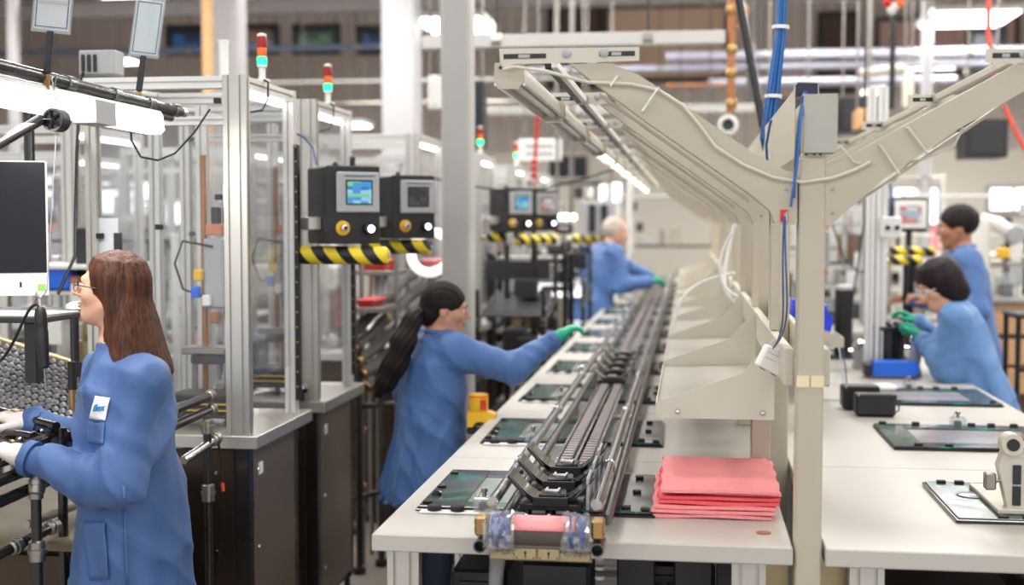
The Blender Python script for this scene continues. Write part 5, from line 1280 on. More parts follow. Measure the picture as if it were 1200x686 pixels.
MB().b2(-.05, .05, .1, .108, .007, .26, .002).build('stand', M['alu_white'], t); MB().b2(-.05, .05, .023, .1, .2, .26, .002).build('hinge', M['alu_white'], t)
# electrics near the upper left
p = at(113, 76, 4.3)
t = wthing('valve_block', 'grey valve block on top of the first machine cell at upper left', 'valve block', tuple(p))
a, b = at(92, 88, 4.25), at(134, 58, 4.25)
MB().b2(a.x, b.x, 4.25, 4.33, a.z, b.z, .005).build('block', M['grey_pl'], t)
for u in (97, 104, 111): q = at(u, 74, 4.245); MB().b2(q.x - .006, q.x + .006, 4.242, 4.2495, q.z - .03, q.z + .03, .002).build('connector', M['charcoal'], t)
MB().path([at(97, 86, 4.24), at(94, 100, 4.2), at(90, 180, 4.05), at(88, 300, 4.0), at(68, 345, 3.95)], .006, 8).build('cable', M['black'], t)
t = wthing('hanging_cable', 'black cable looping in front of the first machine cell', 'cable', tuple(at(154, 160, 3.9)))
MB().path([at(153, 146, 3.8), at(154, 165, 3.85), at(165, 184, 3.9), at(185, 188, 3.95), at(205, 180, 4.0), at(228, 155, 4.05), at(246, 128, 4.07)], .0035, 6).build('lead', M['black'], t)
q = at(262, 70, 4.3)
t = wthing('white_post', 'short white plastic tube standing on the first machine cell', 'tube', (q.x, 4.3, 2.16)); MB().tube((q.x, 4.3, 2.156), (q.x, 4.3, at(262, 48, 4.3).z), .017, 12).build('tube', M['white_pl'], t); MB().lathe([(.019, at(262, 50, 4.3).z), (.019, at(262, 47, 4.3).z)], (q.x, 4.3, 0), n=12).build('cap', M['white_pl'], t)

# ------------------------------------------------------------------ background workstations
palette = ['grey_pl', 'charcoal', 'white_pl', 'steel', 'black', 'alu', 'blue_pl', 'beige', 'copper', 'pink', 'brown_steel', 'tan_metal']
def station(x, y, w, d, zt, label, seed, fill=16, col=None):
    rr = random.Random(seed)
    t = wthing('workstation', label, 'workstation', (x, y, 0), 'workstations in the background')
    for (px, py) in ((x - w / 2, y), (x + w / 2, y), (x - w / 2, y + d), (x + w / 2, y + d)): MB().b2(px - .02, px + .02, py - .02, py + .02, .002, zt, .003).build('post', M[col or rr.choice(['alu', 'alu_white', 'black_pipe'])], t)
    for z in (.35, .88, 1.35, zt - .03):
        if z < zt: MB().b2(x - w / 2 + .021, x + w / 2 - .021, y, y + d, z - .02, z, .003).build('shelf', M[rr.choice(['alu', 'white_pl', 'charcoal', 'steel'])], t)
    for i in range(fill):
        z = rr.choice([.35, .88, .88, 1.35]);
        if z > zt - .1: z = .88
        bw, bh, bd = rr.uniform(.05, .18), rr.uniform(.05, .3), rr.uniform(.06, .2); px = x + rr.uniform(-.5, .5) * (w - bw - .08); py = y + rr.uniform(.0, 1) * max(.01, d - bd)
        k = rr.random(); m = M[rr.choice(palette)]
        if k < .5: MB().b2(px - bw / 2, px + bw / 2, py, py + bd, z + .001, z + bh, .008).build('equipment_box', m, t)
        elif k < .75: MB().lathe([(bw * .3, z + .001), (bw * .3, z + bh * .7), (bw * .15, z + bh * .8), (bw * .15, z + bh)], (px, py + bd / 2, 0), n=12).build('cylinder', m, t)
        else: MB().path(bez((px, py, z + .02), (px - .1, py, z + bh), (px + .12, py + .05, z + bh), (px + rr.uniform(-.1, .1), py + .1, z + .02), 10), .012, 8).build('hose', m, t)
    for i in range(3):
        px = x + rr.uniform(-.4, .4) * w; MB().b2(px - .05, px + .05, y - .02, y - .001, zt - .25 - .15 * i, zt - .12 - .15 * i, .004).build('panel_unit', M[rr.choice(['white_pl', 'charcoal', 'grey_pl'])], t)
    return t
def st(u, Y, w, d, zt, label, seed, fill=16, col=None): return station(at(u, 262, Y).x, Y, w, d, zt, label, seed, fill, col)
st(618, 9.2, .55, .5, 1.45, 'cluttered black frame workstation right of the far control boxes', 31, 14, 'black_pipe')
st(608, 11.4, .8, .6, 1.5, 'dark workstation between the far control boxes and the bald man', 32, 18, 'black_pipe')
st(690, 14.5, .9, .8, 2.2, 'tall pale workstation to the right of the bald man', 33, 18, 'alu_white')
st(600, 13.8, 1.0, .8, 1.9, 'workstation beyond the far machine cells, above the ponytail woman', 34, 16)
st(790, 18.3, 1.6, 1.0, 2.1, 'pale cluttered workstation at the far end of the conveyor', 35, 18, 'alu_white')
st(905, 13.2, .8, .9, 2.1, 'white workstation seen behind the tray uprights', 36, 16, 'alu_white')
st(1000, 10.6, .5, .5, 1.7, 'pale workstation between the post and the switch box', 37, 14, 'alu_white')
st(1120, 10.8, 1.1, .6, 1.6, 'workstation behind the dark haired man', 38, 16, 'black_pipe')
st(1190, 10.2, .6, .5, 1.45, 'workstation with metal parts at the right edge behind the dark haired man', 39, 16, 'steel')
st(1150, 14.0, 1.6, 1.0, 2.0, 'distant workstation at far right beneath the bright window', 40, 18)
st(480, 12.0, 1.0, .7, 1.9, 'distant workstation left of the grey column', 41, 16)
st(420, 9.95, 1.0, .7, 1.7, 'workstation seen under the black control boxes', 42, 18)
st(330, 9.0, 1.0, .7, 2.0, 'workstation seen through the side of the first machine cell', 43, 18, 'alu')
st(215, 10.5, 1.2, .7, 1.9, 'workstation seen through the first machine cell, beside the pale column', 44, 18)
st(120, 7.2, .9, .6, 1.6, 'workstation seen directly above the head of the woman with glasses', 45, 16, 'alu_white')
st(70, 5.6, .55, .5, 1.5, 'dark shelf rack between the computer and the first machine cell', 46, 16, 'alu')
st(30, 9.5, 1.2, .8, 2.0, 'distant workstation behind the computer', 47, 16)
st(150, 14.0, 1.8, .9, 2.3, 'farthest workstation on the left under the windows', 48, 16)
st(620, 18.5, 2.2, .9, 2.3, 'farthest workstation in the middle, under the black screen', 49, 16)
st(1010, 17.0, 2.0, .9, 2.3, 'farthest workstation on the right, behind the forked stands', 50, 16)

def flow_rack(u, Y, w, d, label, seed):
    rr = random.Random(seed); x = at(u, 262, Y).x; t = wthing('flow_rack', label, 'rack', (x, Y, 0), 'black tube flow racks in the middle distance')
    for (px, py, zt) in ((x - w / 2, Y, 1.25), (x + w / 2, Y, 1.25), (x - w / 2, Y + d, 1.45), (x + w / 2, Y + d, 1.45)):
        MB().tube((px, py, .003), (px, py, zt), .016, 10).build('post', M['black_pipe'], t)
        for z in (.3, .7, 1.05): MB().lathe([(.022, -.025), (.022, .025)], (px, py, z), n=10).build('tube_joint', M['steel'], t)
    for z in (.3, .7, 1.05):
        for s_ in (-1, 1): MB().tube((x + s_ * w / 2, Y - .05, z), (x + s_ * w / 2, Y + d + .05, z + .12), .014, 8).build('side_tube', M['black_pipe'], t)
        for i in range(7):
            f = (i + .5) / 7; MB().tube((x - w / 2 + .02, Y + d * f, z + .03 + .12 * f), (x + w / 2 - .02, Y + d * f, z + .03 + .12 * f), .018, 10).build('roller', M['dark_chrome'], t)
        for k in range(2):
            bx = x + rr.uniform(-.3, .3) * w; by = Y + rr.uniform(.1, .6) * d; hh = rr.uniform(.06, .16)
            MB().b2(bx - .07, bx + .07, by, by + .14, z + .14, z + .14 + hh, .01).build('tote', M[rr.choice(['black', 'charcoal', 'grey_pl', 'charcoal', 'blue_pl'])], t)
    MB().b2(x - w / 2, x + w / 2, Y + d * .5, Y + d * .5 + .02, 1.3, 1.42, .004).build('label_board', M['charcoal'], t)
flow_rack(652, 9.9, .42, .7, 'black tube flow rack with rollers just left of the bald man', 61)
flow_rack(598, 7.9, .42, .7, 'black tube flow rack below the far pair of control boxes', 62)
flow_rack(632, 12.6, .7, .7, 'farthest black flow rack, behind the striped bumpers', 63)
# hung things in the middle distance
def hung(name, label, cat, u0, v0, u1, v1, Y, d, m, sub=None):
    a, b = at(u0, v1, Y), at(u1, v0, Y); t = wthing(name, label, cat, ((a.x + b.x) / 2, Y, a.z))
    MB().b2(a.x, b.x, Y, Y + d, a.z, b.z, .01).build('body', m, t)
    for x in (a.x + (b.x - a.x) * .15, b.x - (b.x - a.x) * .15): MB().tube((x, Y + d / 2, b.z), (x, Y + d / 2, hall_h - .004), .01, 6).build('drop_rod', M['steel'], t)
    if sub: MB().b2(a.x + .03, b.x - .03, Y - .012, Y - .001, a.z + .03, b.z - .03, .003).build(*sub, t)
    return t, a, b
t, a, b = hung('hanging_sign', 'white hanging sign with two grey lines of print behind the left arm', 'sign', 607, 163, 658, 189, 12.5, .04, M['white_pl'])
for i, v in enumerate((171, 180)):
    q0, q1 = at(616, v, 12.49), at(648, v, 12.49); MB().b2(q0.x, q1.x, 12.485, 12.4985, q0.z - .015, q0.z + .015).build('print_line', M['grey_pl'], t)
hung('hanging_screen', 'black hanging screen behind the far tube lamps', 'screen', 643, 182, 690, 208, 14.5, .08, M['black'], ('screen', M['screen_off']))
hung('equipment_case', 'large black overhead case behind the steel box on the post', 'case', 893, 113, 960, 155, 12.0, .5, M['black'], ('front_panel', M['charcoal']))
hung('equipment_case', 'black overhead case directly right of the steel box', 'case', 984, 113, 1029, 155, 12.0, .5, M['black'], ('front_panel', M['charcoal']))
hung('cardboard_box', 'small tan box on top of the overhead equipment, right of the steel box', 'box', 1004, 127, 1022, 151, 11.0, .3, M['wood'], ('box_flap', M['wood']))
hung('overhead_projector', 'black overhead machine head beneath the right arm', 'machine head', 1132, 139, 1182, 185, 10.5, .4, M['black'], ('front_panel', M['charcoal']))
hung('white_duct', 'pale overhead duct end behind the far tube lamp', 'duct', 1060, 84, 1072, 125, 14, .2, M['beige_lt'], ('duct_face', M['beige_lt']))
t, a, b = hung('lit_board', 'pale back lit board left of the grey column', 'panel', 501, 88, 517, 128, 9.0, .06, M['white_pl'], ('light_face', M['white_pl']))
hung('black_housing', 'black housing behind the grey column near its top', 'housing', 548, 93, 566, 172, 9.6, .2, M['charcoal'], ('vent_plate', M['black']))
hung('ac_unit', 'white framed unit with two dark slots beside the bald man', 'unit', 681, 236, 722, 277, 12.4, .2, M['grey_pl'])
for (u0, u1) in ((690, 698), (704, 712)):
    q0, q1 = at(u0, 272, 12.39), at(u1, 240, 12.39); MB().b2(q0.x, q1.x, 12.37, 12.3985, q0.z, q1.z, .004).build('dark_slot', M['black'], bpy.data.objects['ac_unit'])
# glowing strips in machines
for i, (u0, v0, u1, v1, Y, l) in enumerate(((648, 251, 675, 258, 10.9, 'glowing white strip lamp left of the white slotted unit'), (650, 262, 671, 274, 10.2, 'blue lit display left of the white slotted unit'))):
    t, a, b = hung('strip_lamp' if i == 0 else 'small_display', l, 'lamp' if i == 0 else 'display', u0, v0, u1, v1, Y, .05, M['white_led'] if i == 0 else M['charcoal'], ('lit_face', M['white_led'] if i == 0 else M['screen_pale']))
# red hoist
p0, p1 = at(631, 122, 9.5), at(626, 214, 9.5)
t = wthing('cord_hoist', 'red cord with red hook hanging behind the left arm tips', 'hoist', tuple(p1))
MB().tube((p0.x + .0, 9.5, hall_h - .01), p0, .008, 6).build('cord', M['steel'], t)
MB().tube(p0, at(627, 186, 9.5), .013, 8).build('red_cord', M['red'], t)
for v in (190, 198, 206): q = at(626, v, 9.5); MB().lathe([(.012, -.02), (.028, -.012), (.028, .012), (.012, .02)], q, n=12).build('hook_block', M['red'], t)
MB().path([at(626, 208, 9.5), at(630, 213, 9.5), at(626, 219, 9.5), at(622, 214, 9.5)], .008, 6).build('hook', M['red'], t)
p0, p1 = at(1158, 40, 7.5), at(1215, 200, 7.5)
t = wthing('red_air_hose', 'red air hose slanting down behind the right arm', 'hose', tuple(p0))
MB().path([Vector((p0.x, 7.5, hall_h - .01)), p0, at(1166, 85, 7.5), at(1178, 128, 7.5), at(1196, 165, 7.5), p1], .014, 8).build('hose', mat('coral_hose', s2l(222, 90, 74), .5), t)
MB().lathe([(.02, -.02), (.02, .02)], at(1162, 60, 7.5), n=10).build('hose_clamp', M['steel'], t)
# hanging pipes over the line
t = wthing('drop_pipe', 'rusty brown drop pipe with brass fittings left of the blue cable bundle', 'pipe', tuple(at(856, 60, 8)))
q = at(857, 60, 8); MB().tube((q.x, 8, at(857, 132, 8).z), (q.x, 8, hall_h - .01), .026, 10).build('pipe', M['copper'], t)
for v in (12, 58, 86, 122): MB().lathe([(.028, -.03), (.034, -.02), (.034, .02), (.028, .03)], at(857, v, 8), n=12).build('fitting', M['brass'], t)
MB().path([at(866, 0, 8), at(876, 12, 8), at(872, 30, 8), at(858, 34, 8)], .014, 8).build('curved_branch', M['copper'], t)
t = wthing('black_strut', 'black slanting strut reaching down to the trough behind the brown pipe', 'strut', tuple(at(860, 10, 6)))
MB().tube(at(859, -40, 6.0), at(895, 152, 6.0), .02, 12).build('strut', M['black_pipe'], t); MB().lathe([(.03, -.02), (.03, .02)], at(861, -10, 6), n=10).build('clamp', M['steel'], t)
t = wthing('drop_conduit', 'green grey vertical conduit beside the brown drop pipe', 'conduit', tuple(at(879, 60, 10)))
q = at(879, 100, 10); MB().tube((q.x, 10, 2.6), (q.x, 10, hall_h - .01), .03, 10).build('conduit', M['grey_blob'], t); MB().lathe([(.04, -.03), (.04, .03)], (q.x, 10, 3), n=10).build('coupling', M['steel'], t)
p = at(853, 147, 9.0)
t = wthing('round_speaker', 'white round fixture with a dark centre above the left arm root', 'fixture', tuple(p))
e = MB().lathe([(.065, 0), (.07, .02), (.07, .05), (.05, .06), (.042, .05), (.042, .02)], p, (0, -1, 0), 24).build('white_ring', M['white_pl'], t)
MB().lathe([(.041, .01), (.041, .03)], p, (0, -1, 0), 20).build('dark_centre', M['charcoal'], t)
MB().tube(p + Vector((0, -.02, .06)), Vector((p.x, p.y - .02, hall_h - .01)), .008, 6).build('drop_rod', M['steel'], t)
q = at(1046, 60, 9.0)
t = wthing('hose_reel_drop', 'black vertical rod under red and white fittings, right of the steel box', 'rod', tuple(q))
MB().tube((q.x, 9, at(1046, 128, 9).z), (q.x, 9, hall_h - .01), .02, 10).build('rod', M['black_pipe'], t)
for (v, du, m) in ((3, -6, 'red'), (8, 2, 'white_pl'), (4, 8, 'orange'), (12, -1, 'white_pl')): MB().lathe([(.015, -.03), (.035, 0), (.015, .03)], at(1046 + du, v, 8.95), n=10).build('fitting', M[m], t)
t = wthing('sprinkler_pipe', 'short pale pipe stub left of the smaller ceiling lamp', 'pipe', tuple(at(1008, 86, 13)))
MB().tube(at(1008, 87, 13), at(1060, 81, 13), .05, 12).build('pipe', M['beige_lt'], t); MB().tube(at(1020, 84, 13), Vector((at(1020, 84, 13).x, 13, hall_h - .01)), .01, 6).build('drop_rod', M['steel'], t)

# switch box and monitor on the right
a, b = at(1033, 279, 6.6), at(1057, 254, 6.6)
t = wthing('switch_box', 'small white switch box with two black knobs left of the monitor', 'box', tuple(a))
MB().b2(a.x, b.x, 6.6, 6.66, a.z, b.z, .006).build('body', M['white_pl'], t)
for u in (1040, 1051): MB().lathe([(.012, 0), (.012, .02)], at(u, 267, 6.6), (0, -1, 0), 12).build('knob', M['black'], t)
MB().path([at(1042, 254, 6.62), at(1045, 240, 6.6), at(1043, 215, 6.65)], .006, 6).build('lead', M['navy_cable'], t)
t = wthing('profile_post', 'pair of tall aluminium posts right of the near post, behind the worktop', 'post', (a.x, 6.7, 0))
for (u0, u1) in ((1014, 1024), (1026, 1038)):
    c0_, c1_ = at(u0, 300, 6.7), at(u1, 300, 6.7); w_ = c1_.x - c0_.x
    MB().alu(((c0_.x + c1_.x) / 2, 6.7, .003), ((c0_.x + c1_.x) / 2, 6.7, 2.35), w_, .04).build('post', M['alu_white'], t)
a, b = at(1048, 268, 8.3), at(1086, 235, 8.3)
t = wthing('monitor', 'white framed monitor with a pale screen left of the dark haired man', 'monitor', ((a.x + b.x) / 2, 8.3, a.z))
MB().b2(a.x - .03, b.x + .01, 8.31, 8.36, a.z - .02, b.z + .02, .006).build('housing', M['charcoal'], t)
MB().b2(a.x, b.x, 8.295, 8.3095, a.z, b.z, .004).build('bezel', M['white_pl'], t)
MB().b2(a.x + .03, b.x - .03, 8.29, 8.2945, a.z + .035, b.z - .03).build('screen', M['screen_pale'], t)
MB().tube(((a.x + b.x) / 2, 8.35, .002), ((a.x + b.x) / 2, 8.35, a.z - .02), .02, 10).build('stand_post', M['black_pipe'], t)
# robot arm at far right
t = wthing('robot_arm', 'white bent robot arm above the glass jars at the right edge', 'robot', tuple(at(1175, 300, 9)))
MB().path([at(1150, 258, 9.4), at(1168, 262, 9.4), at(1186, 274, 9.4)], .05, 12).build('upper_arm', M['white_pl'], t)
MB().path([at(1190, 276, 9.4), at(1192, 290, 9.4), at(1186, 304, 9.4)], .045, 12).build('forearm', M['white_pl'], t)
MB().lathe([(.06, -.05), (.07, -.03), (.07, .03), (.06, .05)], at(1189, 275, 9.4), (0, 1, 0), 16).build('elbow_joint', M['grey_pl'], t)
q = at(1150, 258, 9.4); MB().tube((q.x, 9.4, .002), q, .06, 14).build('column', M['white_pl'], t)
for i, (u0, u1) in enumerate(((1149, 1170), (1172, 1196))):
    a, b = at(u0, 351, 8.6), at(u1, 321, 8.6); c = (a + b) / 2
    t = wthing('glass_tank', '%s clear plastic tank under the white robot arm' % ['left', 'right'][i], 'tank', (c.x, 8.6, a.z))
    MB().b2(a.x, b.x, 8.6, 8.75, a.z, b.z, .02).build('shell', M['clear_pl'], t); MB().b2(a.x + .03, b.x - .03, 8.64, 8.72, a.z + .002, a.z + .1, .01).build('contents', M['charcoal'], t)
    MB().b2(a.x - .02, b.x + .02, 8.58, 8.8, a.z - .03, a.z - .001, .004).build('tank_base', M['steel'], t)
t = wthing('yellow_case', 'small yellow case under the robot arm', 'case', tuple(at(1176, 300, 9)))
a, b = at(1170, 303, 9.0), at(1184, 291, 9.0); MB().b2(a.x, b.x, 9, 9.08, a.z, b.z, .008).build('body', M['yellow'], t); MB().tube((a.x + .05, 9.04, .002), (a.x + .05, 9.04, a.z), .015, 8).build('stand_tube', M['steel'], t); MB().path([(a.x + .02, 9.04, b.z), (a.x + .03, 9.04, b.z + .02), (b.x - .03, 9.04, b.z + .02), (b.x - .02, 9.04, b.z)], .005, 6).build('handle', M['black'], t)
# wooden cabinets
a, b = at(1150, 358, 8.3), at(1280, 358, 8.3)
t = wthing('wood_cabinet', 'tan wooden bench with a dark gap behind the woman in safety glasses', 'cabinet', ((a.x + b.x) / 2, 8.2, 0))
for (v0, v1) in ((356, 392), (398, 428), (432, 462)):
    z1, z0 = at(1180, v0, 8.2).z, at(1180, v1, 8.2).z; MB().b2(a.x, b.x, 8.2, 8.75, z0, z1, .006).build('drawer_front', M['wood'], t)
MB().b2(a.x + .02, b.x - .02, 8.22, 8.7, .03, at(1180, 360, 8.2).z, .004).build('carcass', M['brown_door'], t)
MB().b2(a.x - .02, b.x + .02, 8.17, 8.8, at(1180, 355.8, 8.2).z, at(1180, 352, 8.2).z, .004).build('top', M['steel'], t)
t = wthing('tube_stool', 'black tube stool at the right edge behind the safety glasses woman', 'stool', tuple(at(1195, 400, 6.9)))
q = at(1190, 380, 6.9)
MB().b2(q.x, q.x + .4, 6.9, 7.2, at(1190, 374, 6.9).z, at(1190, 368, 6.9).z, .01).build('seat', M['black'], t)
for (dx, dy) in ((.02, .02), (.38, .02), (.02, .28), (.38, .28)): MB().tube((q.x + dx, 6.9 + dy, .002), (q.x + dx, 6.9 + dy, at(1190, 374, 6.9).z), .014, 8).build('leg', M['black_pipe'], t)
for z in (.4, .9): MB().tube((q.x + .02, 6.92, z), (q.x + .38, 6.92, z), .01, 8).build('rung', M['black_pipe'], t)
# wide cable sagging to the far arms
t = wthing('sagging_cable', 'thin dark cable sagging across the hall above the far control boxes', 'cable', tuple(at(600, 224, 7.5)))
MB().path([at(500, 207, 7.4), at(545, 217, 7.4), at(590, 224, 7.5), at(640, 221, 7.6), at(690, 208, 7.7), at(730, 195, 7.9)], .006, 6).build('cable', M['black'], t)
t = wthing('vertical_cable', 'black cable hanging behind the right tray uprights', 'cable', tuple(at(1010, 300, 7.6)))
MB().path([Vector((at(1012, 205, 7.6).x, 7.6, hall_h - .01)), at(1012, 205, 7.6), at(1013, 260, 7.6), at(1004, 320, 7.6), at(998, 360, 7.6)], .006, 6).build('cable', M['black'], t)
MB().path([at(975, 262, 7.6), at(990, 305, 7.6), at(1008, 320, 7.6), at(1035, 310, 7.6)], .005, 6).build('cable', M['charcoal'], t)
# ------------------------------------------------------------------ people: implicit surfaces meshed into one continuous skin
def nrm(v): return v / max(1e-9, np.linalg.norm(v))
class SDF:
    def __init__(s): s.p = []
    def cap(s, a, b, ra, rb=None, k=.02, op=1, dist=None): s.p.append(('c', np.array(a, float), np.array(b, float), ra, ra if rb is None else rb, k, op, dist)); return s
    def ell(s, c, r, R=None, k=.02, op=1): s.p.append(('e', np.array(c, float), np.array(r, float), np.eye(3) if R is None else R, 0, k, op, None)); return s
    def loft(s, O, R, zs, prof, k=.02, op=1, pw=2.3, dist=None):   # prof rows: cx, cy, a, b at heights zs in the frame R (columns = axes)
        s.p.append(('l', np.array(O, float), R, np.array(zs, float), np.array(prof, float), k, op, (pw, dist))); return s
    def chain(s, pts, rs, k=.02):
        for i in range(len(pts) - 1): s.cap(pts[i], pts[i + 1], rs[i], rs[i + 1], k)
        return s
    def bounds(s, q):
        t = q[0]
        if t == 'c': r = max(q[3], q[4]); lo = np.minimum(q[1], q[2]) - r; hi = np.maximum(q[1], q[2]) + r
        elif t == 'e': m = np.abs(q[3]) @ q[2]; lo, hi = q[1] - m, q[1] + m
        else:
            pts = []
            for z, (cx, cy, a, b) in zip(q[3], q[4]):
                for sx in (-1, 1):
                    for sy in (-1, 1): pts.append(q[1] + q[2] @ np.array([cx + sx * a, cy + sy * b, z]))
            pts = np.array(pts); lo, hi = pts.min(0), pts.max(0)
        return lo, hi
    def mesh(s, vox, name, m, parent=None, origin=(0, 0, 0), disp=None, clip=None):
        B = [s.bounds(q) for q in s.p if q[6] > 0]; pad = .03
        lo = np.min([b[0] for b in B], 0) - pad; hi = np.max([b[1] for b in B], 0) + pad
        n = np.ceil((hi - lo) / vox).astype(int) + 1
        ax = [lo[i] + vox * np.arange(n[i]) for i in range(3)]
        F = np.full(n, 1.0, np.float32)
        for q in s.p:
            l, h = s.bounds(q); mg = q[5] + vox * 3 + .012
            i0 = np.clip(((l - mg - lo) / vox).astype(int), 0, n); i1 = np.clip(((h + mg - lo) / vox).astype(int) + 2, 0, n)
            if np.any(i1 <= i0): continue
            sl = tuple(slice(i0[i], i1[i]) for i in range(3))
            X, Y, Z = np.meshgrid(*[ax[i][sl[i]] for i in range(3)], indexing='ij')
            P = np.stack([X, Y, Z], -1).astype(np.float32)
            if q[0] == 'c':
                ab = (q[2] - q[1]); t = np.clip(((P - q[1]) @ ab) / max(1e-9, ab @ ab), 0, 1)
                d = np.linalg.norm(P - q[1] - t[..., None] * ab, axis=-1) - (q[3] + (q[4] - q[3]) * t)
                if q[7]: d = d + q[7](P, t)
            elif q[0] == 'e':
                L = (P - q[1]) @ q[3]; k0 = np.linalg.norm(L / q[2], axis=-1); k1 = np.linalg.norm(L / q[2] ** 2, axis=-1); d = k0 * (k0 - 1) / np.maximum(k1, 1e-6)
            else:
                L = (P - q[1]) @ q[2]; zs, pr = q[3], q[4]; pw, dist = q[7]
                z = L[..., 2]; cx, cy, a, b = [np.interp(z, zs, pr[:, j]) for j in range(4)]
                rr = (np.abs((L[..., 0] - cx) / a) ** pw + np.abs((L[..., 1] - cy) / b) ** pw) ** (1 / pw)
                d = (rr - 1) * np.minimum(a, b); d = np.maximum(d, np.maximum(z - zs[-1], zs[0] - z))
                if dist: d = d + dist(L, P)
            f = F[sl]; k = max(q[5], 1e-4)
            if q[6] > 0: hh = np.maximum(k - np.abs(f - d), 0) / k; F[sl] = np.minimum(f, d) - hh * hh * k * .25
            else: hh = np.maximum(k - np.abs(f + d), 0) / k; F[sl] = np.maximum(f, -d) + hh * hh * k * .25
        if disp:
            X, Y, Z = np.meshgrid(*ax, indexing='ij'); act = np.abs(F) < .03
            P = np.stack([X[act], Y[act], Z[act]], -1); F[act] += disp(P).astype(np.float32)
        if clip: F = clip(F, ax)
        # surface nets
        S = F < 0; c = S[:-1, :-1, :-1].astype(np.int8)
        offs = [(0, 0, 0), (1, 0, 0), (0, 1, 0), (1, 1, 0), (0, 0, 1), (1, 0, 1), (0, 1, 1), (1, 1, 1)]
        sh = tuple(x - 1 for x in F.shape); tot = np.zeros(sh, np.int8)
        for o in offs: tot += S[o[0]:o[0] + sh[0], o[1]:o[1] + sh[1], o[2]:o[2] + sh[2]]
        A = np.argwhere((tot > 0) & (tot < 8)); idx = np.full(sh, -1, np.int64); idx[tuple(A.T)] = np.arange(len(A))
        val = np.stack([F[A[:, 0] + o[0], A[:, 1] + o[1], A[:, 2] + o[2]] for o in offs], 1)
        acc = np.zeros((len(A), 3)); cnt = np.zeros(len(A)); oo = np.array(offs, float)
        for a_, b_ in ((0, 1), (2, 3), (4, 5), (6, 7), (0, 2), (1, 3), (4, 6), (5, 7), (0, 4), (1, 5), (2, 6), (3, 7)):
            va, vb = val[:, a_], val[:, b_]; cr = (va < 0) != (vb < 0); t = np.where(cr, va / np.where(cr, va - vb, 1), 0)
            acc += np.where(cr[:, None], oo[a_] + (oo[b_] - oo[a_]) * t[:, None], 0); cnt += cr
        V = lo + vox * (A + acc / cnt[:, None]) - np.array(origin)
        Q = []
        for axis in range(3):
            s0 = [slice(1, -1)] * 3; s0[axis] = slice(0, -1); s1 = list(s0); s1[axis] = slice(1, None)
            a_, b_ = S[tuple(s0)], S[tuple(s1)]; E = np.argwhere(a_ != b_)
            if not len(E): continue
            flip = a_[tuple(E.T)]; E = E + 1; E[:, axis] -= 1
            u, w = (axis + 1) % 3, (axis + 2) % 3
            def g(du, dw):
                e = E.copy(); e[:, u] -= du; e[:, w] -= dw; return idx[tuple(e.T)]
            q4 = np.stack([g(0, 0), g(1, 0), g(1, 1), g(0, 1)], 1); q4[~flip] = q4[~flip][:, ::-1]; Q.append(q4)
        Q = np.concatenate(Q); Q = Q[(Q >= 0).all(1)]
        me = bpy.data.meshes.new(name); me.vertices.add(len(V)); me.vertices.foreach_set('co', V.astype(np.float32).ravel())
        me.loops.add(len(Q) * 4); me.loops.foreach_set('vertex_index', Q.astype(np.int32).ravel())
        me.polygons.add(len(Q)); me.polygons.foreach_set('loop_start', (np.arange(len(Q)) * 4).astype(np.int32)); me.polygons.foreach_set('loop_total', np.full(len(Q), 4, np.int32))
        me.update(calc_edges=True); me.validate(); me.materials.append(m); me.shade_smooth()
        o = bpy.data.objects.new(name, me); COL.objects.link(o)
        if parent: o.parent = parent
        return o

def axes(yaw, pitch=0, roll=0):     # columns: right, forward, up.  yaw 0 looks along +Y, positive to the left
    f = np.array([-math.sin(yaw) * math.cos(pitch), math.cos(yaw) * math.cos(pitch), math.sin(pitch)])
    r = np.array([math.cos(yaw), math.sin(yaw), 0.]); u = np.cross(r, f)
    if roll: r, u = r * math.cos(roll) + u * math.sin(roll), u * math.cos(roll) - r * math.sin(roll)
    return np.stack([r, f, u], 1)
def head_prims(S, O, R, s=1., nose=1., jaw=1.):
    T = lambda *p: O + R @ (np.array(p) * s)
    E = lambda c, r, k=.02, op=1: S.ell(T(*c), np.array(r) * s, R, k * s, op)
    E((0, -.014, .028), (.074, .092, .086)); E((0, .026, -.028), (.057, .060, .078), .03)
    E((0, .052, -.086), (.025 * jaw, .026, .022), .03)
    for x in (-1, 1):
        S.cap(T(x * .052, -.002, -.048), T(x * .018, .055, -.088), .017 * s, .016 * s, .03 * s)
        E((x * .040, .052, -.022), (.024, .024, .020), .025)
        E((x * .074, -.012, -.006), (.009, .019, .031), .006)
        E((x * .081, -.010, -.002), (.005, .009, .016), .005, -1)
    S.cap(T(-.032, .076, .024), T(.032, .076, .024), .0115 * s, None, .02 * s)
    for x in (-1, 1): E((x * .032, .096, .004), (.016, .014, .011), .014, -1)
    S.cap(T(0, .086, .010), T(0, .086 + .022 * nose, -.022), .0065 * s, .0105 * s, .012 * s)
    for x in (-1, 1): E((x * .011, .092, -.027), (.0075, .010, .007), .008)
    E((0, .083, -.051), (.023, .012, .0055), .008); E((0, .081, -.062), (.019, .012, .0065), .008)
    E((0, .088, -.0565), (.024, .010, .0018), .004, -1)
    return T
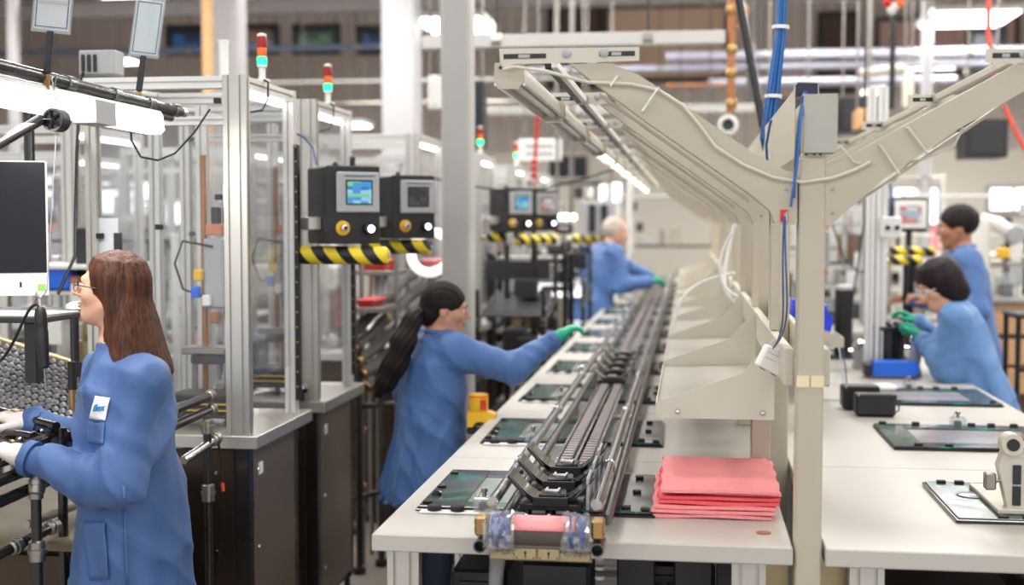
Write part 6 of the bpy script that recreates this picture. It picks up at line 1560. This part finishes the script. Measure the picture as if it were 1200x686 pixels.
def face_bits(body, O, R, s, org, skin, brow, lips=True):
    T = lambda *p: Vector(O + R @ (np.array(p) * s) - org); Rm = Matrix(R.tolist())
    for x in (-1, 1):
        c = T(x * .031, .0745, .004); f = Vector(R[:, 1])
        e = MB().lathe([(.0, -.0125 * s), (.009 * s, -.009 * s), (.0125 * s, 0), (.009 * s, .009 * s), (.0055 * s, .0113 * s)], c, f, 14).build('eye', M['eye'], body)
        MB().lathe([(.0056 * s, .0112 * s), (.003 * s, .0127 * s), (0, .0129 * s)], c, f, 12).build('iris', M['iris'], e)
        MB().path([T(x * .017, .0925, .024), T(x * .03, .0945, .0285), T(x * .046, .084, .024)], [.0016 * s, .0026 * s, .0012 * s], 6).build('eyebrow', M[brow], body)
        MB().path([T(x * .019, .0865, .008), T(x * .031, .0895, .0125), T(x * .043, .082, .006)], .0016 * s, 6).build('eyelid', skin, body)
    if lips:
        l = MB().path([T(-.021, .084, -.055), T(-.01, .0935, -.0525), T(0, .0945, -.0535), T(.01, .0935, -.0525), T(.021, .084, -.055)], [.001 * s, .0035 * s, .0035 * s, .0035 * s, .001 * s], 8)
        l.path([T(-.018, .084, -.058), T(-.008, .0915, -.062), T(.008, .0915, -.062), T(.018, .084, -.058)], [.001 * s, .0042 * s, .0042 * s, .001 * s], 8); l.build('lips', M['lips'], body)
def hand_prims(S, wrist, fdir, palm, side, curl=.5, s=1., grow=0., spread=.012, thumb_in=.3):
    """wrist point, forearm direction, palm normal, side = +1 when the thumb is on cross(fdir, palm)"""
    f = nrm(np.array(fdir, float)); p = np.array(palm, float); p = nrm(p - f * (p @ f)); t = np.cross(f, p) * side
    W_ = np.array(wrist, float); G = grow
    pts = lambda a, b, c: W_ + (f * a + t * b + p * c) * s
    S.cap(pts(0, 0, 0), pts(.035, 0, 0), (.024 + G) * s, (.026 + G) * s, .012)
    for b in (-.026, -.009, .009, .026): S.cap(pts(.02, b * .7, 0), pts(.085, b, .0), (.014 + G) * s, (.0115 + G) * s, .012)
    lens = {.026: .070, .009: .078, -.009: .072, -.026: .057}
    for i, b in enumerate((.026, .009, -.009, -.026)):
        L = lens[b]; q = [pts(.088, b, 0)]; a = 0; c_ = curl * (1 + .12 * i); pos = np.array([.088, b, 0.]); side_ = (b / .026) * spread
        for j, fr in enumerate((.45, .31, .24)):
            a += c_ * (.75, 1.0, .7)[j]; pos = pos + np.array([math.cos(a) * L * fr, side_ * fr, math.sin(a) * L * fr]); q.append(pts(*pos))
        S.chain(q, [(.0095 + G) * s, (.0088 + G) * s, (.0078 + G) * s, (.0066 + G) * s], .004)
    q = [pts(.02, .022, .004), pts(.048, .046, .012 + .02 * thumb_in), pts(.074, .056 - .012 * thumb_in, .02 + .03 * thumb_in), pts(.098, .055 - .02 * thumb_in, .026 + .034 * thumb_in)]
    S.chain(q, [(.014 + G) * s, (.0115 + G) * s, (.0098 + G) * s, (.0078 + G) * s], .006)
def ik(sh, hand, l1, l2, hint):
    sh, hand = np.array(sh, float), np.array(hand, float); d = hand - sh; L = np.linalg.norm(d); L = min(L, (l1 + l2) * .995); u = nrm(d); hand = sh + u * L
    a = (l1 * l1 - l2 * l2 + L * L) / (2 * L); h = math.sqrt(max(0, l1 * l1 - a * a)); n = np.array(hint, float); n = nrm(n - u * (n @ u)); return sh + u * a + n * h, hand
def wr(P, seed, f=1.):     # cloth folds: soft ridges running in a few slanting directions
    x, y, z = P[..., 0], P[..., 1], P[..., 2]; o = seed * 1.7
    rg = lambda w: 1.6 * (1 - np.abs(np.sin(w))) ** 1.5 - .45
    m1 = .5 + .5 * np.sin(5 * x + 4 * y + 6 * z + o); m2 = .5 + .5 * np.sin(6 * x - 5 * y + 5 * z + 2 * o + 1)
    a = rg(8 * f * x + 4 * f * y + 7 * f * z + 1.2 * np.sin(6 * f * y + 7 * f * z + o)); b = rg(8 * f * y - 9 * f * x - 6 * f * z + 1.3 * np.sin(7 * f * x + 6 * f * z + o)); c = rg(14 * f * (x - .6 * y) + 4 * f * z + 1.2 * np.sin(9 * f * z - 7 * f * x + o))
    return a * m1 * .55 + b * m2 * .5 + c * (1 - m1) * .4
def person(P):
    bx, by = P['base']; yaw = P['yaw']; Hh = P['h']; s = Hh / 1.65; org = np.array([bx, by, 0.])
    R = axes(yaw); rt, fw, up = R[:, 0], R[:, 1], R[:, 2]
    lean = P.get('lean', 0); side = P.get('side', 0)
    hip = org + up * .88 * s + fw * P.get('hipf', 0)
    spine = nrm(up * math.cos(lean) + fw * math.sin(lean) + rt * side)
    Rt = np.stack([rt, nrm(np.cross(spine, rt)), spine], 1)
    tw = P.get('twist', 0)     # shoulders turned against the hips
    spl = P.get('spl', .53); neck = hip + spine * spl * s
    rs = nrm(rt * math.cos(tw) + fw * math.sin(tw))
    sw_ = P.get('shw', .155) * s; shR = neck - spine * P.get('shd', .06) * s + rs * sw_; shL = neck - spine * P.get('shd', .06) * s - rs * sw_
    l1, l2 = .285 * s, P.get('l2', .25) * s
    eL, hL = ik(shL, P['hl'], l1, l2, P.get('hintl', -up - rt)); eR, hR = ik(shR, P['hr'], l1, l2, P.get('hintr', -up + rt))
    vox = P['vox']
    hd = P['head']; Rh = axes(hd[0], hd[1], hd[2] if len(hd) > 2 else 0)
    hsz = P.get('hs', 1); hc = neck + spine * (.04 + .08 * hsz + P.get('nk', 0)) * s + np.array(Rh[:, 1]) * .028 * s + up * .0 + np.array(P.get('hoff', (0, 0, 0)))
    skin = M[P['skin']]
    S = SDF()
    head_prims(S, hc, Rh, s * P.get('hs', 1), P.get('nose', 1), P.get('jaw', 1))
    S.cap(hc + Rh @ np.array([0, -.02, -.05]) * s, neck + spine * .0, .046 * s, .056 * s, .03)
    S.cap(neck - spine * .03 * s + rs * .02, shR, .055 * s, .048 * s, .04); S.cap(neck - spine * .03 * s - rs * .02, shL, .055 * s, .048 * s, .04)
    S.loft(hip, Rt, [-.08 * s, 0, .15 * s, .3 * s, .42 * s, .5 * s], np.array([[0, 0, .145, .105], [0, 0, .155, .11], [0, 0, .125, .09], [0, 0, .145, .1], [0, 0, .14, .095], [0, -.0, .08, .06]]) * s * np.array([1, 1, .82, .78]), .03)
    for sh_, e_, h_ in ((shL, eL, hL), (shR, eR, hR)): S.cap(sh_, e_, .045 * s, .036 * s, .02); S.cap(e_, h_, .036 * s, .025 * s, .015)
    for i, (h_, e_, key) in enumerate(((hL, eL, 'palml'), (hR, eR, 'palmr'))):
        fd = P.get('fdl' if i == 0 else 'fdr'); fd = nrm(h_ - e_) if fd is None else fd
        hand_prims(S, h_, fd, P.get(key, (0, 0, -1)), P.get('ths', (1, -1))[i], P.get('curl', (.5, .5))[i], s * .98)
    kn = {}
    for i, sg in enumerate((-1, 1)):
        hp = hip + rt * sg * .085 * s - up * .02; ft = org + rt * sg * .11 * s + fw * (P.get('step', 0) * sg) + up * .075 * s; k_ = (hp + ft) / 2 + fw * .02; kn[sg] = (hp, k_, ft)
        S.cap(hp, k_, .075 * s, .052 * s, .03); S.cap(k_, ft, .052 * s, .036 * s, .02); S.cap(ft - up * .03 * s - fw * .03, ft - up * .035 * s + fw * .13 * s, .036 * s, .03 * s, .02)
    body = S.mesh(vox, 'person', skin, None, org); body.location = org.tolist()
    tag(body, P['label'], 'person')
    o_ = org
    # trousers and shoes
    Tr = SDF()
    for sg in (-1, 1):
        hp, k_, ft = kn[sg]; Tr.cap(hp, k_, .076 * s, .064 * s, .03); Tr.cap(k_, ft + up * .03, .068 * s, .055 * s, .02)
    Tr.mesh(.016, 'trousers', M['trousers'], body, o_)
    for sg in (-1, 1):
        ft = kn[sg][2]; Sh = SDF(); Sh.cap(ft - up * .028 * s - fw * .035, ft - up * .034 * s + fw * .13 * s, .042 * s, .037 * s, .02)
        Sh.mesh(.009, 'shoe', M['shoe'], body, o_)
    # coat
    K = SDF(); sd = P.get('seed', 1)
    hemz = P.get('hem', .52) ; cw = P.get('cw', 1.)
    zs = np.array([hemz - hip[2], -.28 * s, -.1 * s, .02 * s, .14 * s, .28 * s, .40 * s, .47 * s, .515 * s])
    pr = np.array([[0, -.005, .235, .19], [0, -.005, .225, .182], [0, -.01, .208, .165], [0, -.01, .195, .15], [0, -.008, .182, .138], [0, 0, .182, .137], [0, -.003, .172, .125], [0, -.01, .125, .092], [0, -.012, .072, .066]]) * s
    zs[4:] *= spl / .53; pr[:, 2] *= cw; pr[:, 3] *= P.get('cd', cw)
    def dsk(L, Pw):
        a = np.arctan2(L[..., 0], L[..., 1]); z = L[..., 2]; g = np.clip((.2 - z) / .6, 0, 1)
        return g * .012 * np.sin(a * 7 + 2.2 * np.sin(a * 2 + sd) + z * 2.5) + g * .006 * np.sin(a * 13 + z * 5 + sd)
    K.loft(hip, Rt, zs, pr, .05, 1, 2.2, dsk)
    def dsl(amp, fr, ph):
        return lambda Pw, t: amp * np.sin(t * fr + 3.5 * np.sin(Pw[..., 0] * 16 + ph) + 2.5 * np.sin(Pw[..., 1] * 14 + Pw[..., 2] * 15)) * (.35 + .65 * t)
    for i, (sh_, e_, h_) in enumerate(((shL, eL, hL), (shR, eR, hR))):
        out = nrm(sh_ - neck); r0 = .069 * s * P.get('sw', 1)
        K.cap(neck - spine * .035 * s + out * .03, sh_ - out * .01, .052 * s, .062 * s, .07)
        K.cap(sh_, e_, r0, .067 * s * P.get('sw', 1), .045, 1, dsl(.003, 15, sd + i))
        h2 = h_ - nrm(h_ - e_) * .005; K.cap(e_, h2, .068 * s * P.get('sw', 1), .048 * s, .03, 1, dsl(.0035, 21, sd + i * 2))
    am = P.get('fold', .010)
    coat = K.mesh(P.get('cvox', .008), 'coat', M[P['coat']], body, o_, disp=lambda Q: -am * .8 * wr(Q - org, sd, 1.) - am * .35 * wr(Q - org, sd + 3, 2.1))
    # collar, cuffs
    Cn = neck + spine * .012 * s
    q = [Vector(Cn + (rs * .064 * math.cos(a) + np.cross(spine, rs) * .060 * math.sin(a)) * s * 1.03 - spine * (.022 if math.sin(a) > .5 else 0.0) - o_) for a in [2 * math.pi * k / 28 for k in range(28)]]
    MB().path(q, .0125 * s, 8, closed=True).build('collar', M[P['coat']], body)
    for (e_, h_) in ((eL, hL), (eR, hR)):
        u = nrm(h_ - e_); c = Vector(h_ - u * .012 - o_); MB().lathe([(.046 * s, -.014), (.0505 * s, -.014), (.0495 * s, .009), (.043 * s, .009), (.040 * s, -.01)], c, Vector(u), 18, True).build('cuff', M[P['coat']], body)
    face_bits(body, hc, Rh, s * P.get('hs', 1), org, skin, P.get('brow', 'hair_black'))
    return dict(body=body, hc=hc, Rh=Rh, s=s, org=org, neck=neck, spine=spine, hip=hip, Rt=Rt, hL=hL, hR=hR, eL=eL, eR=eR, rt=rt, fw=fw, rs=rs, coat=coat, shL=shL, shR=shR)
def gloves(D, P, which, m, nm='glove'):
    for i in which:
        h_, e_ = (D['hL'], D['eL']) if i == 0 else (D['hR'], D['eR'])
        fd = P.get('fdl' if i == 0 else 'fdr'); fd = nrm(h_ - e_) if fd is None else fd
        G = SDF(); hand_prims(G, h_, fd, P.get(('palml', 'palmr')[i], (0, 0, -1)), P.get('ths', (1, -1))[i], P.get('curl', (.5, .5))[i], D['s'] * .98, .0022)
        G.cap(h_ - nrm(h_ - e_) * .02, h_ + np.array(fd) * .02, .034 * D['s'], .029 * D['s'], .012)
        G.mesh(.0045 if P['vox'] < .007 else .006, nm, m, D['body'], D['org'])
def hair_loft(D, zs, prof, m, vox=.006, cut=None, extra=None, amp=.0025, freq=420, name='hair', capr=(.083, .101, .094), capc=(0, -.020, .034), dirn=None):
    s = D['s'] * D.get('hs', 1); O = D['hc']; R = D['Rh']; H_ = SDF(); T = lambda *p: O + R @ (np.array(p) * s)
    if capr: H_.ell(T(*capc), np.array(capr) * s, R, .02)
    if zs is not None: H_.loft(O, R, np.array(zs) * s, np.array(prof) * s, .03 * s, 1, 2.2)
    if extra: extra(H_, T, s)
    for c, r in (cut or []): H_.ell(T(*c), np.array(r) * s, R, .012, -1)
    def dp(Q):
        L = (Q - O) @ R; a = np.arctan2(L[:, 0], L[:, 1] + .02 * s)
        if dirn == 'back': v = L[:, 0] * 260 + 2 * np.sin(L[:, 2] * 40); return amp * (np.abs(np.sin(v / 2)) - .6)
        return amp * (np.abs(np.sin(a * 22 + 2.5 * np.sin(L[:, 2] * 14) + 1.5 * np.sin(a * 5))) - .6) + amp * .6 * np.sin(a * 9 + L[:, 2] * 10)
    return H_.mesh(vox, name, m, D['body'], D['org'], disp=dp)
def glasses(D, m, r=.019, lens='clear_pl', thick=.0012):
    s = D['s'] * D.get('hs', 1); T = lambda *p: Vector(D['hc'] + D['Rh'] @ (np.array(p) * s) - D['org'])
    mb = MB()
    g = None
    for x in (-1, 1):
        ring = [T(x * .032 + r * 1.25 * math.cos(a) * 1.0, .103 - abs(math.cos(a) * x > 0) * 0 - .004 * abs(x * .032 + r * math.cos(a)) / .05, .002 + r * .9 * math.sin(a)) for a in [2 * math.pi * k / 18 for k in range(18)]]
        o = MB().path(ring, thick, 6, closed=True)
        if g is None: g = o.build('glasses', m, D['body'])
        else: o.build('lens_rim', m, g)
        MB().add(ring, [tuple(range(18))]).build('lens', M[lens], g)
        MB().path([T(x * .056, .099, .006), T(x * .068, .08, .008), T(x * .076, .03, .006), T(x * .079, -.008, .004)], thick * 1.5, 6).build('temple', m, g)
    MB().path([T(-.009, .104, .006), T(0, .108, .009), T(.009, .104, .006)], thick, 6).build('bridge', m, g)
    return g

# 1 woman with glasses, seen from behind her left side, working at the tube bench
w1 = dict(base=(-1.515, 3.3), yaw=math.radians(97), h=1.6, lean=math.radians(1), hl=at(30, 536, 3.12), hr=at(36, 497, 3.5), vox=.0055, head=(math.radians(97), math.radians(7)), skin='skin_light',
          coat='coat_a', hem=.42, seed=2, palml=(0, 0, -1), palmr=(0, 0, -1), ths=(-1, 1), curl=(.55, .5), hintl=(1, -.35, -.9), hintr=(.6, .5, -1), nose=1.15, cvox=.0065, hipf=0, cw=.88, cd=.98, fold=.024, hs=.9, spl=.50, nk=.032, shd=.10, twist=math.radians(36), l2=.285, sw=.86,
          label='woman with long brown hair and glasses in a blue coat, hands on the tube bench')
w1['hl'] = np.array(w1['hl']); w1['hr'] = np.array(w1['hr'])
D1 = person(w1); D1['hs'] = .9
gloves(D1, w1, (0, 1), M['glove_white'], 'white_glove')
hair_loft(D1, [-.255, -.24, -.205, -.15, -.07, 0, .05, .09], [[0, -.118, .12, .080], [0, -.114, .135, .100], [0, -.106, .135, .096], [0, -.092, .122, .086], [0, -.070, .104, .078], [0, -.040, .091, .078], [0, -.028, .086, .080], [0, -.020, .07, .07]], M['hair_brown'], .0055,
          cut=[((0, .125, -.035), (.084, .112, .118))], amp=.003)
glasses(D1, M['charcoal'])
# patches laid on the cloth: name label, pockets, seam
from mathutils.bvhtree import BVHTree
def patch(D, name, m, px, lift=.003, n=9, thick=.0015, Y=3.3, label=None):
    me = D['coat'].data; bv = BVHTree.FromPolygons([v.co for v in me.vertices], [p.vertices for p in me.polygons]); o = Vector(D['org'])
    cam_p = Vector((0, 0, CAM_H)); g = []
    for j in range(n):
        for i in range(n):
            f, h_ = i / (n - 1), j / (n - 1)
            u = (px[0][0] * (1 - f) + px[1][0] * f) * (1 - h_) + (px[3][0] * (1 - f) + px[2][0] * f) * h_; v = (px[0][1] * (1 - f) + px[1][1] * f) * (1 - h_) + (px[3][1] * (1 - f) + px[2][1] * f) * h_
            d = (at(u, v, Y) - cam_p).normalized(); hit = bv.ray_cast(cam_p - o, d)
            g.append(None if hit[0] is None else hit[0] + hit[1] * lift)
    if any(q is None for q in g): print('patch missed', name); return None
    ob = MB().add(g, [(j * n + i, (j + 1) * n + i, (j + 1) * n + i + 1, j * n + i + 1) for j in range(n - 1) for i in range(n - 1)]).build(name, m, None)
    ob.parent = D['body']; md = ob.modifiers.new('t', 'SOLIDIFY'); md.thickness = thick; md.offset = 1
    if label: ob['label'] = label
    return ob, g, n
r_ = patch(D1, 'name_label', M['paper'], ((112, 464), (130, 467), (124, 494), (106, 490)), label='white cloth label with blue handwriting')
if r_:
    ob, g, n = r_; a, b, c, d = g[0], g[n - 1], g[-1], g[n * (n - 1)]
    ce = (a + b + c + d) / 4; rx = ((b - a) + (c - d)).normalized(); uy = ((a - d) + (b - c)).normalized(); nz_ = rx.cross(uy).normalized(); uy = nz_.cross(rx)
    t_ = text('flex', .026, ce + nz_ * .0065 * (1 if nz_.dot(Vector((1.5, -3.3, 0))) > 0 else -1), (0, 0, 0), mat('blue_ink', s2l(40, 140, 200), .6), ob, 'lettering', .0022, .35)
    Rm = Matrix((rx, uy, nz_)).transposed() @ Matrix.Rotation(math.radians(10), 3, 'Z'); t_.rotation_euler = Rm.to_euler()
patch(D1, 'chest_pocket', M['coat_a'], ((105, 494), (124, 497), (122, 522), (104, 518)), .0035, thick=.002)
patch(D1, 'side_pocket', M['coat_a'], ((97, 612), (124, 612), (129, 678), (106, 680)), .004, thick=.0025)
patch(D1, 'side_seam', M['coat_a'], ((143, 570), (146, 570), (150, 684), (147, 684)), .003, thick=.002)

# 2 woman with the ponytail reaching over the worktop
w2 = dict(base=(-1.03, 5.08), yaw=math.radians(-66), h=1.42, lean=math.radians(4), twist=math.radians(22), hr=np.array(at(652, 397, 5.15)), hl=np.array(at(528, 430, 5.33)), vox=.006, head=(math.radians(-78), math.radians(-8)), skin='skin_tan', coat='coat_b', hem=.53, seed=5,
          palml=(0, 0, -1), palmr=(0, 0, -1), ths=(-1, 1), curl=(.35, .5), hintl=(.0, .6, -1), hintr=(-.2, -.3, -.9), cvox=.0075, cw=1.12, fold=.026, sw=1.1, label='woman with a long black ponytail in a blue coat reaching over the worktop', hs=1.04)
D2 = person(w2); D2['hs'] = 1.04
gloves(D2, w2, (0, 1), M['glove'], 'green_glove')
hair_loft(D2, None, None, M['hair_black'], .006, cut=[((0, .122, -.05), (.088, .092, .108)), ((.078, .0, -.03), (.02, .03, .032)), ((-.078, .0, -.03), (.02, .03, .032))], capr=(.084, .104, .094), dirn='back',
          extra=lambda H_, T, s: H_.ell(T(0, -.07, -.035), np.array([.062, .05, .055]) * s, D2['Rh'], .03))
def tail():
    H_ = SDF(); s = D2['s']; T = lambda *p: D2['hc'] + D2['Rh'] @ (np.array(p) * s)
    a = T(0, -.105, -.03); y = 5.02
    pts = [a] + [np.array(at(u, v, yy)) for u, v, yy in ((482, 378, 5.0), (473, 402, 4.96), (462, 428, 4.95), (452, 448, 4.95), (443, 462, 4.95))]
    H_.chain(pts, [.028, .038, .048, .050, .042, .018], .02)
    H_.mesh(.006, 'ponytail', M['hair_black'], D2['body'], D2['org'], disp=lambda Q: .003 * np.sin((Q[:, 0] * .87 - Q[:, 2] * .5) * 280 + 1.5 * np.sin(Q[:, 2] * 9)))
    MB().lathe([(.03, -.012), (.034, 0), (.03, .012)], Vector(pts[0] * .8 + pts[1] * .2 - D2['org']), Vector(pts[1] - pts[0]), 14, True).build('hair_tie', M['charcoal'], D2['body'])
tail()

# 3 bald man far down the line
w3 = dict(base=(-.87, 11.6), yaw=math.radians(-62), h=1.74, lean=math.radians(18), hl=np.array(at(764, 325, 12.0)), hr=np.array(at(760, 330, 11.6)), vox=.009, head=(math.radians(-66), math.radians(-14)), skin='skin_light', coat='coat_b', hem=.55, seed=8,
          curl=(.5, .5), ths=(-1, 1), cvox=.012, cw=1.15, hs=1.15, fold=.022, sw=1.15, hintl=(.1, .1, -1), hintr=(0, -.3, -1), brow='hair_grey', label='bald grey haired man in a blue coat standing far down the conveyor')
D3 = person(w3); D3['hs'] = 1.15; gloves(D3, w3, (0, 1), M['glove'], 'green_glove')
hair_loft(D3, None, None, M['hair_grey'], .009, capr=(.079, .097, .089), capc=(0, -.018, .024), cut=[((0, .10, .07), (.082, .12, .09)), ((0, .11, -.03), (.09, .1, .11)), ((0, -.03, .15), (.05, .08, .055))])
# blue coat of someone behind him
# 4 woman in safety glasses on the right
w4 = dict(base=(1.42, 6.45), yaw=math.radians(80), h=1.505, lean=math.radians(18), hl=np.array(at(1080, 398, 6.5)), hr=np.array(at(1074, 378, 6.8)), vox=.0065, hs=1.1, head=(math.radians(106), math.radians(-24)), skin='skin_light', coat='coat_c', hem=.55, seed=11,
          palml=(-.6, .5, .2), palmr=(-.3, 0, -1), ths=(1, 1), curl=(.7, .6), hintl=(.3, -.6, -1), hintr=(.6, .5, -1), cvox=.0085, cw=1.02, fold=.024, sw=1.02, label='woman with a short black bob and safety glasses in a pale blue coat')
D4 = person(w4); D4['hs'] = 1.1; gloves(D4, w4, (0, 1), M['glove'], 'green_glove')
hair_loft(D4, [-.105, -.085, -.04, 0, .05, .1], [[0, -.055, .082, .052], [0, -.052, .097, .078], [0, -.045, .103, .09], [0, -.03, .1, .094], [0, -.018, .094, .094], [0, -.01, .07, .075]], M['hair_bob'], .007, cut=[((0, .125, -.035), (.074, .075, .092))], amp=.002, capr=(.092, .112, .1))
glasses(D4, M['white_pl'], .021, 'clear_pl', .0016)
# 5 dark haired man behind her
w5 = dict(base=(1.66, 7.9), yaw=math.radians(85), h=1.77, lean=math.radians(4), hs=1.0, hl=np.array(at(1090, 352, 7.6)), hr=np.array(at(1072, 350, 8.1)), vox=.009, head=(math.radians(82), math.radians(-6)), skin='skin_brown', coat='coat_b', hem=.6, seed=14,
          curl=(.6, .6), ths=(1, -1), hintl=(.2, -.3, -1), hintr=(.4, .5, -1), cvox=.012, cw=1.0, fold=.014, sw=1.1, label='dark haired man in a blue coat standing behind the woman in safety glasses')
D5 = person(w5); D5['hs'] = 1.0
hair_loft(D5, None, None, M['hair_black'], .009, capr=(.086, .106, .096), capc=(0, -.02, .04), cut=[((0, .115, -.04), (.088, .095, .10)), ((.08, .0, -.05), (.03, .05, .05)), ((-.08, .0, -.05), (.03, .05, .05))])
# hanging blue coat behind the bald man
a, b = at(676, 336, 12.6), at(702, 288, 12.6)
t = wthing('hanging_coat', 'darker blue work coat hanging just left of the bald man', 'coat', ((a.x + b.x) / 2, 12.6, a.z))
mb = MB(); n = 14; top_ = []; 
for k in range(n + 1):
    f = k / n; top_.append((a.x + (b.x - a.x) * f, 12.6 + .025 * math.sin(f * 17)))
lo_ = [(x, y, a.z) for x, y in top_]; hi_ = [(x * .5 + (a.x + b.x) / 4, y, b.z) for x, y in top_]; off = Vector((0, .05, 0))
mb.add(lo_ + hi_ + [tuple(Vector(v) + off) for v in lo_ + hi_], [(i, i + 1, n + 2 + i, n + 1 + i) for i in range(n)] + [(2 * n + 2 + i, 3 * n + 3 + i, 3 * n + 4 + i, 2 * n + 3 + i) for i in range(n)] + [(n + 1 + i, n + 2 + i, 3 * n + 4 + i, 3 * n + 3 + i) for i in range(n)])
mb.build('cloth', M['coat_a'], t); MB().tube(((a.x + b.x) / 2, 12.63, b.z - .02), ((a.x + b.x) / 2, 12.63, .002), .02, 8).build('coat_stand', M['black_pipe'], t)
